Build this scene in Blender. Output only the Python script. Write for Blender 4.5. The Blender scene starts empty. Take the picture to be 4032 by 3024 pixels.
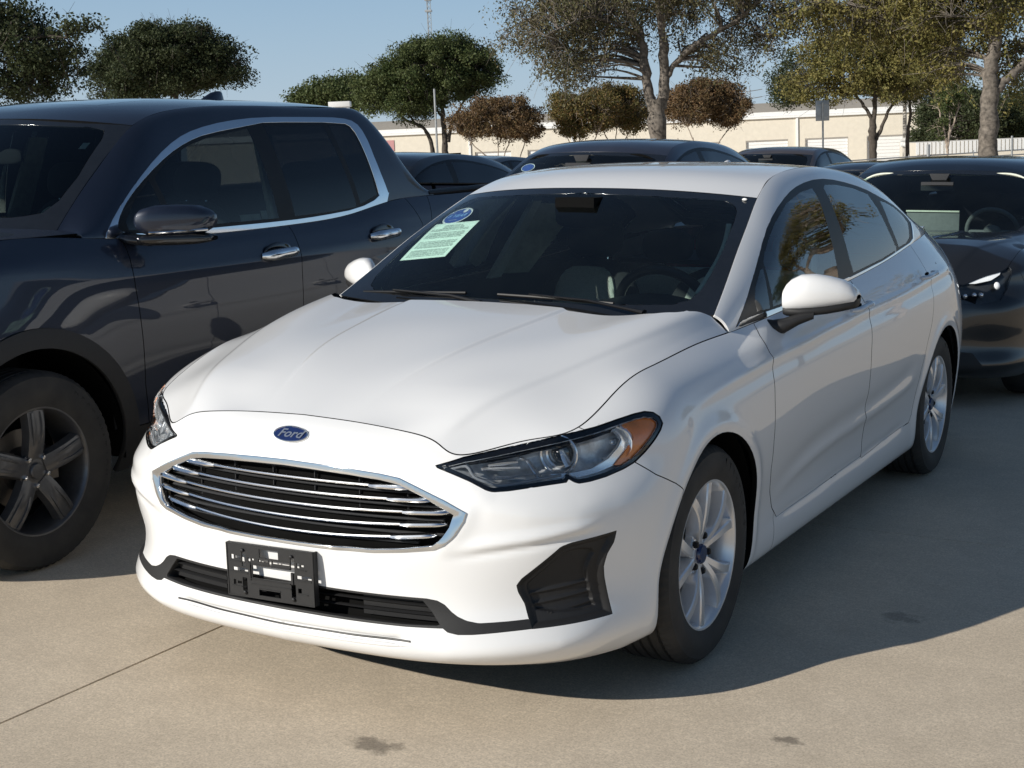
import bpy, bmesh, math, random
import numpy as np
from mathutils import Vector, Matrix
random.seed(7); RNG = np.random.default_rng(7)
scene = bpy.context.scene
COL = scene.collection
# ------------------------------------------------------------------ camera
camd = bpy.data.cameras.new("camera"); cam = bpy.data.objects.new("camera", camd); COL.objects.link(cam)
scene.camera = cam
_yaw, _pitch, _roll = -0.5155617, 0.1648954, -0.0100318
_f = np.array([math.sin(_yaw)*math.cos(_pitch), math.cos(_yaw)*math.cos(_pitch), -math.sin(_pitch)])
_r = np.array([math.cos(_yaw), -math.sin(_yaw), 0.0]); _u = np.cross(_r, _f)
_c, _s = math.cos(_roll), math.sin(_roll)
_R, _U = _c*_r+_s*_u, -_s*_r+_c*_u
CAMP = np.array([2.4633, -3.9707, 1.5670])
m = Matrix(((_R[0], _U[0], -_f[0], CAMP[0]), (_R[1], _U[1], -_f[1], CAMP[1]), (_R[2], _U[2], -_f[2], CAMP[2]), (0, 0, 0, 1)))
cam.matrix_world = m
camd.sensor_width = 36.0; camd.sensor_fit = 'HORIZONTAL'
camd.lens = 36.0*5703.57/4032.0
camd.clip_start = 0.05; camd.clip_end = 3000
# ------------------------------------------------------------------ world, sun, exposure
SUN_AX, SUN_AY = 1.10, 2.00          # a shadow falls this far along +x / +y per metre of height
world = bpy.data.worlds.new("World"); scene.world = world; world.use_nodes = True
wn = world.node_tree; wn.nodes.clear()
sky = wn.nodes.new('ShaderNodeTexSky'); sky.sky_type = 'NISHITA'; sky.sun_disc = False
_to = np.array([-SUN_AX, -SUN_AY, 1.0]); _to /= np.linalg.norm(_to)
SUN_EL = math.asin(_to[2])
sky.sun_elevation = SUN_EL; sky.sun_rotation = math.atan2(_to[0], _to[1])
sky.altitude = 150; sky.air_density = 1.0; sky.dust_density = 0.3; sky.ozone_density = 3.0
bg = wn.nodes.new('ShaderNodeBackground'); bg.inputs['Strength'].default_value = 0.056
wo = wn.nodes.new('ShaderNodeOutputWorld')
mixn = wn.nodes.new('ShaderNodeMix'); mixn.data_type = 'RGBA'      # pale haze low down, the clear deep blue above
mixn.inputs[7].default_value = (5.5, 8.8, 12.6, 1.0)
tcw = wn.nodes.new('ShaderNodeTexCoord'); sxw = wn.nodes.new('ShaderNodeSeparateXYZ'); rw = wn.nodes.new('ShaderNodeValToRGB')
wn.links.new(tcw.outputs['Generated'], sxw.inputs[0]); wn.links.new(sxw.outputs[2], rw.inputs[0])
els = rw.color_ramp.elements; els[0].position = 0.0; els[0].color = (.85, .85, .85, 1); els[1].position = .32; els[1].color = (.04, .04, .04, 1)
em_ = els.new(.14); em_.color = (.60, .60, .60, 1)
wn.links.new(rw.outputs[0], mixn.inputs[0])
rh = wn.nodes.new('ShaderNodeValToRGB'); e_ = rh.color_ramp.elements; e_[0].position = .0; e_[0].color = (.62, .78, .93, 1); e_[1].position = .16; e_[1].color = (.395, .665, .995, 1)
mh = wn.nodes.new('ShaderNodeVectorMath'); mh.operation = 'SCALE'; mh.inputs[3].default_value = 12.8
wn.links.new(sxw.outputs[2], rh.inputs[0]); wn.links.new(rh.outputs[0], mh.inputs[0]); wn.links.new(mh.outputs[0], mixn.inputs[7])
wn.links.new(sky.outputs[0], mixn.inputs[6]); wn.links.new(mixn.outputs[2], bg.inputs[0]); wn.links.new(bg.outputs[0], wo.inputs[0])
sund = bpy.data.lights.new("sun", 'SUN'); sund.energy = 4.6; sund.angle = math.radians(0.5); sund.color = (1.0, 0.95, 0.86)
sun = bpy.data.objects.new("sun", sund); COL.objects.link(sun)
sun.rotation_euler = Vector(tuple(_to)).to_track_quat('Z', 'Y').to_euler()
scene.view_settings.view_transform = 'Standard'; scene.view_settings.look = 'None'
scene.view_settings.gamma = 1.0; scene.view_settings.exposure = 0.14
scene.view_settings.use_curve_mapping = False
# ------------------------------------------------------------------ numeric surface toolkit
def A(*v): return np.array(v, float)
def spl(t, P, tn):
    """natural cubic spline through P at knots t, evaluated at tn (P: n x k)"""
    t = np.asarray(t, float); P = np.asarray(P, float); tn = np.asarray(tn, float)
    one = P.ndim == 1
    if one: P = P[:, None]
    n = len(t); h = np.diff(t)
    M = np.zeros((n, n)); r = np.zeros((n, P.shape[1])); M[0, 0] = M[-1, -1] = 1
    for i in range(1, n-1):
        M[i, i-1] = h[i-1]; M[i, i] = 2*(h[i-1]+h[i]); M[i, i+1] = h[i]
        r[i] = 6*((P[i+1]-P[i])/h[i]-(P[i]-P[i-1])/h[i-1])
    m2 = np.linalg.solve(M, r)
    k = np.clip(np.searchsorted(t, tn, side='right')-1, 0, n-2)
    hh = h[k][:, None]; a = (t[k+1]-tn)[:, None]; b = (tn-t[k])[:, None]
    o = m2[k]*a**3/(6*hh)+m2[k+1]*b**3/(6*hh)+(P[k]/hh-m2[k]*hh/6)*a+(P[k+1]/hh-m2[k+1]*hh/6)*b
    return o[:, 0] if one else o
def chord(P):
    P = np.asarray(P, float); return np.concatenate([[0], np.cumsum(np.linalg.norm(np.diff(P, axis=0), axis=1))])
def curve(P, n=None, h=None):
    t = chord(P)
    if n is None: n = max(2, int(t[-1]/h)+1)
    return spl(t, P, np.linspace(0, t[-1], n))
def lerpc(xs, ys, x): return np.interp(x, xs, ys)
def fine(t, step):
    """refine knots t so that interval i has spacing about step[i]"""
    o = [t[0]]
    for i in range(len(t)-1):
        s = step[i] if hasattr(step, '__len__') else step
        k = max(1, int(round((t[i+1]-t[i])/s)))
        o += list(np.linspace(t[i], t[i+1], k+1)[1:])
    return np.array(o)
def surf(P, su, sv, tu=None, tv=None):
    """P rows x cols x 3 control net interpolated; returns dense grid"""
    P = np.asarray(P, float)
    if tv is None: tv = np.mean([chord(P[:, j]) for j in range(P.shape[1])], axis=0)
    if tu is None: tu = np.mean([chord(P[i]) for i in range(P.shape[0])], axis=0)
    un = fine(tu, su); vn = fine(tv, sv)
    G = spl(tu, P.transpose(1, 0, 2).reshape(P.shape[1], -1), un).reshape(len(un), P.shape[0], 3)
    G = spl(tv, G.transpose(1, 0, 2).reshape(P.shape[0], -1), vn).reshape(len(vn), len(un), 3)
    return G
class TM:
    """triangle sheet with smooth normals and labels"""
    def __init__(s, V, F, L=None):
        s.V = np.asarray(V, float); s.F = np.asarray(F, int).reshape(-1, 3)
        s.L = np.zeros(len(s.F), int) if L is None else np.asarray(L, int)
        s.N = None; s.normals()
    def normals(s):
        a, b, c = s.V[s.F[:, 0]], s.V[s.F[:, 1]], s.V[s.F[:, 2]]
        fn = np.cross(b-a, c-a); N = np.zeros_like(s.V)
        for k in range(3): np.add.at(N, s.F[:, k], fn)
        N[np.abs(s.V[:, 0]) < 1e-7, 0] = 0
        s.N = N/np.maximum(np.linalg.norm(N, axis=1), 1e-12)[:, None]
    def cut(s, poly, a, b, label, only=None, snap=0.3, corners=True):
        """label every triangle whose projection on axes a, b lies inside poly; edges are split on the outline.
        only: labels that may be relabelled"""
        poly = np.asarray(poly, float); a = np.asarray(a, float); b = np.asarray(b, float)
        ok = np.ones(len(s.F), bool) if only is None else np.isin(s.L, only)
        Q = np.stack([s.V@a, s.V@b], 1)
        lo, hi = poly.min(0)-.05, poly.max(0)+.05
        inb = ((Q > lo) & (Q < hi)).all(1)
        fi = np.where(ok & inb[s.F].any(1))[0]
        if len(fi) == 0: return 0
        vi = np.unique(s.F[fi])
        # local edge length
        e = np.linalg.norm(s.V[s.F[fi][:, 0]]-s.V[s.F[fi][:, 1]], axis=1)
        hl = np.zeros(len(s.V)); cnt = np.zeros(len(s.V))
        for k in range(3): np.add.at(hl, s.F[fi][:, k], e); np.add.at(cnt, s.F[fi][:, k], 1)
        hl = hl/np.maximum(cnt, 1)
        def sd(q):
            n = len(poly); d = np.full(len(q), 1e9); inside = np.zeros(len(q), bool); near = np.zeros((len(q), 2))
            for i in range(n):
                p0, p1 = poly[i], poly[(i+1) % n]; v = p1-p0; w = q-p0
                t = np.clip((w@v)/max(v@v, 1e-12), 0, 1); c = p0+t[:, None]*v; dd = np.linalg.norm(q-c, axis=1)
                m_ = dd < d; d[m_] = dd[m_]; near[m_] = c[m_]
                cond = (p0[1] > q[:, 1]) != (p1[1] > q[:, 1])
                with np.errstate(divide='ignore', invalid='ignore'):
                    xs = (p1[0]-p0[0])*(q[:, 1]-p0[1])/(p1[1]-p0[1])+p0[0]
                inside ^= cond & (q[:, 0] < xs)
            return np.where(inside, -d, d), near
        bnd = s._bverts(fi)
        if only is not None: bnd |= set(np.unique(s.F[~ok]).tolist())
        else: bnd |= set(np.unique(s.F[s.L != 0]).tolist())
        def move(v, tgt):
            n = s.N[v]; t1 = np.cross(n, [0, 0, 1.]) if abs(n[2]) < .9 else np.cross(n, [1., 0, 0]); t1 /= np.linalg.norm(t1); t2 = np.cross(n, t1)
            J = np.array([[t1@a, t2@a], [t1@b, t2@b]]); dq = tgt-np.array([s.V[v]@a, s.V[v]@b])
            if abs(np.linalg.det(J)) < .15: return False
            x = np.linalg.solve(J, dq)
            if np.linalg.norm(x) > hl[v]*.8: return False
            s.V[v] = s.V[v]+x[0]*t1+x[1]*t2; return True
        sdv, near = sd(Q[vi]); fixed = {}
        if corners:
            n = len(poly)
            for i in range(n):
                v0 = poly[i]-poly[i-1]; v1 = poly[(i+1) % n]-poly[i]
                cr = v0[0]*v1[1]-v0[1]*v1[0]; an = abs(math.atan2(cr, v0@v1))
                if an > .45:
                    k = np.argmin(np.linalg.norm(Q[vi]-poly[i], axis=1)); v = vi[k]
                    if v not in bnd and v not in fixed and move(v, poly[i]): fixed[v] = 1; sdv[k] = 0
        cand = np.where((np.abs(sdv) < snap*hl[vi]) & (sdv != 0))[0]
        for k in cand:
            v = vi[k]
            if v in bnd or v in fixed: continue
            if move(v, near[k]): sdv[k] = 0
        S = np.full(len(s.V), 1.0); S[vi] = sdv; S[np.abs(S) < 1e-9] = 0
        # split
        F = s.F[fi]; sg = np.sign(S[F]); mixed = (sg.max(1) > 0) & (sg.min(1) < 0)
        newV = []; newN = []; edge = {}; base = len(s.V)
        def mid(i, j):
            k = (i, j) if i < j else (j, i)
            if k in edge: return edge[k]
            i, j = k; t = S[i]/(S[i]-S[j]); newV.append(s.V[i]*(1-t)+s.V[j]*t)
            n_ = s.N[i]*(1-t)+s.N[j]*t; newN.append(n_/np.linalg.norm(n_)); edge[k] = base+len(newV)-1; return edge[k]
        addF = []; addL = []; kill = np.zeros(len(s.F), bool)
        split = {}
        allF = s.F
        # faces outside "fi" that share split edges get split too (keeps the sheet closed)
        mi = fi[mixed]
        for f in mi:
            t_ = allF[f]
            for k in range(3):
                i, j = t_[k], t_[(k+1) % 3]
                if S[i]*S[j] < 0: mid(i, j)
        if edge:
            ek = set(edge)
            ev = np.unique(np.array(list(ek)).ravel()); isv = np.zeros(len(s.V), bool); isv[ev] = True
            for f in np.where(isv[allF].sum(1) >= 2)[0]:
                t_ = [int(x) for x in allF[f]]; ring = []
                for k in range(3):
                    i, j = t_[k], t_[(k+1) % 3]; ring.append(i); kk = (i, j) if i < j else (j, i)
                    if kk in ek: ring.append(edge[kk])
                if len(ring) == 3: continue
                kill[f] = True; l0 = s.L[f]
                # rotate so that ring[0] is a new vertex, fan carefully
                news = [q for q in ring if q >= base]
                if len(ring) == 4:
                    k = ring.index(news[0]); r = ring[k:]+ring[:k]
                    tr = [(r[0], r[1], r[2]), (r[0], r[2], r[3])]
                elif len(ring) == 5:
                    k = ring.index(news[0]); r = ring[k:]+ring[:k]
                    if r[2] in news: tr = [(r[0], r[1], r[2]), (r[0], r[2], r[3]), (r[0], r[3], r[4])]
                    else: tr = [(r[3], r[4], r[0]), (r[0], r[1], r[2]), (r[0], r[2], r[3])]
                else:
                    r = ring if ring[0] in news else ring[1:]+ring[:1]
                    tr = [(r[0], r[1], r[2]), (r[2], r[3], r[4]), (r[4], r[5], r[0]), (r[0], r[2], r[4])]
                okf = ok[f]
                for q in tr: addF.append(q); addL.append(l0)
        if newV:
            s.V = np.vstack([s.V, newV]); s.N = np.vstack([s.N, newN])
            s.F = np.vstack([s.F[~kill], np.array(addF)]); s.L = np.concatenate([s.L[~kill], addL])
        cen = s.V[s.F].mean(1); q = np.stack([cen@a, cen@b], 1); inb = ((q > lo) & (q < hi)).all(1)
        if only is not None: inb &= np.isin(s.L, only)
        k = np.where(inb)[0]; d, _ = sd(q[k]); s.L[k[d < 0]] = label
        return int((d < 0).sum())
    def _bverts(s, fi=None):
        F = s.F; E = np.sort(np.concatenate([F[:, [0, 1]], F[:, [1, 2]], F[:, [2, 0]]]), axis=1)
        u, c = np.unique(E, axis=0, return_counts=True); return set(u[c == 1].ravel().tolist())
    def sub(s, labels):
        labels = [labels] if isinstance(labels, int) else labels
        k = np.isin(s.L, labels); F = s.F[k]; vi = np.unique(F); mp = np.zeros(len(s.V), int); mp[vi] = np.arange(len(vi))
        o = TM.__new__(TM); o.V = s.V[vi].copy(); o.N = s.N[vi].copy(); o.F = mp[F]; o.L = s.L[k]; return o
    def mirrored(s):
        o = TM.__new__(TM); o.V = s.V*[-1, 1, 1]; o.N = s.N*[-1, 1, 1]; o.F = s.F[:, ::-1].copy(); o.L = s.L.copy(); return o
    def whole(s):
        """join with own mirror image, welded on x=0"""
        o = s.mirrored(); n = len(s.V); mp = np.arange(n)+n; z = np.abs(s.V[:, 0]) < 1e-6; mp[z] = np.where(z)[0]
        r = TM.__new__(TM); r.V = np.vstack([s.V, o.V]); r.N = np.vstack([s.N, o.N]); r.N[:n][z] *= [0, 1, 1]
        r.N[:n][z] /= np.linalg.norm(r.N[:n][z], axis=1)[:, None]
        r.F = np.vstack([s.F, mp[o.F]]); r.L = np.concatenate([s.L, o.L])
        used = np.unique(r.F); m2 = np.zeros(len(r.V), int); m2[used] = np.arange(len(used)); r.V = r.V[used]; r.N = r.N[used]; r.F = m2[r.F]; return r
    def bedges(s):
        F = s.F; E = np.concatenate([F[:, [0, 1]], F[:, [1, 2]], F[:, [2, 0]]]); k = np.sort(E, axis=1)
        _, inv, c = np.unique(k, axis=0, return_inverse=True, return_counts=True); return E[c[inv.ravel()] == 1]
    def offset(s, d): s.V = s.V+s.N*d; return s
def grid_tm(G, flip=False):
    r, c = G.shape[:2]; idx = np.arange(r*c).reshape(r, c)
    a, b, d, e = idx[:-1, :-1].ravel(), idx[:-1, 1:].ravel(), idx[1:, 1:].ravel(), idx[1:, :-1].ravel()
    F = np.vstack([np.stack([a, b, d], 1), np.stack([a, d, e], 1)])
    if flip: F = F[:, ::-1]
    return TM(G.reshape(-1, 3), F)
def seg_dist(P, L):
    """distance from points to open polyline, arc parameter 0..1 of the nearest point and the signed side vector"""
    L = np.asarray(L, float); d = np.full(len(P), 1e9); T = np.zeros(len(P)); W = np.zeros((len(P), P.shape[1]))
    c = chord(L); tot = c[-1]
    for i in range(len(L)-1):
        v = L[i+1]-L[i]; w = P-L[i]; t = np.clip((w@v)/max(v@v, 1e-12), 0, 1); r = w-t[:, None]*v; dd = np.linalg.norm(r, axis=1)
        m_ = dd < d; d[m_] = dd[m_]; T[m_] = (c[i]+t[m_]*(c[i+1]-c[i]))/tot; W[m_] = r[m_]
    return d, T, W
def sculpt(tm, line, height, width, kind='ridge', fade=(.15, .15), axis=None):
    """raise the sheet along a 3D polyline. kind ridge: exp profile; 'step': crease with one side up (axis gives the up side)"""
    line = np.asarray(line, float)
    lo, hi = line.min(0)-5*width, line.max(0)+5*width
    k = np.where(((tm.V > lo) & (tm.V < hi)).all(1))[0]
    if len(k) == 0: return
    d, T, W = seg_dist(tm.V[k], line)
    f = np.ones(len(k))
    if fade[0] > 0: f *= np.clip(T/fade[0], 0, 1)
    if fade[1] > 0: f *= np.clip((1-T)/fade[1], 0, 1)
    f = f*f*(3-2*f)
    if kind == 'ridge': p = np.exp(-(np.sqrt(d**2+(.12*width)**2)-.12*width)/width)
    elif kind == 'gauss': p = np.exp(-(d/width)**2)
    else:
        sgn = W@np.asarray(axis, float); sd_ = np.where(sgn > 0, d, -d)
        p = np.where(sd_ > 0, np.exp(-sd_/width), -.15*np.exp(-np.abs(sd_)/(width*.5)))*np.where(sd_ > 0, 1, 1)
        p = np.where(sd_ > 0, np.exp(-sd_/width), np.clip(1+sd_/(.25*width), 0, 1))
    tm.V[k] += tm.N[k]*(height*p*f)[:, None]
# ------------------------------------------------------------------ Blender mesh helpers
def link(name, me, mat=None, parent=None, smooth=False):
    o = bpy.data.objects.new(name, me); COL.objects.link(o)
    if mat is not None and not me.materials: me.materials.append(mat)
    if parent is not None: o.parent = parent
    if smooth and len(me.polygons): me.polygons.foreach_set('use_smooth', [True]*len(me.polygons))
    return o
def mesh_from(name, V, F, smooth=False, sharp=None):
    me = bpy.data.meshes.new(name); me.from_pydata([tuple(map(float, v)) for v in V], [], [tuple(map(int, f)) for f in F]); me.update()
    if smooth: me.polygons.foreach_set('use_smooth', [True]*len(me.polygons))
    if sharp: me.set_sharp_from_angle(angle=math.radians(sharp))
    return me
def panel(name, tm, mat, parent, gap=.0016, depth=.012, lip=.0012, dark=None):
    """turn a sheet into a part with an edge gap and a folded-in flange; smooth custom normals on the outer face"""
    V = tm.V.copy(); N = tm.N; E = tm.bedges()
    if len(E):
        inw = np.zeros_like(V)
        t = V[E[:, 1]]-V[E[:, 0]]; t /= np.maximum(np.linalg.norm(t, axis=1), 1e-9)[:, None]
        nn = (N[E[:, 0]]+N[E[:, 1]])/2; iv = np.cross(nn, t)
        np.add.at(inw, E[:, 0], iv); np.add.at(inw, E[:, 1], iv)
        bl = np.linalg.norm(inw, axis=1); b = bl > 1e-6
        inw[b] /= bl[b][:, None]
        V[b] += inw[b]*gap
        bi = np.unique(E); mp = {int(v): i for i, v in enumerate(bi)}; nb = len(bi); n0 = len(V)
        r1 = V[bi]-inw[bi]*lip*.6-N[bi]*lip
        r2 = V[bi]-inw[bi]*lip*.3-N[bi]*max(depth, lip*1.5)
        VV = np.vstack([V, r1, r2]); F = [tuple(f) for f in tm.F]
        for i, j in E:
            i, j = int(i), int(j); p, q = n0+mp[i], n0+mp[j]
            F.append((j, i, p, q)); F.append((q, p, p+nb, q+nb))
        nf = len(tm.F)
        NN = np.vstack([N, N[bi]*.5-inw[bi]*.85, -inw[bi]])
    else: VV, F, NN = V, [tuple(f) for f in tm.F], N
    me = mesh_from(name, VV, F, True)
    NN = NN/np.maximum(np.linalg.norm(NN, axis=1), 1e-9)[:, None]
    if dark and len(E):  # flange faces painted black for the shade inside the panel gap
        me.materials.append(mat); me.materials.append(MATS['void_black']); ids = np.zeros(len(F), np.int32); ids[nf+(0 if dark == 2 else 1)::(1 if dark == 2 else 2)] = 1; me.polygons.foreach_set('material_index', ids)
    me.normals_split_custom_set_from_vertices([tuple(map(float, x)) for x in NN])
    return link(name, me, mat, parent)
def thing(name, label, cat, loc=(0, 0, 0), rotz=0, group=None):
    o = bpy.data.objects.new(name, None); COL.objects.link(o); o.location = loc; o.rotation_euler = (0, 0, rotz)
    o['label'] = label; o['category'] = cat
    o.empty_display_size = .2
    if group: o['group'] = group
    return o
def tag(o, label=None, cat=None, group=None, kind=None):
    if label: o['label'] = label
    if cat: o['category'] = cat
    if group: o['group'] = group
    if kind: o['kind'] = kind
    return o
class MB:
    """collects simple shapes into one mesh"""
    def __init__(s): s.V = []; s.F = []; s.S = []
    def add(s, V, F, smooth=True):
        n = len(s.V); s.V += [tuple(map(float, v)) for v in V]; s.F += [tuple(int(i)+n for i in f) for f in F]; s.S += [smooth]*len(F); return s
    def box(s, lo, hi, M=None):
        x0, y0, z0 = lo; x1, y1, z1 = hi
        V = [(x0, y0, z0), (x1, y0, z0), (x1, y1, z0), (x0, y1, z0), (x0, y0, z1), (x1, y0, z1), (x1, y1, z1), (x0, y1, z1)]
        if M is not None: V = [tuple(M@Vector(v)) for v in V]
        return s.add(V, [(0, 3, 2, 1), (4, 5, 6, 7), (0, 1, 5, 4), (1, 2, 6, 5), (2, 3, 7, 6), (3, 0, 4, 7)], False)
    def tube(s, P, r, seg=10, cap=True, squash=None, up=(0, 0, 1)):
        """P points, r radius (number or list); squash=(a,b) scales the two cross axes"""
        P = np.asarray(P, float); n = len(P); r = np.full(n, r) if np.isscalar(r) else np.asarray(r, float)
        T = np.gradient(P, axis=0); T /= np.maximum(np.linalg.norm(T, axis=1), 1e-9)[:, None]
        V = []; up = np.asarray(up, float); prev = None
        for i in range(n):
            u = np.cross(T[i], up) if prev is None else prev-T[i]*(prev@T[i])
            if np.linalg.norm(u) < 1e-4: u = np.cross(T[i], [1., 0, 0.1])
            u /= np.linalg.norm(u); prev = u; w = np.cross(T[i], u); sa, sb = squash if squash else (1, 1)
            for k in range(seg):
                a = 2*math.pi*k/seg; V.append(P[i]+r[i]*(u*math.cos(a)*sa+w*math.sin(a)*sb))
        F = [(i*seg+k, i*seg+(k+1) % seg, (i+1)*seg+(k+1) % seg, (i+1)*seg+k) for i in range(n-1) for k in range(seg)]
        F = [f[::-1] for f in F]
        if cap: F += [tuple(range(seg)), tuple((n-1)*seg+k for k in range(seg))[::-1]]
        return s.add(V, F)
    def lathe(s, prof, seg=48, M=None, axis='x', closed=False):
        """prof: (axial, radius) list, revolved about the axis"""
        V = []; n = len(prof)
        for k in range(seg):
            a = 2*math.pi*k/seg; c_, s_ = math.cos(a), math.sin(a)
            for (h, r) in prof: V.append({'x': (h, r*c_, r*s_), 'y': (r*s_, h, r*c_), 'z': (r*c_, r*s_, h)}[axis])
        if M is not None: V = [tuple(M@Vector(v)) for v in V]
        F = []
        for k in range(seg):
            for i in range(n-1 if not closed else n):
                j = (i+1) % n; k2 = (k+1) % seg
                F.append((k*n+i, k*n+j, k2*n+j, k2*n+i))
        return s.add(V, F)
    def sphere(s, c, r, seg=16, rings=10, M=None):
        c = np.asarray(c, float); r = np.asarray(r if hasattr(r, '__len__') else (r, r, r), float)
        V = []
        for i in range(rings+1):
            th = math.pi*i/rings
            for k in range(seg):
                a = 2*math.pi*k/seg; V.append(c+r*[math.sin(th)*math.cos(a), math.sin(th)*math.sin(a), math.cos(th)])
        if M is not None: V = [tuple(M@Vector(v)) for v in V]
        return s.add(V, [(i*seg+k, (i+1)*seg+k, (i+1)*seg+(k+1) % seg, i*seg+(k+1) % seg) for i in range(rings) for k in range(seg)])
    def prism(s, poly, f0, f1):
        """poly 2D; f0(u,v), f1(u,v) give the two 3D ends"""
        n = len(poly); V = [f0(*p) for p in poly]+[f1(*p) for p in poly]
        F = [tuple(range(n)), tuple(range(2*n-1, n-1, -1))]+[(i, i+n, (i+1) % n+n, (i+1) % n) for i in range(n)]
        return s.add(V, F, False)
    def mesh(s, name, bevel=None, sharp=35):
        me = bpy.data.meshes.new(name); me.from_pydata(s.V, [], s.F); me.update(); me.polygons.foreach_set('use_smooth', s.S)
        bm = bmesh.new(); bm.from_mesh(me); bmesh.ops.remove_doubles(bm, verts=bm.verts, dist=1e-6)
        if bevel:
            ed = [e for e in bm.edges if len(e.link_faces) == 2 and e.calc_face_angle(0) > .6]
            bmesh.ops.bevel(bm, geom=ed, offset=bevel, segments=2, affect='EDGES', profile=.6, clamp_overlap=True)
        bmesh.ops.recalc_face_normals(bm, faces=bm.faces)
        bm.to_mesh(me); bm.free()
        if bevel: me.polygons.foreach_set('use_smooth', [True]*len(me.polygons))
        me.set_sharp_from_angle(angle=math.radians(sharp))
        return me
    def build(s, name, mat, parent=None, bevel=None, sharp=35):
        return link(name, s.mesh(name, bevel, sharp), mat, parent)
def copy_tree(o, parent=None):
    c = o.copy(); COL.objects.link(c)
    if parent is not None: c.parent = parent
    for ch in list(o.children): copy_tree(ch, c)
    return c
# ------------------------------------------------------------------ materials
MATS = {}
def nodes_of(name):
    m_ = bpy.data.materials.new(name); m_.use_nodes = True; t = m_.node_tree; b = t.nodes['Principled BSDF']; MATS[name] = m_
    return m_, t, b
def setp(b, **k):
    al = {'rough': 'Roughness', 'metal': 'Metallic', 'coat': 'Coat Weight', 'coatr': 'Coat Roughness', 'spec': 'Specular IOR Level',
          'ior': 'IOR', 'trans': 'Transmission Weight', 'alpha': 'Alpha', 'sheen': 'Sheen Weight'}
    for a, v in k.items(): b.inputs[al[a]].default_value = v
def rgba(c): return (c[0], c[1], c[2], 1.0)
def nd(t, ty, **k):
    n = t.nodes.new(ty)
    for a, v in k.items():
        if a in n.inputs: n.inputs[a].default_value = v
        else: setattr(n, a, v)
    return n
def coords(t, scale=1.0, which='Object'):
    tc = t.nodes.new('ShaderNodeTexCoord'); mp = t.nodes.new('ShaderNodeMapping')
    if hasattr(scale, '__len__'): mp.inputs['Scale'].default_value = scale
    else: mp.inputs['Scale'].default_value = (scale,)*3
    t.links.new(tc.outputs[which], mp.inputs[0]); return mp.outputs[0]
def noise(t, vec, scale, detail=4, rough=.55, dist=0):
    n = nd(t, 'ShaderNodeTexNoise', Scale=scale, Detail=detail, Roughness=rough, Distortion=dist); t.links.new(vec, n.inputs['Vector']); return n.outputs[0]
def ramp(t, fac, stops):
    r = t.nodes.new('ShaderNodeValToRGB'); t.links.new(fac, r.inputs[0]); e = r.color_ramp.elements
    while len(e) < len(stops): e.new(.5)
    for i, (p, c) in enumerate(stops): e[i].position = p; e[i].color = rgba(c) if hasattr(c, '__len__') else (c, c, c, 1)
    return r.outputs[0]
def mixc(t, fac, a, b, mode='MIX'):
    n = t.nodes.new('ShaderNodeMix'); n.data_type = 'RGBA'; n.blend_type = mode
    if hasattr(fac, 'links'): t.links.new(fac, n.inputs[0])
    else: n.inputs[0].default_value = fac
    for s_, v in ((6, a), (7, b)):
        if hasattr(v, 'links'): t.links.new(v, n.inputs[s_])
        else: n.inputs[s_].default_value = rgba(v)
    return n.outputs[2]
def bump(t, b, h, strength=.3, dist=.01):
    n = nd(t, 'ShaderNodeBump', Strength=strength, Distance=dist); t.links.new(h, n.inputs['Height']); t.links.new(n.outputs[0], b.inputs['Normal']); return n
def simple(name, col, rough=.5, metal=0, coat=0, var=.12, nscale=30, bmp=0, spec=.5, coatr=.03, bscale=None):
    m_, t, b = nodes_of(name); setp(b, rough=rough, metal=metal, coat=coat, spec=spec, coatr=coatr)
    v = coords(t); n = noise(t, v, nscale)
    c0 = tuple(x*(1-var) for x in col); c1 = tuple(min(1, x*(1+var)) for x in col)
    t.links.new(ramp(t, n, [(.3, c0), (.7, c1)]), b.inputs['Base Color'])
    if bmp: bump(t, b, noise(t, v, bscale or nscale*3), bmp, .002)
    return m_
def paint(name, col, dust=.06, flake=0, metal=0, rough=.35, dustcol=(.45, .40, .33)):
    """car paint: base under clear coat, a little dust on upward faces, fine orange peel"""
    m_, t, b = nodes_of(name); setp(b, rough=rough, metal=metal, coat=1.0, coatr=.015, spec=.5)
    v = coords(t); big = noise(t, v, 3.0, 5); small = noise(t, v, 260, 2)
    g = t.nodes.new('ShaderNodeNewGeometry'); sx = t.nodes.new('ShaderNodeSeparateXYZ'); t.links.new(g.outputs['Normal'], sx.inputs[0])
    up = ramp(t, sx.outputs[2], [(.3, 0.15), (.95, 1)])
    d = nd(t, 'ShaderNodeMath', operation='MULTIPLY'); t.links.new(up, d.inputs[0]); t.links.new(ramp(t, big, [(.25, .4), (.75, 1)]), d.inputs[1])
    d2 = nd(t, 'ShaderNodeMath', operation='MULTIPLY'); t.links.new(d.outputs[0], d2.inputs[0]); d2.inputs[1].default_value = dust
    base = col
    if flake:
        vo = nd(t, 'ShaderNodeTexVoronoi', Scale=900); t.links.new(v, vo.inputs['Vector'])
        base = mixc(t, flake, col, ramp(t, vo.outputs['Color'], [(0, tuple(x*.5 for x in col)), (1, tuple(min(1, x*1.8) for x in col))]))
    t.links.new(mixc(t, d2.outputs[0], base, dustcol), b.inputs['Base Color'])
    r = nd(t, 'ShaderNodeMath', operation='MULTIPLY_ADD'); t.links.new(d2.outputs[0], r.inputs[0]); r.inputs[1].default_value = .6; r.inputs[2].default_value = .015
    t.links.new(r.outputs[0], b.inputs['Coat Roughness'])
    return m_
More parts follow.
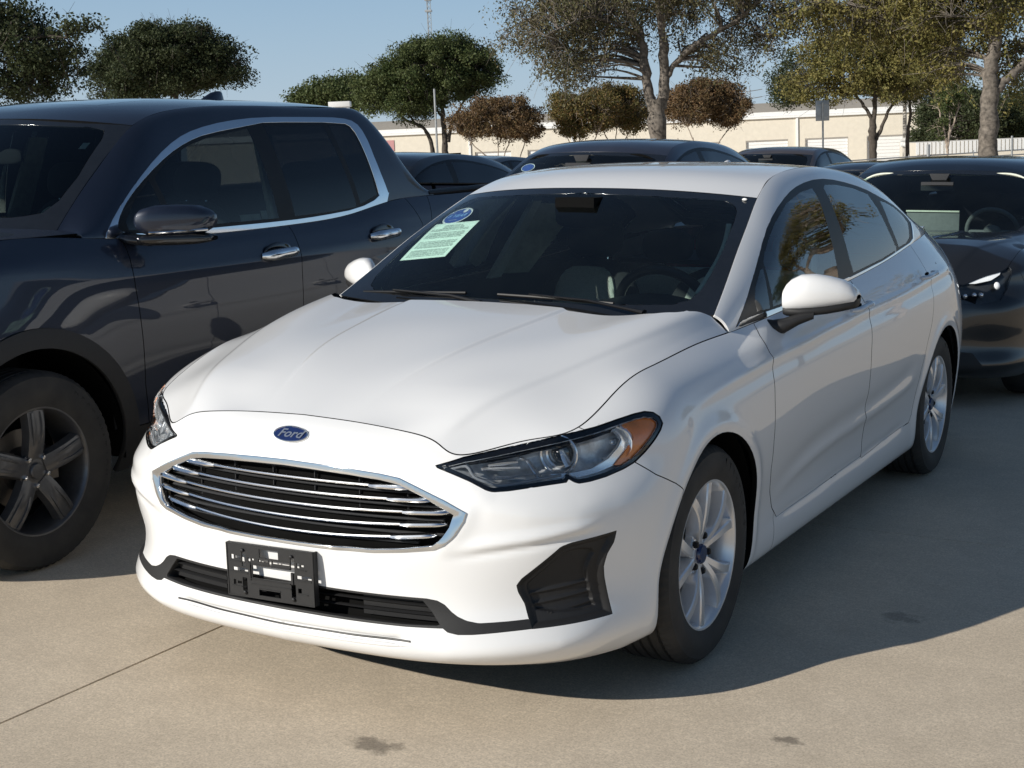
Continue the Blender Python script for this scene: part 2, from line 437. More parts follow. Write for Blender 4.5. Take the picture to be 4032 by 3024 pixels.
def glass(name, tint, refl=1.0, rough=.0, ior=1.5, haze=.0, hazecol=(.5, .6, .6)):
    """thin glass: straight-through tinted light plus mirror reflection by fresnel, a little film"""
    m_ = bpy.data.materials.new(name); m_.use_nodes = True; t = m_.node_tree; t.nodes.clear(); MATS[name] = m_
    o = t.nodes.new('ShaderNodeOutputMaterial'); tr = t.nodes.new('ShaderNodeBsdfTransparent'); tr.inputs[0].default_value = rgba(tint)
    gl = t.nodes.new('ShaderNodeBsdfGlossy'); gl.inputs['Roughness'].default_value = rough; gl.inputs['Color'].default_value = (refl, refl, refl, 1)
    fr = nd(t, 'ShaderNodeFresnel', IOR=ior); mx = t.nodes.new('ShaderNodeMixShader')
    t.links.new(fr.outputs[0], mx.inputs[0]); t.links.new(tr.outputs[0], mx.inputs[1]); t.links.new(gl.outputs[0], mx.inputs[2])
    out = mx.outputs[0]
    if haze:
        df = t.nodes.new('ShaderNodeBsdfDiffuse'); df.inputs[0].default_value = rgba(hazecol)
        n = noise(t, coords(t), 6, 5); r = ramp(t, n, [(.3, haze*.4), (.8, haze*1.4)])
        m2 = t.nodes.new('ShaderNodeMixShader'); t.links.new(r, m2.inputs[0]); t.links.new(out, m2.inputs[1]); t.links.new(df.outputs[0], m2.inputs[2]); out = m2.outputs[0]
    t.links.new(out, o.inputs[0]); return m_
paint('white_paint', (.80, .80, .80), dust=.05, rough=.4)
paint('truck_paint', (.005, .010, .025), dust=.02, flake=.6, metal=.3, rough=.45)
paint('black_paint', (.004, .005, .007), dust=.025, rough=.3)
paint('navy_paint', (.006, .007, .018), dust=.06, rough=.3)
simple('black_plastic', (.011, .011, .012), .58, bmp=.25, nscale=60, bscale=500)
simple('satin_black', (.010, .010, .011), .42, spec=.3)
simple('gloss_black', (.006, .006, .007), .08, coat=.6)
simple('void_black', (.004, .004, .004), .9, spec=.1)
simple('chrome', (.78, .79, .80), .07, 1.0, var=.02)
simple('bar_chrome', (.86, .87, .88), .17, 1.0, var=.02)
simple('silver', (.62, .63, .64), .22, 1.0, var=.04, coat=.5)
simple('rim_silver', (.78, .79, .81), .28, .6, var=.05, coat=.7, nscale=8)
simple('rim_dark', (.11, .112, .118), .36, .6, coat=.5)
simple('disc_metal', (.22, .20, .18), .45, .9, nscale=15)
def rubber():
    m_, t, b = nodes_of('rubber'); setp(b, rough=.75, spec=.35); v = coords(t)
    t.links.new(ramp(t, noise(t, v, 9, 6), [(.3, (.026, .026, .026)), (.75, (.052, .049, .045))]), b.inputs['Base Color'])
    bump(t, b, noise(t, v, 300), .25, .001)
rubber()
glass('windshield_glass', (.78, .90, .88), haze=.005)
glass('side_glass', (.65, .70, .68), refl=1.0, ior=1.75)
glass('privacy_glass', (.055, .06, .065), refl=.9, ior=1.5)
glass('lens_clear', (.97, .98, .98), ior=1.22)
glass('sticker_glass', (.9, .9, .9))
simple('frit_black', (.010, .011, .013), .12, coat=.8, spec=.5)
simple('seat_dark', (.030, .031, .034), .9, nscale=400, var=.3)
simple('seat_grey', (.75, .80, .70), .9, nscale=350, var=.3)
simple('headliner', (.55, .53, .47), .9)
simple('dash_dark', (.022, .024, .027), .6, nscale=200)
simple('trim_beige', (.72, .74, .62), .7)
simple('white_plastic', (.75, .75, .74), .4)
simple('paper', (.72, .82, .76), .8, var=.03)
simple('ink', (.25, .29, .28), .8)
simple('blue_print', (.05, .10, .36), .4)
simple('light_blue_print', (.30, .50, .80), .4)
simple('white_print', (.8, .8, .82), .4, var=.03)
simple('emblem_blue', (.008, .018, .08), .12, coat=1)
simple('amber', (.85, .26, .05), .2, coat=1, var=.15)
simple('red_lens', (.35, .01, .01), .15, coat=1)
simple('lamp_metal', (.92, .93, .95), .20, .75, var=.06, nscale=50)
simple('tyre_print', (.007, .007, .007), .6)
# ------------------------------------------------------------------ surroundings. The lot slopes a little against true level, so far
# things are laid out in a level frame and turned into the lot's frame about the eye point by LEV.
def _rot(roll):
    c, s = math.cos(roll), math.sin(roll); return np.array([c*_r+s*_u, -s*_r+c*_u, _f])
_B = _rot(_roll).T@_rot(-.043); _t = CAMP-_B@CAMP
LEV = Matrix(((_B[0][0], _B[0][1], _B[0][2], _t[0]), (_B[1][0], _B[1][1], _B[1][2], _t[1]), (_B[2][0], _B[2][1], _B[2][2], _t[2]), (0, 0, 0, 1)))
RH = A(.870, .493, 0); FH = A(-.493, .870, 0)         # across / away directions
BGP = {'T1': (-12.96, 31.54, 1.42), 'T3': (-4.97, 33.62, 0.83), 'G': (-14.06, 56.38, 0.54), 'LO': (-35.04, 56.37, 1.74), 'ma': (-28.73, 50.44, 0.76), 'mb': (-26.42, 54.13, 1.02), 'mc': (-25.81, 56.79, 0.93), 'md': (-20.03, 53.06, 0.83), 'L10': (-39.35, 42.48, 2.80), 'L11': (-21.09, 15.50, 2.58), 'R12': (-23.00, 103.92, 1.41), 'R13': (-18.83, 112.06, 1.14), 'Y': (-10.94, 55.80, 0.45), 'pole': (-24.45, 39.00, 1.35), 'sign': (-9.83, 35.77, 2.07), 'mast': (-215.72, 343.44, 27.54), 'C5': (-61.16, 83.00, 5.07), 'pyl': (-173.87, 480.73, 12.11), 'fl': (-12.14, 45.83, 0.62), 'fr': (-6.26, 49.15, 0.55), 'whiteL': (-15.31, 78.98, 0.54), 'whiteR': (-10.90, 81.43, 0.33), 'box': (-54.40, 75.09, 4.62), 'fa': (-67.65, 98.74, 3.06), 'fb': (-24.87, 110.16, 3.03)}
def lev_thing(name, label, cat, xy, z=0, rotz=0, group=None):
    o = thing(name, label, cat, group=group); o.matrix_world = LEV @ Matrix.Translation((xy[0], xy[1], z)) @ Matrix.Rotation(rotz, 4, 'Z'); return o
def fast_mesh(name, V, nper, mat):
    """V: (n*nper) x 3 vertices of n separate polygons"""
    V = np.asarray(V, np.float32); n = len(V)//nper; me = bpy.data.meshes.new(name); me.vertices.add(len(V)); me.vertices.foreach_set('co', V.ravel())
    me.loops.add(len(V)); me.loops.foreach_set('vertex_index', np.arange(len(V), dtype=np.int32)); me.polygons.add(n)
    me.polygons.foreach_set('loop_start', np.arange(0, len(V), nper, dtype=np.int32)); me.update(calc_edges=True); me.materials.append(mat); return me
def leaf_mat(name, stops, trans=.25):
    m_, t, b = nodes_of(name); g = t.nodes.new('ShaderNodeNewGeometry'); c = ramp(t, g.outputs['Random Per Island'], stops)
    big = noise(t, coords(t), .6, 3); c2 = mixc(t, ramp(t, big, [(.35, 0.0), (.7, .55)]), c, stops[-1][1]); t.links.new(c2, b.inputs['Base Color']); setp(b, rough=.6, spec=.25)
    tr = t.nodes.new('ShaderNodeBsdfTranslucent'); t.links.new(c2, tr.inputs[0]); mx = t.nodes.new('ShaderNodeMixShader'); mx.inputs[0].default_value = trans
    o = [n for n in t.nodes if n.type == 'OUTPUT_MATERIAL'][0]; t.links.new(b.outputs[0], mx.inputs[1]); t.links.new(tr.outputs[0], mx.inputs[2]); t.links.new(mx.outputs[0], o.inputs[0]); return m_
leaf_mat('leaf_olive', [(0, (.060, .070, .030)), (.5, (.095, .100, .045)), (.8, (.14, .125, .062)), (1, (.17, .135, .075))])
leaf_mat('leaf_green', [(0, (0.039, 0.062, 0.021)), (.6, (0.072, 0.101, 0.034)), (1, (0.111, 0.124, 0.046))])
leaf_mat('leaf_dark', [(0, (0.023, 0.036, 0.016)), (.6, (0.046, 0.062, 0.026)), (1, (0.072, 0.081, 0.036))])
leaf_mat('leaf_gold', [(0, (0.078, 0.091, 0.026)), (.5, (0.156, 0.150, 0.046)), (1, (0.247, 0.208, 0.072))])
leaf_mat('leaf_rust', [(0, (.075, .05, .026)), (.45, (.14, .085, .042)), (.8, (.12, .10, .045)), (1, (.20, .12, .06))])
leaf_mat('leaf_rustgreen', [(0, (0.065, 0.072, 0.023)), (.5, (0.130, 0.111, 0.036)), (.8, (0.195, 0.098, 0.039)), (1, (0.169, 0.143, 0.052))])
simple('bark_grey', (.13, .112, .094), .9, var=.6, nscale=11, bmp=.8, bscale=14)
simple('bark_dark', (.07, .058, .048), .9, var=.4, nscale=9, bmp=.6, bscale=20)
simple('bark_pale', (.33, .27, .22), .8, var=.3, nscale=6)
def tree(name, label, xy, stems, env, nclump, nleaf, lsize, leaf, bark, zbase=-1.5, spread=.45, group=None, seed=1, twig=.02, droop=.15, cat='tree', T=None, strands=0):
    """stems: list of ([(lat, dep, z)...], r0, r1); env: ellipsoids ((lat, dep, z), (ra, rb, rc))"""
    rng = np.random.default_rng(seed); R = T if T is not None else lev_thing(name, label, cat, xy, 0, 0, group)
    def w(p): return RH*p[0]+FH*p[1]+A(0, 0, p[2])
    mb = MB(); sk = []
    for pts, r0, r1 in stems:
        P = curve([w(p) for p in pts], max(8, len(pts)*5)); P[1:-1] += rng.normal(0, .012*(1+r0*4), (len(P)-2, 3)); rr = r0+(r1-r0)*np.linspace(0, 1, len(P))**.85
        rr = rr*(1+.06*rng.normal(size=len(P))); mb.tube(P, rr, 9 if r0 > .1 else 6); sk += [(p, r) for p, r in zip(P, rr) if p[2] > stems[0][0][0][2]+1.0]
    SK = np.array([p for p, _ in sk]); SR = np.array([r for _, r in sk])
    vol = np.array([a*b*c for _, (a, b, c) in env]); pick = rng.choice(len(env), nclump, p=vol/vol.sum()); C_ = []
    for k in pick:
        c, r = env[k]; d = rng.normal(size=3); d /= np.linalg.norm(d); q = A(*c)+d*A(*r)*rng.uniform(.15, 1)**.45*(rng.uniform(1.02, 1.28) if rng.random() < .14 else 1); C_.append(w(q))
    C_ = np.array(C_); LV = []
    for c in C_:
        k = np.argmin(((SK-c)**2).sum(1)+np.maximum(0, SK[:, 2]-c[2])*2); s0 = SK[k]; d = c-s0; L = np.linalg.norm(d); mid = s0+d*.5+A(0, 0, .12*L)+rng.normal(0, .06*L, 3)
        P = curve([s0, mid, c], 7); r0 = min(SR[k]*.6, .012+.018*L); mb.tube(P, np.linspace(r0, .006, 7), 5, cap=False)
        for _ in range(4):      # twigs with their leaves
            e = c+rng.normal(0, spread*.8, 3)-A(0, 0, droop*rng.uniform(0, 1)); mb.tube([P[4], (P[4]+e)/2+rng.normal(0, .05, 3), e], [twig*.5, twig*.35, twig*.2], 3, cap=False)
        fz = rng.choice([.45, .8, 1.0, 1.35], p=[.25, .3, .3, .15]); n = int(nleaf*1.25*fz**1.6*rng.uniform(.6, 1.3)); q = rng.normal(0, 1, (n, 3)); q /= np.linalg.norm(q, axis=1)[:, None]; q *= rng.uniform(0, 1, (n, 1))**.42; q = q*A(rng.uniform(.8, 1.5), rng.uniform(.8, 1.5), rng.uniform(.55, .95))*spread*fz*rng.uniform(.9, 1.5); q[:, 2] -= droop*np.abs(rng.normal(size=n))*.5; LV.append(c+q)
    for _ in range(strands):      # hanging sprays
        c = C_[rng.integers(len(C_))]+rng.normal(0, spread*.7, 3); L = rng.uniform(.35, 1.15); d = A(rng.normal(0, .3), rng.normal(0, .3), -1); t_ = np.linspace(0, 1, 5)[:, None]; Pq = c+d*L*t_+A(*rng.normal(0, .12, 2), 0)*(t_**2)
        mb.tube(Pq, np.linspace(.009, .003, 5), 3, cap=False); k = int(26*L/.7); tt_ = rng.uniform(0, 1, (k, 1)); LV.append(c+d*L*tt_+rng.normal(0, .055, (k, 3)))
    ctr = np.vstack(LV); n = len(ctr); a = rng.normal(size=(n, 3)); a /= np.linalg.norm(a, axis=1)[:, None]; b = np.cross(a, rng.normal(size=(n, 3))); b /= np.linalg.norm(b, axis=1)[:, None]
    s = lsize*rng.uniform(.6, 1.3, (n, 1)); V = np.stack([ctr-a*s, ctr+b*s*.5, ctr+a*s, ctr-b*s*.5], 1).reshape(-1, 3)
    mb.build('trunk', MATS[bark], R, sharp=80); me = fast_mesh('crown', V, 4, MATS[leaf]); link('crown', me, None, R); return R
def ell(pxc, yc, pxr, yr, ref, dep=0, dr=None, D=60):
    """an ellipsoid of crown: centre and half sizes in picture units at distance D relative to anchor (px, y)"""
    s = 5700/D; px0, y0, z0 = ref; return (((pxc-px0)/s, dep, z0+(y0-yc)/s), (pxr/s, dr if dr else pxr/s*.8, yr/s))
def ground():
    def conc(name):
        m_, t, b = nodes_of(name); setp(b, rough=.82, spec=.35)
        g = t.nodes.new('ShaderNodeNewGeometry'); v = g.outputs['Position']
        n1 = noise(t, v, .55, 5, .6); n2 = noise(t, v, 7, 6, .65); n3 = noise(t, v, 150, 3, .6); n4 = noise(t, v, 420, 2)
        c = ramp(t, n1, [(.3, (.69, .575, .43)), (.7, (.79, .67, .52))]); c = mixc(t, ramp(t, n2, [(.35, .0), (.75, .35)]), c, (.34, .275, .205))
        c = mixc(t, ramp(t, n3, [(.36, .50), (.56, 0)]), c, (.27, .215, .155)); c = mixc(t, ramp(t, n4, [(.48, 0.0), (.70, .50)]), c, (.80, .72, .60)); n5 = noise(t, v, 55, 4, .7); c = mixc(t, ramp(t, n5, [(.42, .28), (.62, 0)]), c, (.33, .27, .20))
        sp = nd(t, 'ShaderNodeTexVoronoi', Scale=2.2); t.links.new(v, sp.inputs['Vector']); c = mixc(t, ramp(t, sp.outputs['Distance'], [(.008, .6), (.022, 0)]), c, (.10, .085, .07))
        # drips and stains with their own places
        for i, (x, y, r, k, st) in enumerate([(.345,-1.009,.085,1.6,.62),(1.298,-.463,.055,1.5,.62),(1.298,.678,.10,1.3,.40),(.41,-.985,.05,1,.45),(2.1,-.2,.06,1.2,.3),(-1.1,-1.2,.018,1,.7),(1.95,.75,.02,1,.5),(.1,-1.6,.30,1.4,.12),(1.5,-1.0,.5,1.2,.10)]):
            sb = nd(t, 'ShaderNodeVectorMath', operation='SUBTRACT'); t.links.new(v, sb.inputs[0]); sb.inputs[1].default_value = (x, y, 0)
            ml = nd(t, 'ShaderNodeVectorMath', operation='MULTIPLY'); t.links.new(sb.outputs[0], ml.inputs[0]); ml.inputs[1].default_value = (1/k, 1, 0)
            ln = nd(t, 'ShaderNodeVectorMath', operation='LENGTH'); t.links.new(ml.outputs[0], ln.inputs[0]); ad = nd(t, 'ShaderNodeMath', operation='MULTIPLY_ADD'); t.links.new(noise(t, v, 14/max(r, .05)*.08+8, 4), ad.inputs[0]); ad.inputs[1].default_value = r*1.3; t.links.new(ln.outputs['Value'], ad.inputs[2])
            c = mixc(t, ramp(t, ad.outputs[0], [(r*.95, st), (min(.99, r*1.25), 0)]), c, (.075, .062, .05))
        t.links.new(c, b.inputs['Base Color']); h = nd(t, 'ShaderNodeMath', operation='ADD'); t.links.new(n3, h.inputs[0]); t.links.new(n4, h.inputs[1]); bump(t, b, h.outputs[0], .35, .0015); return m_
    cm = conc('concrete'); S = 4.5; j = .0034
    base = MB(); xs = [-900, -300, -120, -60, -30, -14, 14, 30, 60, 120, 300, 900]; ys = [-60, -20, 16, 24, 32, 45, 60, 90, 130, 200, 400, 900]
    def gz(x, y): d = max(0, y-18+0*x); return -.022-1.55*min(1, d/60)**1.3-.0*x
    V = []
    for y in ys:
        for x in xs:
            far = min(1, max(0, (math.hypot(x+2, y-2)-22)/40)); q = LEV@Vector((x, y, -1.9)); V.append((x, y, -.022*(1-far)+far*(-1.9+(q.z+1.9))))
    n = len(xs); base.add(V, [(r*n+k, r*n+k+1, (r+1)*n+k+1, (r+1)*n+k) for r in range(len(ys)-1) for k in range(n-1)]); go = base.build('ground', cm); go['kind'] = 'structure'
    jb = MB(); jb.box((-.645-5*S, 1.71-4*S, -.020), (-.645+5*S, 1.71+4*S, -.012)); jo = jb.build('joint_bed', MATS['joint_dark']); jo['kind'] = 'structure'
    sl = MB(); e = .0015
    x0, y0, x1, y1 = j, j, S-j, S-j
    n_ = 15; rng = np.random.default_rng(4)
    # slab outline with slightly worn edges
    ring = [(x0+(x1-x0)*k/40, y0+rng.normal(0, .0012)) for k in range(40)]+[(x1+rng.normal(0, .0012), y0+(y1-y0)*k/40) for k in range(40)]+[(x1-(x1-x0)*k/40, y1+rng.normal(0, .0012)) for k in range(40)]+[(x0+rng.normal(0, .0012), y1-(y1-y0)*k/40) for k in range(40)]
    N = len(ring); inn = [(min(max(x, x0+e), x1-e), min(max(y, y0+e), y1-e)) for x, y in ring]
    V = [(x, y, -.012) for x, y in ring]+[(x, y, -.003) for x, y in ring]+[(x, y, 0) for x, y in inn]
    F = [(k, (k+1) % N, N+(k+1) % N, N+k) for k in range(N)]+[(N+k, N+(k+1) % N, 2*N+(k+1) % N, 2*N+k) for k in range(N)]+[tuple(range(2*N, 3*N))]; sl.add(V, F, False)
    me = sl.mesh('slab', sharp=20); me.materials.append(cm)
    for i in range(-5, 5):
        for k in range(-4, 4): o = link('slab', me, None, jo); o.location = (-.645+i*S, 1.71+k*S, 0)
simple('joint_dark', (.03, .026, .022), .9)
def building():
    M = MATS; fb, fa = A(*BGP['fb']), A(*BGP['fa']); u = (fa-fb); u[2] = 0; u /= np.linalg.norm(u); n = A(u[1], -u[0], 0)
    if n@(CAMP-fb) < 0: n = -n
    ang = math.atan2(u[1], u[0])
    B = lev_thing('warehouse', 'long low cream warehouse with white roll-up doors behind the trees', 'building', (fb[0], fb[1]), 0, ang)
    sgn = 1 if (Matrix.Rotation(-ang, 3, 'Z')@Vector(tuple(n))).y > 0 else -1      # +-y of the local frame faces the camera
    Zb, Zt, Zd = -2.1, 2.78, .93; Lw = 62
    doors = [(.9, 4.3), (5.7, 9.0), (10.3, 13.6), (15.6, 18.9), (20.2, 23.5), (28.4, 31.4), (32.8, 35.9), (37.1, 39.7), (42, 45), (47.5, 50.5)]
    w = MB(); xs = [0]+[v for d in doors for v in d]+[Lw]
    ya, yb = sorted((0, -sgn*.30))
    for i in range(0, len(xs)-1): w.box((xs[i]+.001, ya, Zb if i % 2 == 0 else Zd), (xs[i+1]-.001, yb, Zt))
    w.box((0, min(-sgn*.32, -sgn*26), Zb), (.25, max(-sgn*.32, -sgn*26), Zt))
    w.build('wall', M['stucco_cream'], B)
    for k, (x0, x1) in enumerate(doors):
        if k == 7: d = MB(); d.box((x0, -sgn*.5-.05, Zb), (x1, -sgn*.5+.05, Zd)); d.build('doorway_shade', M['void_black'], B); continue  # black slab standing in for the shade inside the open doorway
        d = MB(); ns = 9; V = []; F = []
        for i in range(ns):
            z0 = Zb+.62+(Zd-.10-Zb-.62)*i/ns; z1 = Zb+.62+(Zd-.10-Zb-.62)*(i+1)/ns; d.box((x0+.04, -sgn*.24-.02, z0+.012), (x1-.04, -sgn*.24+.02, z1-.012))
        d.build('roll_up_door', M['white_plastic'], B)
        wn_ = MB(); wn_.box((x0+.08, -sgn*.26-.01, Zb), (x1-.08, -sgn*.26+.01, Zb+.62)); wn_.build('door_glass', M['window_dark'], B)
        for xm in (x0+(x1-x0)*.40, ): fr = MB(); fr.box((xm, -sgn*.22-.02, Zb), (xm+.25, -sgn*.22+.02, Zb+.62)); fr.build('door_post', M['white_plastic'], B)
    cp = MB(); cp.box((-.12, min(0, sgn*.12)-.02, Zt-.02), (Lw, max(0, sgn*.12)+.02, Zt+.30)); cp.box((-.12, -.05 if sgn > 0 else -.22, Zt-.20), (Lw, .22 if sgn > 0 else .05, Zt-.03)); cp.build('roof_edge', M['white_plastic'], B)
    for x in (9.6, 27.6, 36.3, .25): p = MB(); p.box((x-.09, .004 if sgn > 0 else -.12, Zb), (x+.09, .12 if sgn > 0 else -.004, Zt-.21)); p.build('downpipe', M['white_plastic'], B)
    r = MB(); r.add([(-.1, -sgn*.1, Zt+.28), (Lw, -sgn*.1, Zt+.28), (Lw, -sgn*13, Zt+1.25), (-.1, -sgn*13, Zt+1.25), (-.1, -sgn*26, Zt+.2), (Lw, -sgn*26, Zt+.2)], [(0, 1, 2, 3), (3, 2, 5, 4)], False); r.build('roof', M['roof_tan'], B)
    s = MB(); s.box((42.9, sgn*.03-.03, 1.3), (44.3, sgn*.03+.03, 2.2)); s.build('wall_sign', M['sign_pink'], B)
    # neighbours further right
    B2 = lev_thing('shed', 'white ribbed metal shed with a low beige wall at the far right', 'building', BGP['whiteL'][:2], 0, math.atan2(.493, .87)-.10)
    b = MB()
    for i in range(60): b.box((i*.22-2.5, 0, -.05), (i*.22-2.5+.16, .12, .62)); 
    b.build('ribbed_panel', M['white_plastic'], B2); b = MB(); b.box((-2.4, .05, -1.9), (11, 6, .60)); b.build('wall', M['stucco_cream'], B2)
    b = MB(); b.box((-1.2, -1.9, -1.9), (12, -1.7, -.02)); b.build('low_wall', M['stucco_cream'], B2)
simple('stucco_cream', (.64, .59, .50), .9, var=.05, nscale=3); simple('roof_tan', (.42, .37, .30), .9, var=.15, nscale=4); simple('sign_pink', (.45, .22, .22), .6); simple('window_dark', (.03, .035, .04), .25)
simple('galv', (.42, .43, .43), .45, .7, nscale=20); simple('sign_back', (.40, .43, .46), .45, .6, nscale=12); simple('concrete_pole', (.45, .42, .38), .8)
def furniture():
    M = MATS
    p = lev_thing('flag_pole', 'thin bare metal pole standing in front of the dark green live oak', 'pole', BGP['pole'][:2]); b = MB(); b.tube([(0, 0, -1.6), (0, 0, 3.50)], [.045, .035], 10); b.build('shaft', M['galv'], p)
    p = lev_thing('road_sign', 'back of a grey rectangular road sign on a steel post by the green tree', 'sign', BGP['sign'][:2], 0, .55)
    b = MB(); b.tube([(0, 0, -1.3), (0, 0, 2.30)], .028, 8); b.build('post', M['galv'], p)
    b = MB(); b.box((-.19, .03, 1.80), (.19, .036, 2.36)); b.build('sign_plate', M['sign_back'], p, bevel=.002)
    b = MB(); b.box((-.16, .02, 1.9), (.16, .03, 1.93)); b.box((-.16, .02, 2.22), (.16, .03, 2.25)); b.build('bracket', M['galv'], p)
    f = lev_thing('rail_fence', 'low galvanised pipe fence running across behind the black sedan', 'fence', (0, 0)); P0, P1 = A(-12.9, 44.4, .30), A(-3.5, 50.6, .62)
    for h in (0, -.16): b = MB(); b.tube([P0+A(0, 0, h+.15), P1+A(0, 0, h+.05)], .022, 8); b.build('rail', M['galv'], f)
    for t, ht, r in ((.02, .5, .02), (.30, .35, .02), (.36, .9, .06), (.50, .35, .02), (.62, 1.05, .035), (.74, .35, .02), (.80, 1.0, .035), (.83, 1.0, .035), (.97, .4, .03)):
        b = MB(); q = P0+(P1-P0)*t; b.tube([(q[0], q[1], -1.6), (q[0], q[1], q[2]+ht*.55)], r, 8); b.build('post', M['galv'], f)
    p = lev_thing('utility_pole', 'pale concrete pole at the right corner of the warehouse', 'pole', (-14.2, 62.0)); b = MB(); b.tube([(0, 0, -1.8), (0, 0, 3.2)], [.10, .08], 10); b.build('shaft', M['concrete_pole'], p); b = MB(); b.box((-.16, -.14, .65), (.16, -.10, 1.05)); b.build('notice', M['white_plastic'], p)
    # radio mast
    p = lev_thing('radio_mast', 'tall thin lattice radio mast rising behind the live oak', 'mast', BGP['mast'][:2], 0, .4); b = MB(); H0, H1 = 10, 62; wv = .62
    for a in (0, 2.09, 4.19): b.tube([(wv*math.cos(a), wv*math.sin(a), H0), (wv*math.cos(a), wv*math.sin(a), H1)], .09, 5)
    z = H0; k = 0
    while z < H1:
        for i in range(3):
            a0, a1 = i*2.094, (i+1)*2.094; b.tube([(wv*math.cos(a0), wv*math.sin(a0), z), (wv*math.cos(a1), wv*math.sin(a1), z+1.3)], .05, 4)
        z += 1.3
    for z in (38, 41, 47): b.box((-.9, -.9, z), (.9, .9, z+.5))
    b.build('lattice', M['galv'], p)
    p = lev_thing('power_pylon', 'faint distant lattice power pylon above the warehouse roof', 'pylon', BGP['pyl'][:2], 0, .5); b = MB()
    for (x0, x1) in ((-2.5, -.6), (2.5, .6)): 
        for y in (-1, 1): b.tube([(x0, x0*y*.5, -2), (x1, x1*y*.5, 17)], .10, 4)
    for z in (4, 8, 11, 14): w_ = 2.5-1.9*z/19; b.tube([(-w_, 0, z), (w_, 0, z+2)], .08, 4); b.tube([(w_, 0, z), (-w_, 0, z+2)], .08, 4)
    for z in (13, 15.5): b.tube([(-5, 0, z+.6), (0, 0, z), (5, 0, z+.6)], .12, 4)
    b.build('lattice', M['galv'], p)
    p = lev_thing('rooftop_unit', 'small white rooftop box showing above the pickup roof line', 'rooftop unit', BGP['box'][:2], 0, .5); b = MB(); b.box((-.7, -.5, 4.35), (.7, .5, 4.70)); b.box((-.6, -.4, -1.9), (.6, .4, 4.35)); b.build('casing', M['white_plastic'], p, bevel=.02)
def trees():
    D = 38; r = (2590, 560, 1.42); s = 5700/D
    def P(*pts): return [((px-r[0])/s, dep, r[2]+(r[1]-y)/s) for px, y, dep in pts]
    tree('oak_tree', 'large bare-branched oak with a forked grey trunk in the centre of the picture', 'T1' and BGP['T1'][:2],
         [([(0, 0, -1.5)]+P((2592, 700, 0), (2590, 560, 0), (2590, 450, 0), (2588, 395, 0)), .26, .225), (P((2575, 440, 0), (2556, 340, 0), (2545, 230, 0), (2537, 150, .1), (2500, 60, .2), (2470, -20, .3), (2400, -160, .4), (2330, -330, .4)), .15, .05),
          (P((2605, 430, 0), (2622, 330, 0), (2622, 200, -.1), (2612, 100, -.2), (2605, 0, -.3), (2630, -160, -.3), (2600, -330, -.4)), .155, .05), (P((2620, 330, 0), (2650, 285, 0), (2700, 225, -.2), (2760, 185, -.4), (2880, 120, -.6), (2960, 60, -.8), (3060, -20, -1), (3200, -100, -1.2)), .085, .04),
          (P((2612, 120, 0), (2650, 60, .3), (2700, 0, .6), (2790, -100, .8)), .07, .03), (P((2500, 60, .2), (2380, 20, .5), (2250, 10, .8), (2100, 60, 1.0)), .05, .02), (P((2537, 150, .1), (2420, 100, -.6), (2300, 90, -1.2), (2160, 150, -1.5)), .04, .015), (P((2470, -20, .3), (2300, -80, .3), (2150, -60, .2)), .05, .02), (P((2880, 120, -.6), (2950, 140, -.8), (3010, 180, -.9)), .03, .012)],
         [ell(2200, 60, 210, 120, r, 0, 1.8, D), ell(2100, 160, 130, 90, r, .5, 1.2, D), ell(2350, 150, 190, 130, r, .6, 1.6, D), ell(2400, -40, 300, 120, r, 0, 2.2, D), ell(2750, -20, 260, 130, r, 0, 2.0, D), ell(2880, 190, 190, 110, r, .5, 1.4, D), ell(2250, 250, 160, 70, r, -.3, 1.2, D), ell(3000, 60, 140, 120, r, 0, 1.4, D)],
         420, 95, .042, 'leaf_olive', 'bark_grey', spread=.36, seed=11, twig=.016, droop=.30, strands=320)
    D3 = 36; r3 = (3890, 600, .83); s3 = 5700/D3
    def P3(*pts): return [((px-r3[0])/s3, dep, r3[2]+(r3[1]-y)/s3) for px, y, dep in pts]
    tree('oak_tree', 'large oak with a pale mottled trunk at the right edge of the picture', BGP['T3'][:2],
         [([(0, 0, -1.3)]+P3((3892, 700, 0), (3890, 560, 0), (3893, 430, 0), (3900, 350, 0)), .235, .22), (P3((3895, 360, 0), (3898, 250, 0), (3920, 120, 0), (3915, 40, 0), (3895, -60, 0), (3870, -300, .2)), .20, .08), (P3((3920, 360, 0), (3960, 320, 0), (4000, 290, .1), (4060, 230, .2), (4150, 130, .3)), .13, .06), (P3((3915, 40, 0), (3840, -30, .4), (3700, -80, .6), (3500, -60, .8), (3350, 0, 1)), .07, .025), (P3((3910, 60, 0), (3880, 20, -.2), (3850, -20, -.3)), .08, .04), (P3((3905, 150, 0), (3800, 90, -.5), (3700, 80, -.8)), .035, .012)],
         [ell(3950, 60, 150, 130, r3, .6, 1.6, D3), ell(3700, 60, 190, 110, r3, 1.0, 1.6, D3), ell(3450, 30, 180, 90, r3, 1.5, 1.5, D3), ell(3200, 20, 160, 70, r3, 1.5, 1.2, D3), ell(4060, 250, 90, 110, r3, 1.0, 1.0, D3), ell(3800, -80, 350, 90, r3, 0, 2, D3), ell(3760, 210, 90, 120, r3, 1.4, 1.0, D3)],
         300, 110, .048, 'leaf_gold', 'bark_grey', spread=.34, seed=21, droop=.15, strands=220)
    def mid(name, label, key, px0, D, stems, env, nc, nl, ls, leaf, bark, seed, group=None, z0=None, y0=600, **k):
        base = BGP[key]; r_ = (px0, y0, base[2] if z0 is None else z0); s_ = 5700/D
        st = [([(((px-px0)/s_), dep, r_[2]+(y0-y)/s_) for px, y, dep in pts], a, b) for pts, a, b in stems]
        tree(name, label, base[:2], st, [ell(*e, r_, dd, dr, D) for (e, dd, dr) in env], nc, nl, ls, leaf, bark, seed=seed, group=group, **k)
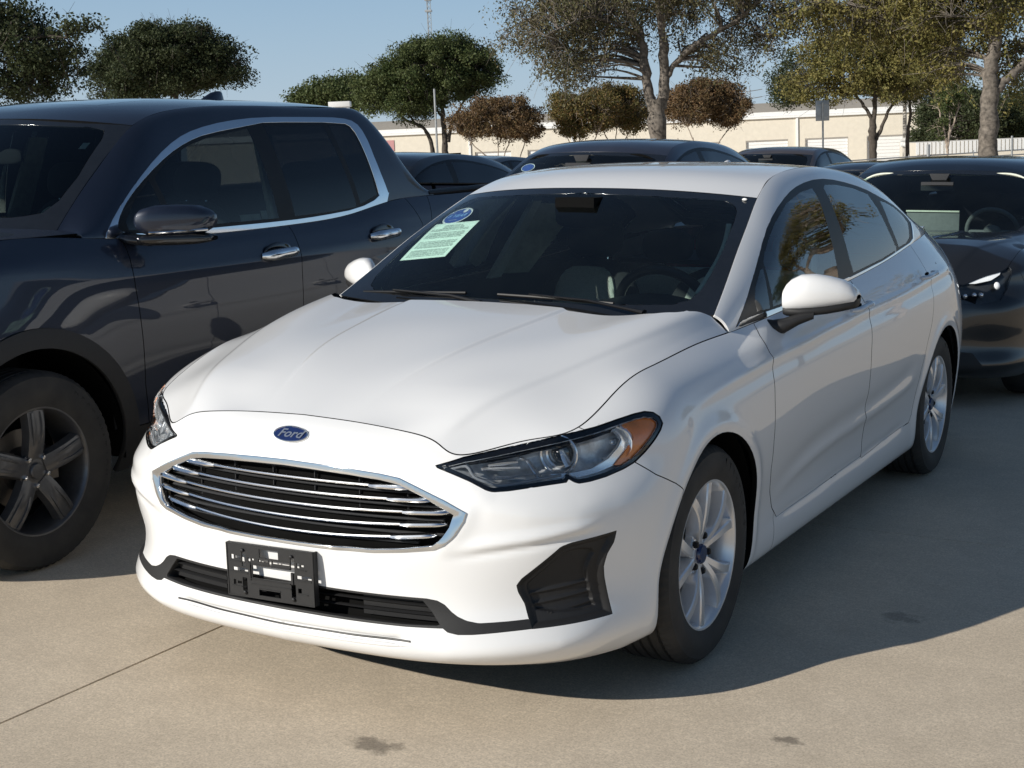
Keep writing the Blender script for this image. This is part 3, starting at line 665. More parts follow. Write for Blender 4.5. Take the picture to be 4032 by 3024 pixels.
    mid('shade_tree', 'rounded green and yellow tree with a forked dark trunk in front of the warehouse', 'G', 3440, 60,
        [([(3440, 760, 0), (3438, 600, 0), (3436, 520, 0), (3436, 470, 0)], .17, .15), ([(3436, 480, 0), (3410, 430, 0), (3370, 370, .2), (3320, 300, .3)], .09, .04), ([(3438, 480, 0), (3445, 400, 0), (3450, 300, 0), (3440, 150, 0)], .11, .04), ([(3442, 560, 0), (3475, 500, 0), (3490, 450, -.2), (3540, 380, -.3), (3620, 300, -.4)], .09, .03)],
        [((3290, 260, 160, 140), 0, 1.8), ((3480, 280, 150, 130), -.8, 1.6), ((3560, 250, 200, 150), .6, 1.8), ((3420, 120, 260, 120), 0, 2.4), ((3700, 220, 150, 130), .6, 1.8), ((3200, 330, 90, 80), 0, 1.0), ((3640, 110, 200, 100), .4, 1.8)], 330, 210, .055, 'leaf_gold', 'bark_dark', 31, spread=.38)
    mid('shade_tree', 'dark green clump of foliage behind the right side of the yellow-green tree', 'G', 3440, 62, [([(3640, 760, 3), (3650, 500, 3), (3660, 380, 3)], .12, .05)], [((3660, 290, 130, 110), 3, 1.5), ((3760, 330, 80, 90), 3, 1.2), ((3160, 300, 60, 110), 3, 1.2)], 150, 230, .055, 'leaf_dark', 'bark_dark', 32, spread=.40)
    mid('live_oak', 'broad dark green live oak with several leaning trunks left of centre', 'LO', 1740, 70,
        [([(1750, 760, 0), (1750, 600, 0), (1750, 520, 0), (1745, 440, 0), (1735, 330, 0)], .20, .07), ([(1700, 720, .5), (1692, 590, .5), (1675, 550, .4), (1640, 525, .3), (1590, 500, .2), (1560, 440, 0)], .13, .05), ([(1765, 600, 0), (1785, 530, 0), (1820, 470, 0), (1860, 400, 0)], .11, .04), ([(1640, 525, .3), (1610, 480, .3), (1600, 400, .3)], .06, .03), ([(1745, 500, 0), (1700, 460, .2), (1650, 440, .3)], .07, .03)],
        [((1700, 330, 200, 120), 0, 2.6), ((1550, 370, 130, 90), 0, 2), ((1850, 320, 140, 100), 0, 2), ((1480, 410, 80, 60), -.5, 1.2), ((1750, 250, 160, 60), 0, 2), ((1620, 430, 140, 70), -.4, 1.6)], 520, 230, .062, 'leaf_green', 'bark_dark', 41, spread=.42)
    myr = 'small rusty crape myrtles in front of the warehouse'
    mid('crape_myrtle', 'rust-brown crape myrtle with pale slender stems beside the live oak', 'ma', 1950, 62,
        [([(1955, 800, 0), (1950, 660, 0), (1930, 590, 0), (1880, 540, 0), (1850, 500, .1)], .05, .02), ([(1960, 800, 0), (1962, 660, 0), (1985, 580, 0), (2010, 520, 0)], .05, .02), ([(1975, 800, 0), (1985, 680, 0), (2040, 600, 0), (2070, 520, 0)], .05, .02), ([(1950, 800, 0), (1948, 640, 0), (1965, 560, 0), (1960, 490, 0)], .04, .02)],
        [((1950, 430, 130, 80), 0, 1.5), ((1850, 440, 75, 60), 0, 1), ((2070, 440, 80, 65), 0, 1.1), ((1990, 385, 120, 40), 0, 1.3), ((2100, 490, 40, 30), 0, .6)], 230, 170, .050, 'leaf_rust', 'bark_pale', 51, myr, spread=.28)
    mid('crape_myrtle', 'green-brown crape myrtle left of the forked oak trunk', 'mb', 2290, 64,
        [([(2290, 780, 0), (2288, 620, 0), (2285, 560, 0), (2270, 500, 0)], .05, .02), ([(2300, 780, 0), (2320, 600, 0), (2350, 540, 0)], .04, .02), ([(2280, 780, 0), (2260, 600, 0), (2230, 530, 0)], .04, .02)],
        [((2250, 440, 75, 80), 0, 1.2), ((2330, 430, 90, 75), 0, 1.2), ((2230, 400, 60, 50), 0, .9), ((2260, 500, 60, 40), 0, .9)], 170, 170, .050, 'leaf_rustgreen', 'bark_pale', 52, myr, spread=.28)
    mid('crape_myrtle', 'yellow-green crape myrtle tucked against the left side of the forked oak trunk', 'mc', 2440, 66,
        [([(2420, 780, 0), (2415, 600, 0), (2390, 540, 0), (2370, 500, 0)], .05, .02), ([(2430, 780, 0), (2440, 600, 0), (2470, 540, 0), (2500, 500, 0)], .05, .02), ([(2425, 780, 0), (2425, 600, 0), (2430, 500, 0)], .04, .02)],
        [((2420, 420, 100, 70), 0, 1.3), ((2500, 430, 70, 90), 0, 1.2), ((2400, 360, 70, 30), 0, 1), ((2380, 470, 60, 50), 0, .9)], 190, 170, .050, 'leaf_rustgreen', 'bark_pale', 53, myr, spread=.28)
    mid('crape_myrtle', 'reddest crape myrtle right of the forked oak trunk', 'md', 2790, 60,
        [([(2780, 780, 0), (2775, 640, 0), (2740, 570, 0), (2710, 500, 0)], .05, .02), ([(2790, 780, 0), (2800, 620, 0), (2850, 540, 0), (2890, 490, 0)], .05, .02), ([(2740, 780, 0), (2735, 620, 0), (2730, 540, 0)], .04, .02), ([(2700, 780, 0), (2690, 620, 0), (2670, 540, 0)], .04, .02)],
        [((2760, 400, 110, 80), 0, 1.5), ((2870, 410, 80, 80), 0, 1.2), ((2790, 340, 60, 35), 0, .8), ((2680, 400, 60, 80), 0, 1.1), ((2890, 460, 50, 40), 0, .7)], 230, 170, .050, 'leaf_rust', 'bark_pale', 54, myr, spread=.28)
    mid('young_tree', 'slim young tree with pinkish bare stems at the right corner of the warehouse', 'Y', 3730, 58,
        [([(3728, 780, 0), (3730, 620, 0), (3738, 540, 0), (3760, 470, 0), (3775, 400, 0)], .08, .03), ([(3730, 600, 0), (3722, 540, 0), (3705, 470, 0), (3690, 400, 0)], .06, .02), ([(3735, 560, 0), (3740, 480, 0), (3735, 400, 0)], .05, .02)],
        [((3700, 500, 22, 45), 0, .4), ((3740, 380, 70, 50), 0, .8)], 40, 130, .050, 'leaf_green', 'bark_pale', 61, spread=.2)
    mid('round_tree', 'olive-green round tree behind the pickup roof', 'L10', 690, 60,
        [([(690, 800, 0), (690, 600, 0), (700, 450, 0), (690, 320, 0)], .2, .08), ([(700, 480, 0), (820, 380, 0), (900, 330, 0)], .09, .03), ([(695, 480, 0), (560, 380, 0), (480, 330, 0)], .09, .03)],
        [((640, 320, 180, 110), 0, 2.4), ((780, 300, 110, 90), 0, 1.8), ((890, 340, 80, 80), 0, 1.4), ((470, 370, 90, 70), 0, 1.5), ((690, 240, 120, 50), 0, 1.5), ((940, 390, 60, 40), 0, 1), ((700, 400, 260, 60), 0, 2.2), ((480, 430, 110, 50), 0, 1.5)], 560, 190, .060, 'leaf_dark', 'bark_dark', 71, spread=.42)
    # the near tree whose boughs enter at the left edge
    D = 28; r = (-250, 450, 2.58); s = 5700/D
    def P(*pts): return [((px-r[0])/s, dep, r[2]+(r[1]-y)/s) for px, y, dep in pts]
    tree('oak_tree', 'dark oak whose long boughs reach in at the upper left corner', BGP['L11'][:2],
         [(P((-250, 760, 0), (-250, 450, 0), (-230, 200, 0)), .22, .16), (P((-240, 300, 0), (-100, 220, -.3), (60, 190, -.5), (200, 180, -.6), (330, 190, -.7)), .09, .02), (P((-230, 200, 0), (-120, 60, 0), (20, -40, 0), (120, -100, 0)), .12, .04), (P((-100, 220, -.3), (40, 260, 0), (150, 300, .2), (250, 330, .2)), .05, .015), (P((-240, 260, 0), (-400, 150, 0), (-500, 60, 0)), .1, .04)],
         [ell(60, 120, 140, 130, r, 0, 1.0, D), ell(200, 200, 150, 90, r, -.4, .8, D), ell(110, 300, 160, 110, r, .2, .9, D), ell(350, 170, 90, 70, r, -.6, .5, D), ell(30, 380, 120, 60, r, 0, .8, D), ell(-300, 50, 300, 200, r, 0, 1.6, D), ell(290, 270, 90, 60, r, 0, .6, D)],
         420, 105, .040, 'leaf_dark', 'bark_dark', spread=.24, seed=81, twig=.010, droop=.05, strands=120)
    for (key, px0, D, env, sd, lb) in (('C5', 1290, 105, [((1200, 385, 45, 25), 0, 2), ((1290, 370, 70, 40), 0, 3), ((1370, 380, 60, 50), 0, 3)], 91, 'distant pale green conifers above the pickup bed'),
                                      ('R12', 3660, 105, [((3840, 460, 80, 100), 0, 3), ((3740, 440, 60, 80), 2, 3), ((3700, 520, 50, 70), 2, 3)], 92, 'dark evergreen beyond the right corner of the warehouse'),
                                      ('R13', 3980, 110, [((3960, 460, 70, 100), 0, 3), ((4050, 450, 70, 110), 0, 3), ((3900, 480, 60, 90), 2, 3)], 93, 'dark evergreen behind the white shed at the right edge')):
        mid('evergreen_tree', lb, key, px0, D, [([(px0+60, 760, 0), (px0+60, 420, 0)], .2, .08)], env, 170, 210, .11, 'leaf_dark' if sd > 91 else 'leaf_green', 'bark_dark', sd, y0=500 if key != 'C5' else 400, spread=.75)
# outlines of the white sedan, in metres: front view (x,z), side view (y,z) or corner view ((x+y)/sqrt2, z)
HD_HL = [(-0.2681,0.7308),(-0.2505,0.7363),(-0.1963,0.7521),(-0.1052,0.7675),(-0.0170,0.7824),(0.0588,0.7952),(0.1152,0.8033),(0.1708,0.8101),(0.2417,0.8223),(0.2971,0.8301),(0.3347,0.8322),(0.3632,0.8268),(0.3823,0.8135),(0.3883,0.7961),(0.3771,0.7810),(0.3495,0.7563),(0.3175,0.7314),(0.2794,0.7073),(0.2424,0.6950),(0.1851,0.6827),(0.1342,0.6761),(0.1018,0.6746),(0.0900,0.6783),(0.0746,0.6874),(0.0670,0.6801),(0.0104,0.6766),(-0.0493,0.6720),(-0.0930,0.6681),(-0.1323,0.6668),(-0.1483,0.6710),(-0.1868,0.6924),(-0.2257,0.7097),(-0.2542,0.7215),(-0.2645,0.7259)]
HD_AMBER = [(0.2586,0.8147),(0.2966,0.8213),(0.3231,0.8238),(0.3594,0.8181),(0.3774,0.8061),(0.3803,0.7946),(0.3691,0.7823),(0.3425,0.7632),(0.3107,0.7412),(0.2766,0.7163),(0.2475,0.7070),(0.2197,0.7076),(0.2382,0.7212),(0.2602,0.7390),(0.2789,0.7572),(0.2894,0.7732),(0.2862,0.7878),(0.2741,0.8041)]
HD_CHROMEB = [(0.2197,0.7076),(0.2382,0.7212),(0.2602,0.7390),(0.2789,0.7572),(0.2894,0.7732),(0.2862,0.7878),(0.2741,0.8041),(0.2586,0.8147),(0.2289,0.8083),(0.2452,0.7951),(0.2538,0.7747),(0.2396,0.7503),(0.2075,0.7248),(0.1557,0.7078),(0.0909,0.7028),(0.0298,0.7045),(0.0287,0.6965),(0.1051,0.6921),(0.1710,0.6978)]
HD_FOG = [(0.2037,0.5386),(0.1971,0.5087),(0.1771,0.4773),(0.1686,0.4435),(0.1721,0.4127),(0.1824,0.3667),(0.1950,0.3102),(0.0902,0.3189),(-0.0398,0.3254),(-0.0556,0.3642),(-0.0736,0.3983),(-0.0775,0.4155),(-0.0675,0.4321),(-0.0165,0.4733),(0.0388,0.5170),(0.0679,0.5244)]
HD_FOGIN = [(0.1516,0.4943),(0.1255,0.4462),(0.1240,0.4264),(0.1459,0.3502),(0.1551,0.3304),(-0.0202,0.3348),(-0.0414,0.3771),(-0.0509,0.4115),(-0.0420,0.4207),(0.0030,0.4569),(0.0493,0.4941),(0.0886,0.5039)]
HD_GROUT = [(-0.2000,0.7160),(0.0000,0.7150),(0.1011,0.7132),(0.2111,0.7089),(0.3036,0.7020),(0.3580,0.6942),(0.4124,0.6728),(0.4843,0.6433),(0.5422,0.6146),(0.5375,0.5923),(0.5134,0.5507),(0.4877,0.5268),(0.4613,0.5140),(0.3788,0.5029),(0.2917,0.4950),(0.1775,0.4940),(0.0662,0.4936),(0.0000,0.4940),(-0.2000,0.4940)]
HD_GRIN = [(-0.2000,0.7020),(0.0000,0.7020),(0.1030,0.6997),(0.2128,0.6955),(0.3051,0.6886),(0.3547,0.6806),(0.4239,0.6535),(0.5122,0.6091),(0.5037,0.5730),(0.4829,0.5403),(0.4611,0.5232),(0.3787,0.5103),(0.2915,0.5020),(0.1775,0.5002),(0.0663,0.4994),(0.0000,0.5000),(-0.2000,0.5000)]
HD_VAL = [(-0.2000,0.3810),(0.1000,0.3810),(0.2760,0.3790),(0.4400,0.3770),(0.4680,0.3730),(0.4870,0.3630),(0.5050,0.3450),(0.5220,0.3330),(0.5450,0.3230),(0.5750,0.3170),(0.6440,0.3200),(0.6900,0.3245),(0.7600,0.3200),(0.8330,0.3090),(0.8380,0.3065),(0.7500,0.3040),(0.6450,0.2970),(0.5650,0.2900),(0.5280,0.2890),(0.5020,0.2940),(0.4890,0.3035),(0.3900,0.3010),(0.2500,0.3010),(0.1000,0.3015),(-0.2000,0.3015)]
HD_LOWOP = [(-0.2000,0.3770),(0.1000,0.3770),(0.2760,0.3750),(0.4300,0.3720),(0.4550,0.3450),(0.4830,0.3080),(0.3900,0.3050),(0.2500,0.3055),(0.1000,0.3060),(-0.2000,0.3060)]
HD_DLO = [(0.4598,0.9615),(0.6016,0.9710),(1.7535,1.0137),(2.2069,1.0367),(2.5305,1.0621),(2.7748,1.0795),(2.8768,1.0960),(2.8852,1.1190),(2.9049,1.1823),(2.9207,1.2107),(2.7288,1.2545),(2.5766,1.3089),(2.3801,1.3583),(2.0731,1.3994),(1.8098,1.4140),(1.5559,1.3976),(1.3552,1.3665),(1.1432,1.3113),(0.9602,1.2397),(0.7413,1.1223),(0.5877,1.0306)]
HD_PFRONT = [(0.8811,1.1855),(1.0864,1.2755),(1.2838,1.3354),(1.4935,1.3680),(1.6736,1.3803),(1.6890,1.3689),(1.6007,1.2250),(1.5645,1.0370),(0.7820,1.0036),(0.8105,1.1043)]
HD_PFQ = [(0.5894,0.9931),(0.6413,1.0465),(0.7777,1.1324),(0.8206,1.1507),(0.7804,1.0724),(0.7544,1.0020),(0.6223,0.9919)]
HD_PREAR = [(1.8307,1.3820),(2.0125,1.3791),(2.2225,1.3568),(2.3607,1.3278),(2.3923,1.2746),(2.4300,1.1684),(2.4837,1.0709),(1.7646,1.0353),(1.7518,1.1867),(1.7769,1.3007)]
HD_PRQ = [(2.4858,1.2956),(2.6261,1.2703),(2.7633,1.2242),(2.8270,1.1806),(2.7215,1.1059),(2.6075,1.0848),(2.5108,1.1917)]
HD_CLEAR = [(-0.2000,1.0360),(0.0000,1.0360),(0.3000,1.0360),(0.5200,1.0370),(0.5930,1.0400),(0.6340,1.0530),(0.6500,1.0800),(0.6500,1.1200),(0.6360,1.2000),(0.6050,1.2850),(0.5880,1.3180),(0.5600,1.3400),(0.5200,1.3530),(0.3800,1.3620),(0.2000,1.3720),(0.0000,1.3780),(-0.2000,1.3780)]
# ------------------------------------------------------------------ white sedan: surfaces (right-hand half, x >= 0; y runs to the rear)
def wrap_from(front, side, rear):
    return np.array(front+side+rear).transpose(1, 0, 2)
def hero_surfaces():
    z = [.17, .205, .26, .34, .47, .60, .70]
    plan = [
     [(0,-.80),(.2,-.795),(.4,-.775),(.56,-.73),(.68,-.66),(.755,-.57),(.80,-.48),(.82,-.40)],
     [(0,-.915),(.2,-.905),(.4,-.88),(.56,-.825),(.69,-.735),(.775,-.63),(.83,-.50),(.865,-.40)],
     [(0,-.94),(.2,-.93),(.41,-.90),(.57,-.845),(.705,-.757),(.80,-.645),(.86,-.505),(.885,-.40)],
     [(0,-.925),(.2,-.918),(.40,-.885),(.56,-.83),(.69,-.74),(.787,-.632),(.852,-.50),(.887,-.39)],
     [(0,-.93),(.2,-.92),(.4,-.885),(.56,-.828),(.695,-.745),(.792,-.637),(.862,-.50),(.900,-.38)],
     [(0,-.915),(.2,-.905),(.4,-.87),(.56,-.822),(.695,-.748),(.80,-.637),(.875,-.495),(.908,-.37)],
     [(0,-.89),(.2,-.882),(.39,-.85),(.51,-.814),(.63,-.748),(.755,-.627),(.845,-.48),(.897,-.35)]]
    zz = [[v]*8 for v in z]; zz[6] = [.70,.70,.70,.695,.685,.69,.70,.72]
    rows = [[(p[0], p[1], zz[i][k]) for k, p in enumerate(pl)] for i, pl in enumerate(plan)]
    rows.append([(0,-.862,.78),(.19,-.857,.776),(.345,-.84,.765),(.45,-.822,.745),(.56,-.775,.727),(.68,-.672,.757),(.785,-.555,.775),(.848,-.40,.812)])
    r8 = [(0,-.805,.826),(.18,-.803,.820),(.33,-.80,.808),(.432,-.797,.786),(.508,-.785,.757),(.63,-.672,.785),(.735,-.553,.813),(.753,-.37,.880)]
    rows.append(r8)
    front = [[rows[i][k] for i in range(9)] for k in range(8)]
    def sec(y, xs, zs, top):
        return [(xs[i], y, zs[i]) for i in range(8)]+[top]
    Z0 = [.165,.185,.255,.34,.48,.62]
    side = [
     sec(-.15, [.80,.87,.885,.892,.910,.919,.905,.860], Z0+[.75,.855], (.767,-.14,.925)),
     sec(.15, [.80,.868,.885,.890,.910,.921,.912,.872], Z0+[.755,.872], (.775,.16,.948)),
     sec(.43, [.79,.866,.885,.885,.905,.921,.915,.882], Z0+[.76,.875], (.787,.43,.957)),
     sec(.85, [.79,.865,.886,.880,.900,.920,.920,.892], Z0+[.77,.89], (.812,.85,.983)),
     sec(1.35, [.79,.865,.886,.880,.900,.921,.922,.893], Z0+[.775,.90], (.808,1.35,1.002)),
     sec(1.90, [.79,.865,.887,.882,.902,.922,.924,.894], Z0+[.78,.91], (.797,1.90,1.027)),
     sec(2.35, [.79,.866,.888,.888,.906,.924,.925,.892], Z0+[.785,.925], (.785,2.35,1.055)),
     sec(2.85, [.79,.868,.890,.896,.912,.924,.920,.875], Z0+[.79,.945], (.757,2.85,1.09)),
     sec(3.25, [.77,.850,.872,.880,.896,.903,.892,.838], Z0+[.79,.955], (.71,3.25,1.105)),
     sec(3.55, [.70,.775,.80,.812,.830,.838,.820,.765], Z0+[.79,.96], (.64,3.55,1.11))]
    def rs(x, y, t): return [(x, y-.06, .19),(x+.01, y-.01, .22),(x+.01, y+.015, .30),(x+.01, y+.02, .38),(x+.01, y+.02, .50),(x+.01, y+.01, .63),(x, y-.01, .78),(x-.01, y-.03, .95),(t[0], t[1], t[2])]
    rear = [rs(.70, 3.75, (.57,3.72,1.108)), rs(.53, 3.87, (.45,3.82,1.112)), rs(.28, 3.92, (.26,3.86,1.118)), rs(0, 3.93, (0,3.87,1.12))]
    P = wrap_from(front, side, rear)
    tu = chord([p for p in P[5]])
    n = P.shape[1]
    su = [.009 if i < 10 else (.016 if i < 16 else .04) for i in range(n-1)]
    Gw = surf(P, su, .0095, tu=tu)
    # hood: lateral sections between centre line and the fender cut line
    top = Gw[-1]; i4 = np.argmin(np.linalg.norm(top-P[8][4], axis=1)); i9 = np.argmax((top[:, 1] > .412) & (top[:, 0] > .7) & (top[:, 1] < 1)); side_l = top[i4:i9+1]
    cen = np.array([(0,-.805,.826),(0,-.60,.897),(0,-.40,.948),(0,-.15,.997),(0,.10,1.028),(0,.30,1.045)])
    inn = np.array([(.150,-.803,.8215),(.185,-.62,.893),(.231,-.419,.950),(.270,-.15,.993),(.300,.09,1.022),(.312,.268,1.040)])
    out = np.array([(.437,-.797,.785),(.500,-.64,.866),(.571,-.44,.914),(.631,-.238,.952),(.690,.05,.993),(.728,.408,1.024)])
    nv = 120; v = np.linspace(0, 1, nv)
    def cv(Q): t_ = chord(Q); return spl(t_, Q, v*t_[-1])
    C_, I_, O_ = cv(cen), cv(inn), cv(out); cs = chord(side_l); S_ = np.stack([np.interp(v*cs[-1], cs, side_l[:, k]) for k in range(3)], 1)
    half = (C_+I_)/2; half[:, 2] = C_[:, 2]*.72+I_[:, 2]*.28
    mid = (I_+O_)/2+A(0, 0, .006)*np.clip(v/.2, 0, 1)[:, None]; qq = (O_+S_)/2-A(0, 0, .001)*np.clip(v/.2, 0, 1)[:, None]
    net = np.stack([C_, half, I_, mid, O_, qq, S_], 0); nl = 150
    fr_ = np.linspace(0, 1, nl); Gh = np.zeros((nl, nv, 3)); sm = lambda t: np.clip(t, 0, 1)**2*(3-2*np.clip(t, 0, 1))
    for k in range(nv):
        t_ = chord(net[:, k]); Gh[:, k] = spl(t_, net[:, k], fr_*t_[-1]); x = Gh[:, k, 0]
        d = x-I_[k, 0]; Gh[:, k, 2] -= .0042*np.tanh(d/.008)*np.exp(-np.abs(d)/.085)*sm(v[k]/.45)*np.where(d < 0, np.clip(x/.05, 0, 1), 1)
        d = x-O_[k, 0]; Gh[:, k, 2] -= .0034*np.tanh(d/.012)*np.exp(-np.abs(d)/.06)*sm(v[k]/.08)*np.clip((S_[k, 0]-x)/.03, 0, 1)
    row = top[:i4+1]; dl = np.zeros((Gh.shape[1], 3))
    dl = np.zeros((Gh.shape[0], 3))
    for k in range(Gh.shape[0]):
        x = Gh[k, 0, 0]; dl[k, 1] = np.interp(x, row[:, 0], row[:, 1])-Gh[k, 0, 1]; dl[k, 2] = np.interp(x, row[:, 0], row[:, 2])-Gh[k, 0, 2]
    for j in range(nv): Gh[:, j] += dl*max(0, 1-v[j]/.10)**2
    # windshield
    gl = np.array([(.744,.392,1.014),(.717,.56,1.096),(.683,.76,1.198),(.650,.95,1.285),(.618,1.123,1.359)]); tg = chord(gl)
    wc = np.array([(0,.28,1.00),(0,.49,1.135),(0,.67,1.240),(0,.83,1.325),(0,.985,1.396)]); tw = chord(wc)
    v = np.linspace(0, 1, 48); GL = spl(tg, gl, v*tg[-1]); WC = spl(tw, wc, v*tw[-1]); u = np.linspace(0, 1, 48)
    U, Vv = np.meshgrid(u, np.arange(len(v))); G = np.zeros(U.shape+(3,))
    G[..., 0] = U*GL[:, 0][Vv]; G[..., 1] = WC[:, 1][Vv]+(GL[:, 1]-WC[:, 1])[Vv]*U**2.3; G[..., 2] = WC[:, 2][Vv]+(GL[:, 2]-WC[:, 2])[Vv]*U**2.3
    Gs = G
    # roof, rear window, deck
    D = np.array([(.618,1.123,1.359),(.600,1.235,1.396),(.583,1.36,1.425),(.568,1.60,1.450),(.560,1.90,1.457),(.555,2.2,1.445),(.565,2.5,1.413),(.578,2.8,1.347),(.595,3.08,1.245),(.60,3.33,1.15)])
    rc = np.array([(0,.985,1.396),(0,1.15,1.443),(0,1.35,1.470),(0,1.62,1.480),(0,1.90,1.480),(0,2.2,1.466),(0,2.52,1.430),(0,2.84,1.360),(0,3.12,1.255),(0,3.38,1.155)])
    def lat(D, rc, nv, nu, p):
        tD, tR = chord(D), chord(rc); kn = np.linspace(0, 1, len(D)); v = np.linspace(0, 1, nv); DD = spl(kn, D, v); RC = spl(kn, rc, v)
        u = np.linspace(0, 1, nu); U, Vv = np.meshgrid(u, np.arange(nv)); G = np.zeros(U.shape+(3,))
        G[..., 0] = U*DD[:, 0][Vv]
        for k in (1, 2): G[..., k] = RC[:, k][Vv]+(DD[:, k]-RC[:, k])[Vv]*U**p
        return G
    Gr = lat(D, rc, 110, 40, 2.4)
    Dd = np.array([(.60,3.33,1.15),(.62,3.5,1.128),(.60,3.7,1.118),(.50,3.82,1.112)]); dc = np.array([(0,3.38,1.155),(0,3.55,1.142),(0,3.75,1.13),(0,3.87,1.12)])
    Gd = lat(Dd, dc, 20, 24, 2.6)
    # side of the greenhouse: hermite sections from the belt line up to the pillar/roof edge
    top = np.vstack([gl[:-1], D]); tt = chord(top)
    yb = [.42,.60,.80,1.0,1.2,1.5,1.8,2.2,2.6,2.85,3.1,3.35]
    v = np.linspace(0, 1, 150); T = spl(tt, top, v*tt[-1])
    # belt point for each top point
    P8 = np.array(P[8][9:18]+0); by = P8[:, 1]; yt = T[:, 1]
    yB = np.interp(v, [0, .12, .25, 1], [.44, .60, .86, 3.50]); yB = np.interp(v, [0, 1], [.44, 3.5])
    yB = np.maximum(yt+np.interp(v, [0, .25, .6, 1], [.02, .02, 0, .05]), .418)
    B = spl(by, P8, yB); B[:, 1] = yB
    nu = 30; s_ = np.linspace(0, 1, nu)
    L = np.linalg.norm(T-B, axis=1)[:, None]
    mB = np.stack([np.full(len(v), -.20), np.zeros(len(v)), np.ones(len(v))], 1)*L*np.interp(v, [0, .3, .5, .8, 1], [1.0, 1.05, 1.1, 1.05, 1.0])[:, None]
    mt_dir = np.stack([np.full(len(v), -.80), -np.interp(v, [0, .28, .36, .42, 1], [.55, .5, .25, 0, -.25]), np.interp(v, [0, .3, .5, 1], [.45, .35, .22, .3])], 1)
    mT = mt_dir*np.minimum(L, .33)*np.interp(v, [0, 1], [1.0, 1.0])[:, None]*.95
    G = np.zeros((nu, len(v), 3))
    for i, t in enumerate(s_):
        h00, h10, h01, h11 = 2*t**3-3*t**2+1, t**3-2*t**2+t, -2*t**3+3*t**2, t**3-t**2
        G[i] = h00*B+h10*mB+h01*T+h11*mT
    Gg = G
    return dict(wrap=grid_tm(Gw), hood=grid_tm(Gh), shield=grid_tm(Gs), roof=grid_tm(Gr), deck=grid_tm(Gd), green=grid_tm(Gg))
# ------------------------------------------------------------------ white sedan: features and parts
X_, Y_, Z_ = A(1, 0, 0), A(0, 1, 0), A(0, 0, 1); S_ = A(1, 1, 0)/math.sqrt(2)
def arc_poly(cy, cz, r, a0=-25, a1=205, n=40, base=.0):
    P = [(cy+r*math.cos(math.radians(a)), cz+r*math.sin(math.radians(a))) for a in np.linspace(a0, a1, n)]
    return P+[(P[-1][0]-.02, base), (P[0][0]+.02, base)]
def orient(HS):
    for k, tm in HS.items():
        if tm.N[:, 2].mean() < 0 or (k in ('wrap', 'green') and tm.N[:, 0].mean() < 0): tm.F = tm.F[:, ::-1]; tm.normals()
    return HS
def both(name, tm, mat, parent, label=None, **k):
    o1 = panel(name, tm, mat, parent, **k); o2 = panel(name, tm.mirrored(), mat, parent, **k)
    if label: o1['label'] = label; o2['label'] = label
    return o1, o2
def subdiv(t):
    E = {}; V = list(t.V); N = list(t.N); F = []
    def m_(i, j):
        k = (min(i, j), max(i, j))
        if k not in E: E[k] = len(V); V.append((t.V[i]+t.V[j])/2); n_ = t.N[i]+t.N[j]; N.append(n_/np.linalg.norm(n_))
        return E[k]
    for a, b, c in t.F: ab, bc, ca = m_(a, b), m_(b, c), m_(c, a); F += [(a, ab, ca), (ab, b, bc), (ca, bc, c), (ab, bc, ca)]
    o = TM.__new__(TM); o.V = np.array(V); o.N = np.array(N); o.F = np.array(F); o.L = np.zeros(len(F), int); return o
def inset_poly(P, d):
    """shrink a closed outline by d"""
    P = np.asarray(P, float); n = len(P); ar = 0
    for i in range(n): ar += P[i][0]*P[(i+1) % n][1]-P[(i+1) % n][0]*P[i][1]
    sg = 1 if ar > 0 else -1; out = []
    for i in range(n):
        e0 = P[i]-P[i-1]; e1 = P[(i+1) % n]-P[i]; e0 /= np.linalg.norm(e0)+1e-12; e1 /= np.linalg.norm(e1)+1e-12
        n0 = np.array([-e0[1], e0[0]])*sg; n1 = np.array([-e1[1], e1[0]])*sg; b = n0+n1; L = np.linalg.norm(b)
        b = b/max(L, 1e-6); out.append(P[i]+b*d/max(.55, b@n0))
    return np.array(out)
def smooth_poly(P, it=2):
    P = np.asarray(P, float)
    for _ in range(it):
        Q = []
        for i in range(len(P)):
            a, b = P[i], P[(i+1) % len(P)]; Q += [a*.75+b*.25, a*.25+b*.75]
        P = np.array(Q)
    return P
def text_mesh(s, size, depth, mat, parent, name, M, shear=0, bold=0):
    cu = bpy.data.curves.new(name, 'FONT'); cu.body = s; cu.size = size; cu.extrude = depth; cu.align_x = 'CENTER'; cu.align_y = 'CENTER'; cu.shear = shear; cu.offset = bold; cu.resolution_u = 3
    o = bpy.data.objects.new(name, cu); COL.objects.link(o); dg = bpy.context.evaluated_depsgraph_get()
    me = bpy.data.meshes.new_from_object(o.evaluated_get(dg)); bpy.data.objects.remove(o); bpy.data.curves.remove(cu)
    me.transform(M); me.name = name; me.materials.clear()
    return link(name, me, mat, parent)
def frame_mat(origin, xaxis, normal):
    x = np.asarray(xaxis, float); x = x/np.linalg.norm(x); n = np.asarray(normal, float); n = n/np.linalg.norm(n); x = x-n*(x@n); x /= np.linalg.norm(x); y = np.cross(n, x)
    return Matrix(((x[0], y[0], n[0], origin[0]), (x[1], y[1], n[1], origin[1]), (x[2], y[2], n[2], origin[2]), (0, 0, 0, 1)))
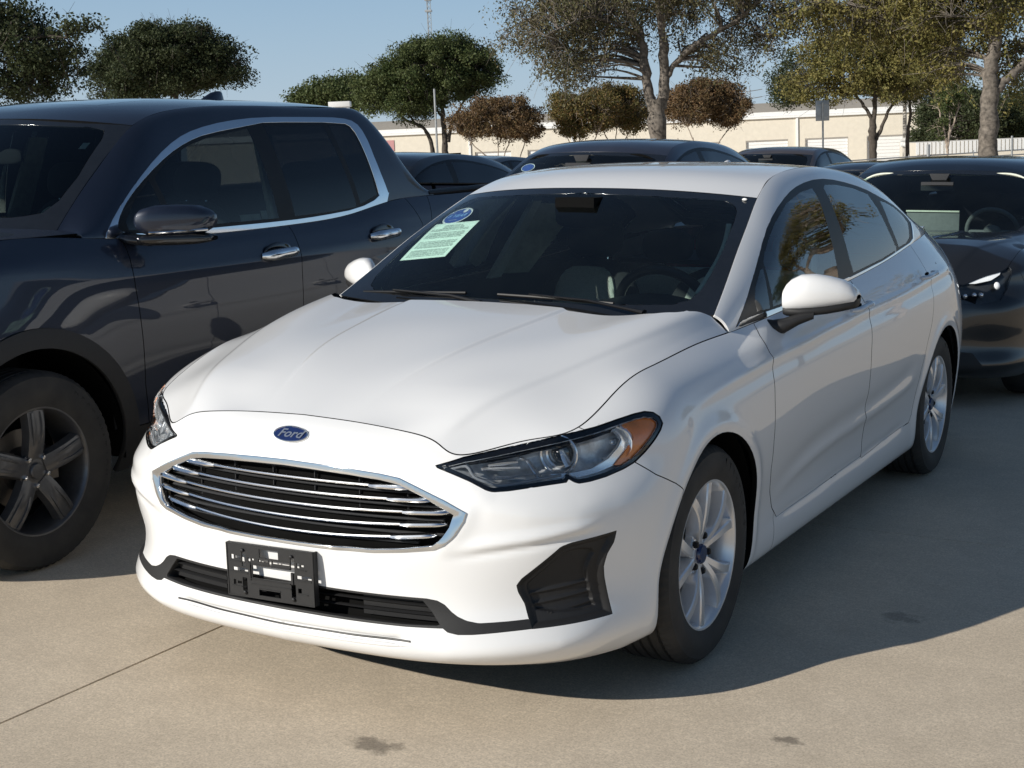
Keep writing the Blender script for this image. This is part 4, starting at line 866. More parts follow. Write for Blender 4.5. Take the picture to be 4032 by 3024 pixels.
# ---- wheel builder: axle along x, outer face towards +x
def spoke_faces(mb, a0, r0, r1, w0, w1, x0, x1, th, bend=0, n=9):
    """one tapered curved spoke, radial from r0 to r1 around angle a0, with raised rounded face"""
    V = []; F = []
    for i in range(n):
        t = i/(n-1); r = r0+(r1-r0)*t; w = w0+(w1-w0)*t; x = x0+(x1-x0)*t+.012*math.sin(math.pi*t); a = a0+bend*t*t
        rad = A(0, math.sin(a), math.cos(a)); tan = A(0, math.cos(a), -math.sin(a))
        for (u, h) in ((-1, -th), (-1, -.004), (-.72, 0), (.72, 0), (1, -.004), (1, -th)):
            ww = w*(1.0 if h > -th else 1.25)
            V.append(rad*r+tan*u*ww/2+A(x+h, 0, 0))
    for i in range(n-1):
        for k in range(5): F.append((i*6+k, i*6+k+1, (i+1)*6+k+1, (i+1)*6+k))
    F.append((0, 1, 2, 3, 4, 5)); F.append(tuple((n-1)*6+k for k in (5, 4, 3, 2, 1, 0)))
    mb.add(V, F)
def make_wheel(R, W, rim_r, pattern='ten', rimmat='rim_silver', text=None, rot=0.0, detail=True, capmat='emblem_blue'):
    """returns list of (name, mesh, material, children) in wheel space"""
    hw = W/2; parts = []
    t = MB(); rb = rim_r-.006
    prof = [(-hw*.80, rb), (-hw*.98, rb+(R-rb)*.35), (-hw*1.0, rb+(R-rb)*.6), (-hw*.88, R-.012), (-hw*.76, R-.002)]
    gro = [-.62, -.30, 0, .30, .62] if detail else []
    for g in gro:
        gx = g*hw*.95; prof += [(gx-.006, R), (gx-.004, R-.008), (gx+.004, R-.008), (gx+.006, R)]
    prof += [(hw*.76, R-.002), (hw*.88, R-.012), (hw*.955, R-.022), (hw*.955, R-.024), (hw*.975, R-.032), (hw*1.0, rb+(R-rb)*.6), (hw*1.01, rb+(R-rb)*.45), (hw*.99, rb+(R-rb)*.3), (hw*.985, rb+(R-rb)*.28), (hw*.93, rb+.010), (hw*.90, rb+.002), (hw*.86, rb)]
    t.lathe(prof, 216 if detail else 40)
    if detail:      # shoulder sipes: every third segment of the shoulder is sunk
        npf = len(prof)
        for i, v in enumerate(t.V):
            k = i//npf; x, r0 = prof[i % npf]
            if abs(x) > hw*.55 and r0 > R-.013 and k % 3 == 0: t.V[i] = (v[0], v[1]*(1-.004/R), v[2]*(1-.004/R))
    parts.append(('tyre', t.mesh('tyre', sharp=40), 'rubber', []))
    r = MB(); xo = hw*.90
    r.lathe([(xo-.004, rim_r+.003), (xo+.002, rim_r), (xo+.001, rim_r-.006), (xo-.006, rim_r-.011), (xo-.022, rim_r-.016), (xo-.06, rim_r-.026), (-hw*.6, rim_r-.030), (-hw*.8, rim_r-.01)], 72 if detail else 40)
    if pattern == 'ten':
        for k in range(5):
            a = 2*math.pi*k/5+rot
            for sgn in (-1, 1):
                spoke_faces(r, a+sgn*.15, .036, rim_r-.006, .022, .036, xo-.024, xo-.004, .045, bend=sgn*.16)
    elif pattern == 'five':
        for k in range(5):
            a = 2*math.pi*k/5+rot
            spoke_faces(r, a, .045, rim_r-.012, .070, .080, xo-.022, xo-.010, .034)
            for sgn in (-1, 1):
                spoke_faces(r, a+sgn*.155, .08, rim_r-.018, .012, .014, xo-.016, xo-.004, .03, bend=-sgn*.06)
    r.lathe([(xo-.055, .075), (xo-.034, .072), (xo-.026, .060), (xo-.026, .030), (xo-.030, 0.0001)], 40)
    nuts = MB()
    for k in range(5):
        a = 2*math.pi*(k+.5)/5+rot; M = Matrix.Translation((0, .057*math.sin(a), .057*math.cos(a)))
        nuts.lathe([(xo-.040, .0125), (xo-.020, .0115), (xo-.014, .008), (xo-.012, .0001)], 6, M)
        r.lathe([(xo-.026, .0185), (xo-.028, .0165), (xo-.028, .013)], 14, M)
    cap = MB().lathe([(xo-.026, .031), (xo-.018, .030), (xo-.014, .027), (xo-.0135, .0001)], 32)
    parts.append(('rim', r.mesh('rim', sharp=38), rimmat, [('lug_nuts', nuts.mesh('lug_nuts'), 'chrome' if pattern == 'five' else 'satin_black'), ('centre_cap', cap.mesh('centre_cap'), capmat)]))
    d = MB().lathe([(xo-.12, .15), (xo-.112, .15), (xo-.108, .085), (xo-.09, .08), (xo-.088, .0001)], 40)
    d.box((xo-.145, .06, -.06), (xo-.075, .155, .06))
    parts.append(('brake_disc', d.mesh('brake_disc'), 'disc_metal', []))
    back = MB().lathe([(-hw*.3, rim_r-.03), (-hw*.32, .0001)], 32)
    parts.append(('inner_barrel', back.mesh('inner_barrel'), 'void_black', []))
    return parts
def place_wheel(parts, parent, loc, side=1, steer=0, spin=0):
    o = bpy.data.objects.new('wheel', None); COL.objects.link(o); o.parent = parent; o.location = loc; o.empty_display_size = .2
    o.rotation_euler = (spin, 0, steer+(0 if side > 0 else math.pi))
    for nm, me, mt, kids in parts:
        if not me.materials: me.materials.append(MATS[mt])
        if kids:      # keep to thing > part > sub-part: pieces of the rim hang on the wheel itself
            q = link(nm, me, None, o)
            for kn, km, kmt in kids:
                if not km.materials: km.materials.append(MATS[kmt])
                link(kn, km, None, o)
        else: link(nm, me, None, o)
    return o
def hero():
    T = thing('sedan', 'white four-door sedan with chrome-barred grille and empty black plate bracket, parked in the middle foreground', 'car')
    M = MATS; HS = orient(hero_surfaces()); W = HS['wrap']; H = HS['hood']; G = HS['green']; Rf = HS['roof']
    WP = M['white_paint']
    # --- weld the belt seam
    # --- sculpt
    def snap0(P, n=160, it=40):
        P = curve(P, n); fr = W.V[W.V[:, 0] > .6]; P = np.array([fr[np.argmin(((fr-p)**2).sum(1))] for p in P])
        for _ in range(it): P[1:-1] = (P[:-2]+2*P[1:-1]+P[2:])/4
        return P
    up_ = snap0([(.905,-.25,.80),(.915,.1,.845),(.91,.6,.872),(.91,1.2,.895),(.912,1.9,.925),(.912,2.5,.945),(.90,3.0,.965),(.85,3.4,.975)])
    lo_ = snap0([(.90,.50,.36),(.90,.85,.43),(.90,1.5,.475),(.905,2.0,.50),(.905,2.40,.535)]); si_ = snap0([(.88,.45,.305),(.88,1.4,.31),(.885,2.35,.335)])
    sculpt(W, up_, .007, .016, 'gauss', (.15, .12)); sculpt(W, up_-A(0, 0, .035), -.004, .030, 'gauss', (.15, .12))
    sculpt(W, lo_, .006, .024, 'gauss', (.25, .12)); sculpt(W, lo_+A(0, 0, .055), -.006, .040, 'gauss', (.25, .12))
    sculpt(W, si_, -.006, .018, 'gauss', (.2, .1))
    for cy in (0, 2.85):      # wheel arch lips
        rr = np.hypot(W.V[:, 1]-cy, W.V[:, 2]-.325); m_ = (W.V[:, 0] > .70)
        W.V[:, 0] += np.where(m_, .010*np.exp(-((rr-.405)/.03)**2)*np.clip((W.V[:, 2]-.18)/.15, 0, 1), 0)
    def snapline(P, n=90):
        P = curve(P, n); fr = W.V[(W.V[:, 1] < .3)]
        return np.array([fr[np.argmin(((fr-p)**2).sum(1))] for p in P])
    def smoothline(P, it=6):
        P = P.copy()
        for _ in range(it): P[1:-1] = (P[:-2]+2*P[1:-1]+P[2:])/4
        return P
    ln_ = smoothline(snapline([(.46,-.86,.497),(.52,-.845,.503),(.60,-.81,.517),(.68,-.76,.530),(.76,-.69,.545),(.845,-.57,.560)]), 40)
    sculpt(W, ln_+A(0, 0, .013), .009, .017, 'gauss', (.35, .25)); sculpt(W, ln_-A(0, 0, .008), -.007, .011, 'gauss', (.35, .25))
    sculpt(W, [(.505,-.80,.70),(.55,-.80,.655),(.60,-.79,.625),(.68,-.745,.61),(.78,-.655,.60),(.85,-.55,.62)], .006, .03, 'gauss', (.2, .3))
    sculpt(W, [(0,-.94,.262),(.15,-.935,.262),(.33,-.915,.262),(.405,-.90,.264)], -.016, .0075, 'gauss', (0, .12))
    sculpt(W, [(.41,-.90,.245),(.50,-.87,.236),(.60,-.83,.240),(.75,-.70,.25),(.84,-.56,.255)], .006, .02, 'gauss', (.2, .3))
    go = np.array(HD_GROUT)[1:-1]
    ln = np.array([(x, -.93+.31*x**2.2, z) for x, z in go]);
    from_y = W.V[(W.V[:, 2] > .45) & (W.V[:, 2] < .75) & (W.V[:, 0] < .6)]
    ln[:, 1] = [from_y[np.argmin((from_y[:, 0]-x)**2+(from_y[:, 2]-z)**2)][1] for x, _, z in ln]
    sculpt(W, ln, .006, .028, 'gauss', (0, 0))
    W.normals(); W.N[np.abs(W.V[:, 0]) < 1e-6, 0] = 0
    # --- cuts on the lower body
    W.cut(HD_GROUT, X_, Z_, 10); W.cut(HD_GRIN, X_, Z_, 11, only=[10])
    W.cut(HD_HL, S_, Z_, 12); 
    FG = np.array(HD_FOG); FG[6][1] = .3060; FG[7][1] = .3035; FG[8][1] = .3000; FG[8][0] -= .003
    W.cut(FG, S_, Z_, 13)
    W.cut([p for p in HD_VAL[:10]]+[(.644,.3205),(.70,.3245),(.70,.3010)]+[p for p in HD_VAL[16:]], X_, Z_, 14, only=[0]); W.cut(HD_LOWOP, X_, Z_, 15, only=[14])
    W.cut([(-.2,.10),(.9,.10),(.9,.1725),(-.2,.1725)], X_, Z_, 99, only=[])
    W.cut([(-2,-1),(-.315,-1),(-.315,.30),(-.285,.55),(-.289,.603),(-.32,.626),(-.401,.665),(-.457,.707),(-.54,.76),(-.565,.83),(-.565,2),(-2,2)], Y_, Z_, 16, only=[0])
    for cy in (0, 2.85): W.cut(arc_poly(cy, .325, .383, base=-.3), Y_, Z_, 90, only=[0, 16])
    BC = [(1.76,1.10),(1.70,1.02),(1.64,.90),(1.60,.75),(1.595,.63),(1.605,.51),(1.64,.43),(1.66,.305)]
    W.cut([(.604,1.10),(.604,.966),(.560,.93),(.530,.88),(.505,.807),(.493,.729),(.487,.60),(.50,.50),(.534,.42),(.585,.345),(.64,.300),(1.0,.302),(1.66,.313)]+BC[::-1][1:], Y_, Z_, 21, only=[0])
    W.cut([(1.76,1.2),(1.76,1.10)]+BC[1:]+[(2.0,.318),(2.36,.330),(2.395,.36),(2.405,.45),(2.43,.56),(2.49,.67),(2.57,.76),(2.64,.87),(2.70,.98),(2.77,1.083),(2.80,1.2)], Y_, Z_, 22, only=[0])
    W.cut([(.62,-.1),(2.49,-.1),(2.49,.33),(2.44,.331),(1.66,.313),(1.0,.302),(.62,.302)], Y_, Z_, 24, only=[0])
    W.cut([(-.5,0),(.604,0),(.604,1.2),(-.6,1.2)], Y_, Z_, 20, only=[0])
    # rear lamp
    W.cut([(3.52,.90),(3.60,.84),(3.72,.83),(4.2,.84),(4.2,1.03),(3.66,1.04)], Y_, Z_, 26, only=[0])
    # --- lower body parts
    bump_ = W.sub(16); panel('front_bumper', bump_.whole(), WP, T, gap=.0014, depth=.016, dark=2)
    for s_, tm in ((1, W.sub(20)), (-1, W.sub(20).mirrored())): panel('fender', tm, WP, T, depth=.02, gap=.0018, dark=2)
    doors = []
    for nm, lb in (('front_door', 21), ('rear_door', 22)):
        doors.append(both(nm, W.sub(lb), WP, T, depth=.02, gap=.0028, dark=2))
    both('rocker_panel', W.sub(24), WP, T, depth=.012, gap=.0004)
    both('quarter_panel', W.sub(0), WP, T, gap=.0008, depth=.02, dark=2)
    both('tail_lamp', W.sub(26), M['red_lens'], T)
    # --- grille
    ring = W.sub(10); r1 = ring.whole(); r1.V += r1.N*.006; panel('grille_surround', r1, M['chrome'], T, gap=.0, depth=.03, lip=.003)
    op = W.sub(11).whole(); op.V[:, 1] += .055; op.N = op.N*1
    panel('grille_back', op, M['void_black'], T, gap=-.02, depth=.002)
    ysurf = lambda x, z: -.915+.005+.26*abs(x)**2.2+max(0, (z-.6))*.22
    for k, (zc, ze, xe) in enumerate([(.668,.671,.392),(.634,.643,.450),(.600,.615,.498),(.562,.583,.490),(.523,.551,.462)]):
        b = MB(); xs = np.linspace(-xe, xe, 49); P = [(x, ysurf(x, zc)+.010, zc+(ze-zc)*(x/xe)**2) for x in xs]
        b.tube(P, .0054, 10, squash=(1.5, .90), up=(0, 0, 1))
        for sg in (-1, 1):
            xs2 = np.linspace(xe-.125, xe+.004, 14); P2 = [(sg*x, ysurf(x, zc)+.008, zc+(ze-zc)*(x/xe)**2-.001) for x in xs2]
            b.tube(P2, [.0056, .0066, .0078]+[.0084]*8+[.0078, .006, .002], 10, squash=(1.7, .95))
        b.build('grille_bar', M['bar_chrome'], T)
    st = MB()
    for x in np.linspace(-.36, .36, 6):
        zt = .70-.35*max(0, abs(x)-.33); zb = .503+.3*max(0, abs(x)-.40); yb = ysurf(x, .6)+.040
        st.box((x-.0012, yb+.012, zb), (x+.0012, yb+.022, zt))
    for z in (.515, .541, .580, .616, .65, .688):
        xe = .40 if z > .66 or z < .53 else .47
        P = [(x, ysurf(x, z)+.036, z+.004*(x/xe)**2) for x in np.linspace(-xe, xe, 30)]; st.tube(P, .006, 6, squash=(1.4, .6))
    st.build('grille_mesh', M['seat_dark'], T)
    # --- lower intake
    vt = W.sub(14).whole(); vt.V += vt.N*.001; panel('lower_trim', vt, M['black_plastic'], T, gap=.0, depth=.045, lip=.002)
    lo = W.sub(15).whole(); lo.V[:, 1] += .06; panel('intake_back', lo, M['void_black'], T, gap=-.02, depth=.002)
    sl = MB(); yl = lambda x: -.924+.24*abs(x)**2.1+.028
    for z in (.330, .354):
        P = [(x, yl(x), z) for x in np.linspace(-.46, .46, 31)]; sl.tube(P, .0055, 6, squash=(1.8, .55))
    for sg in (-1, 1):
        for (z0, z1) in ((.309, .324), (.333, .349), (.357, .373)):
            V = []; F = []; xs = np.linspace(.24, .475, 12)
            for x in xs: V += [(sg*x, yl(x)+.008, z0), (sg*x, yl(x)+.006, z1)]
            F = [(2*i, 2*i+2, 2*i+3, 2*i+1) for i in range(11)]
            if sg > 0: F = [f for f in F]
            sl.add(V, F)
    sl.build('intake_slats', M['black_plastic'], T)
    fw = bump_.V[bump_.V[:, 1] < -.6]
    def ys_(x, z): k = np.argsort((fw[:, 0]-abs(x))**2+(fw[:, 2]-z)**2)[:6]; return fw[k, 1].mean()
    gs = MB(); P = curve([(x, ys_(x, .2585)-.0005, .2585+.004*(x/.4)**2) for x in np.linspace(-.405, .405, 15)], 60); gs.tube(P, .0034, 8, squash=(1.0, .8)); gs.build('lip_slot_shade', M['satin_black'], T)  # dark tube laid on the lip in place of the slot's shade
    lr = MB(); P = curve([(x, ys_(x, .243)-.001, .2455+.004*(x/.4)**2) for x in np.linspace(-.41, .41, 15)], 60); lr.tube(P, list(.0062*np.clip(np.minimum(np.linspace(0, 12, 60), np.linspace(12, 0, 60)), .1, 1)), 10, squash=(1.0, .9)); lr.build('lip_ridge', WP, T)
    # --- fog pocket bezels
    fo = subdiv(subdiv(W.sub(13)))
    def pdist(q, Pg):
        Pg = np.vstack([Pg, Pg[:1]]); return seg_dist(q, Pg)[0]
    def inside(q, Pg):
        r_ = np.zeros(len(q), bool)
        for i in range(len(Pg)):
            p0, p1 = Pg[i-1], Pg[i]; c_ = (p0[1] > q[:, 1]) != (p1[1] > q[:, 1])
            with np.errstate(divide='ignore', invalid='ignore'): r_ ^= c_ & (q[:, 0] < (p1[0]-p0[0])*(q[:, 1]-p0[1])/(p1[1]-p0[1])+p0[0])
        return r_
    q = np.stack([fo.V@S_, fo.V@Z_], 1); FO = FG; FI = smooth_poly(HD_FOGIN, 1); d0 = pdist(q, FO); d1 = pdist(q, FI); ins = inside(q, FI)
    dep = np.clip(d0/.016, 0, 1)**1.5*.012+np.where(ins, np.clip(d1/.006, 0, 1)*.010, 0)
    for zr in (.335, .362, .389): dep -= np.where(ins, .004*np.exp(-((q[:, 1]-zr-.10*(q[:, 0]+.0))/.0045)**2), 0)
    fo.V -= fo.N*dep[:, None]; fo.normals(); both('fog_pocket', fo, M['black_plastic'], T, gap=0, depth=.003)
    # --- headlights
    hl = W.sub(12); HLP = np.array(HD_HL)
    def head(side):
        mir = (lambda t: t) if side > 0 else (lambda t: t.mirrored())
        hp = panel('headlight', mir(TM_copy(hl)), M['lens_clear'], T, gap=.003, depth=.01)
        a = TM_copy(hl); a.cut(inset_poly(HLP, .011), S_, Z_, 3); rim_ = a.sub(12); rim_.V -= rim_.N*.0035
        panel('lamp_edge', mir(rim_), M['gloss_black'], hp, gap=.001, depth=.03)
        fl = a.sub(3)
        am = TM_copy(fl); am.cut(HD_AMBER, S_, Z_, 7); am = am.sub(7)
        if len(am.F): am.V -= am.N*.010; panel('side_marker', mir(am), M['amber'], hp, gap=0, depth=.006)
        cb = TM_copy(fl); cb.cut(HD_CHROMEB, S_, Z_, 7); cb = cb.sub(7)
        if len(cb.F): cb.V -= cb.N*.016; panel('chrome_band', mir(cb), M['lamp_metal'], hp, gap=0, depth=.012)
        bk = TM_copy(fl); b3 = bk.V[list(bk._bverts())]; dist = np.array([np.min(np.linalg.norm(b3-v, axis=1)) for v in bk.V])
        bk.V -= bk.N*.010; bk.V += (A(-.12, 1, -.05)*.085)*np.clip(dist/.028, 0, 1)[:, None]**.6; bk.normals()
        panel('lamp_bowl', mir(bk), M['lamp_grey'], hp, gap=-.006, depth=.002)
        pr = MB(); mx = 1 if side > 0 else -1
        def dirv(): d = A(.18, -1, .02); return d/np.linalg.norm(d)
        def at(o): return frame_mat((mx*o[0], o[1], o[2]), (1, 0, 0), (mx*dirv()[0], dirv()[1], dirv()[2]))
        Mp = at((.693, -.575, .742))
        pr.lathe([(-.03, .020), (.002, .030), (.012, .041), (.016, .0425), (.018, .041), (.014, .036), (.006, .034)], 40, Mp, 'z')
        pr.lathe([(.030, .050), (.034, .054), (.036, .051), (.032, .047)], 44, Mp, 'z', closed=True)
        pr.lathe([(-.02, .046), (.030, .052)], 40, Mp, 'z')
        pr.build('projector_ring', M['lamp_metal'], hp)
        ls = MB(); ls.sphere((0, 0, .004), (.030, .030, .017), 28, 14, Mp); ls.build('projector_lens', M['lamp_lens'], hp)
        rf = MB(); Mr = at((.790, -.475, .758))
        rng = np.random.default_rng(3); V = []; F = []; nr, ns = 8, 26
        for i in range(nr):
            for k in range(ns):
                r = .058*(i/(nr-1)); h = -.045+.045*(r/.058)**2+.003*((i+k) % 2); V.append(Mr@Vector((r*math.cos(2*math.pi*k/ns)*1.05, r*math.sin(2*math.pi*k/ns)*.85, h)))
        for i in range(nr-1):
            for k in range(ns): F.append((i*ns+k, i*ns+(k+1) % ns, (i+1)*ns+(k+1) % ns, (i+1)*ns+k))
        rf.add([tuple(v) for v in V], F, False)
        rf.sphere((0, 0, -.02), (.010, .010, .018), 12, 8, Mr)
        o = rf.build('reflector', M['lamp_metal'], hp, sharp=2)
        # ribbed inner panels and light pipe
        ip = MB()
        for j, (s0, z0, s1, z1) in enumerate([(.0,0,0,0)]): pass
        def on(s, z, back):      # point behind the lens surface
            qq = np.stack([hl.V@S_, hl.V@Z_], 1); k = np.argmin(((qq-[s, z])**2).sum(1)); return hl.V[k]-hl.N[k]*back
        low = [p for p in inset_poly(HLP, .020) if p[1] < .74 and p[0] < .06]
        low = sorted(low, key=lambda p: p[0]); P = np.array([on(p[0], p[1], .014) for p in low]); P = curve(P, 30); P[:, 0] *= mx
        ip.tube(P, .0042, 8); P2 = np.array([on(p[0], p[1]+.012, .018) for p in low]); P2 = curve(P2, 30); P2[:, 0] *= mx; ip.tube(P2, .002, 6)
        ip.build('light_pipe', M['lamp_pipe'], hp)
        sh = MB()
        for (s0, z0, s1, z1, b0, b1) in [(-.135,.742,-.055,.752,.030,.045),(-.150,.728,-.050,.728,.030,.050),(-.120,.706,-.035,.700,.030,.050),(-.052,.760,-.030,.748,.035,.045),(-.03,.745,.01,.69,.04,.035),(.075,.79,.09,.72,.045,.03)]:
            p, q = on(s0, z0, b0), on(s1, z1, b1); p[0] *= mx; q[0] *= mx; sh.tube([p, (p+q)/2, q], [.006, .010, .008], 8, squash=(1.5, .6))
        sh.build('lamp_trim', M['lamp_metal'], hp)
        return hp
    head(1); head(-1)
    # --- hood, clipped at its rear edge
    H.cut([(-.1,.232),(.15,.218),(.30,.192),(.45,.176),(.56,.172),(.62,.192),(.67,.245),(.705,.325),(.735,.385),(.76,.402),(.80,.408),(.9,.6),(-.1,.6)], X_, Y_, 5)
    hood = H.sub(0).whole(); panel('hood', hood, WP, T, gap=.0026, depth=.018, lip=.002, dark=2)
    # --- windshield
    Sd = HS['shield']; Sd.cut(HD_CLEAR, X_, Z_, 2)
    ws = panel('windshield', Sd.sub(2).whole(), M['windshield_glass'], T, gap=0, depth=.004)
    panel('windshield_border', Sd.sub(0).whole(), M['frit_black'], T, gap=.003, depth=.006)
    # --- greenhouse sides
    G.cut(smooth_poly([(.460,.9615),(.602,.971),(1.754,1.0137),(2.207,1.0367),(2.531,1.062),(2.775,1.0795),(2.877,1.096),(2.905,1.122),(2.955,1.180),(2.915,1.212),(2.82,1.248),(2.728,1.276),(2.577,1.309),(2.38,1.358),(2.073,1.3995),(1.811,1.414),(1.556,1.398),(1.355,1.3665),(1.143,1.311),(.96,1.24),(.741,1.122),(.588,1.031),(.52,.995)], 1), Y_, Z_, 30)
    G.cut([(.40,.93),(.50,.955),(.604,.9685),(1.7535,1.0115),(2.207,1.0345),(2.53,1.060),(2.775,1.077),(2.877,1.094),(2.893,1.12),(2.97,1.185),(2.955,1.19),(2.872,1.125),(2.857,1.108),(2.77,1.093),(2.53,1.077),(2.207,1.052),(1.7535,1.030),(.604,.988),(.51,.980)], Y_, Z_, 35, only=[30])
    WTOP = [(.62,1.035),(.741,1.112),(.80,1.140),(.881,1.185),(.96,1.22),(1.087,1.276),(1.284,1.336),(1.493,1.370),(1.672,1.382)]
    G.cut([(.652,1.0),(.655,1.03),(.70,1.075),(.790,1.128),(.812,1.13),(.775,1.06),(.757,1.0)], Y_, Z_, 31, only=[30])
    G.cut([(.785,1.003),(.81,1.085),(.835,1.15),(.881,1.180),(.98,1.228),(1.087,1.272),(1.284,1.332),(1.493,1.366),(1.660,1.378),(1.667,1.35),(1.60,1.2),(1.555,1.038)], Y_, Z_, 32, only=[30])
    G.cut([(1.765,1.040),(1.752,1.10),(1.770,1.25),(1.800,1.375),(1.84,1.386),(2.009,1.381),(2.225,1.359),(2.384,1.329),(2.410,1.274),(2.44,1.168),(2.49,1.082),(2.207,1.062)], Y_, Z_, 33, only=[30])
    G.cut([(2.54,1.090),(2.50,1.20),(2.525,1.294),(2.62,1.282),(2.72,1.258),(2.83,1.215),(2.865,1.18),(2.79,1.118),(2.70,1.098)], Y_, Z_, 34, only=[30])
    for lb in (31, 32, 33, 34): both('side_window', G.sub(lb), M['side_glass'], T, gap=.0, depth=.004)
    both('window_trim', G.sub(30), M['satin_black'], T, gap=.0008, depth=.004)
    c1 = G.sub(35); c1.V += c1.N*.003; both('chrome_strip', c1, M['chrome'], T, gap=.0004, depth=.006, lip=.002)
    both('roof_pillar', G.sub(0), WP, T, gap=.0006, depth=.010)
    Rf.cut([(-.1,2.44),(.2,2.43),(.40,2.40),(.50,2.42),(.525,2.50),(.53,2.80),(.535,3.05),(.52,3.20),(.3,3.26),(-.1,3.28)], X_, Y_, 4)
    panel('roof', Rf.sub(0).whole(), WP, T, gap=.0022, depth=.012, lip=.002, dark=2)
    panel('rear_window', Rf.sub(4).whole(), M['side_glass'], T, gap=.0, depth=.005)
    panel('trunk_lid', HS['deck'].whole(), WP, T, gap=.001, depth=.012)
    # --- dark inner shell behind the gaps, wheel wells, underbody, cowl
    sh = MB()
    sh.box((-.70, .44, .16), (.70, 2.40, .24)); sh.box((-.66, -.72, .21), (.66, .45, .23)); sh.box((-.66, 2.40, .22), (.66, 3.7, .25))
    sh.build('underbody', M['void_black'], T)
    ww = MB()
    for cy in (0, 2.85):
        for sg in (-1, 1):
            n = 28; V = []; a_ = np.linspace(math.radians(-2), math.radians(182), n)
            for a in a_:
                for x in (.905, .60): V.append((sg*(x if x < .7 else .885), cy+.40*math.cos(a), .325+.40*math.sin(a)))
            F = [(2*i, 2*i+1, 2*i+3, 2*i+2) for i in range(n-1)]; ww.add(V, F)
            V = [(sg*.60, cy, .33)]+[(sg*.60, cy+.41*math.cos(a), .325+.41*math.sin(a)) for a in a_]; ww.add(V, [(0, i, i+1) for i in range(1, n)])
    ww.build('wheel_liner', M['void_black'], T)
    inn = MB()
    for sg in (-1, 1):   # door inner skins and engine bay walls
        ys = [.40, .60, .9, 1.35, 1.9, 2.35, 2.7, 2.95]; zs = [.955, .966, .98, .998, 1.021, 1.05, 1.078, 1.098]; xs = [.765, .785, .797, .793, .782, .770, .752, .738]
        inn.add([(sg*.86, y, .25) for y in ys]+[(sg*.845, y, z-.11) for y, z in zip(ys, zs)]+[(sg*x, y, z) for x, y, z in zip(xs, ys, zs)]+[(sg*(x-.06), y, z-.01) for x, y, z in zip(xs, ys, zs)], [(j*8+i, j*8+i+1, j*8+9+i, j*8+8+i) for j in range(3) for i in range(7)])
    inn.build('door_lining', M['dash_dark'], T)
    cw = MB(); xs = np.linspace(-.74, .74, 31)
    V = []; 
    for x in xs:
        u = abs(x)/.74; y0 = .20+.19*u**3; y1 = .33+.12*u**2.2; V += [(x, y0-.06, .975-.0*u), (x, y0+.03, 1.004-.012*u**2), (x, y1+.03, 1.014-.010*u**2)]
    cw.add(V, [(3*i+k, 3*i+3+k, 3*i+4+k, 3*i+1+k) for i in range(30) for k in (0, 1)]); cw.build('cowl_panel', M['black_plastic'], T)
    nb = MB(); nb.box((-.46, -.62, .30), (.46, -.58, .66)); nb.box((-.50, -.58, .30), (.50, .30, .70)); nb.box((-.68, -.30, .30), (.68, .30, .74)); nb.build('engine_bay', M['void_black'], T)
    return T, HS, W, G
def TM_copy(t): o = TM.__new__(TM); o.V = t.V.copy(); o.N = t.N.copy(); o.F = t.F.copy(); o.L = t.L.copy(); return o
simple('lamp_black', (.06, .064, .07), .3, metal=.5, coat=.3); simple('lamp_grey', (.60, .62, .66), .30, metal=.3, coat=.5, var=.55, nscale=22, bmp=.5, bscale=45); simple('lamp_pipe', (.25, .27, .30), .2, coat=1)
def _lens():
    m_, t, b = nodes_of('lamp_lens'); setp(b, rough=.02, metal=0, coat=1, spec=.8); b.inputs['Base Color'].default_value = (.03, .035, .04, 1)
_lens()
# ------------------------------------------------------------------ white sedan: fittings and cabin
def loft(mb, rings, cap=True):
    n = len(rings[0]); V = [p for r in rings for p in r]
    F = [(i*n+k, i*n+(k+1) % n, (i+1)*n+(k+1) % n, (i+1)*n+k) for i in range(len(rings)-1) for k in range(n)]
    if cap: F += [tuple(range(n))[::-1], tuple((len(rings)-1)*n+k for k in range(n))]
    return mb.add(V, F)
def superring(c, ea, eb, a, b, n=24, p=2.4):
    out = []
    for k in range(n):
        t = 2*math.pi*k/n; ct, st = math.cos(t), math.sin(t)
        out.append(np.asarray(c)+np.asarray(ea)*a*math.copysign(abs(ct)**(2/p), ct)+np.asarray(eb)*b*math.copysign(abs(st)**(2/p), st))
    return out
def pillow(mb, c, size, M=None, p=3.2, n=24, m=12):
    """rounded cushion (superellipsoid)"""
    V = []; F = []
    for i in range(m+1):
        v = -math.pi/2+math.pi*i/m; cv, sv = math.cos(v), math.sin(v)
        for k in range(n):
            u = 2*math.pi*k/n; cu, su = math.cos(u), math.sin(u); e = 2/p
            q = A(size[0]/2*math.copysign(abs(cv)**e*abs(cu)**e, cu), size[1]/2*math.copysign(abs(cv)**e*abs(su)**e, su), size[2]/2*math.copysign(abs(sv)**e, sv))
            V.append(q+c)
    if M is not None: V = [tuple(M@Vector(tuple(v))) for v in V]
    F = [(i*n+k, i*n+(k+1) % n, (i+1)*n+(k+1) % n, (i+1)*n+k) for i in range(m) for k in range(n)]
    return mb.add(V, F)
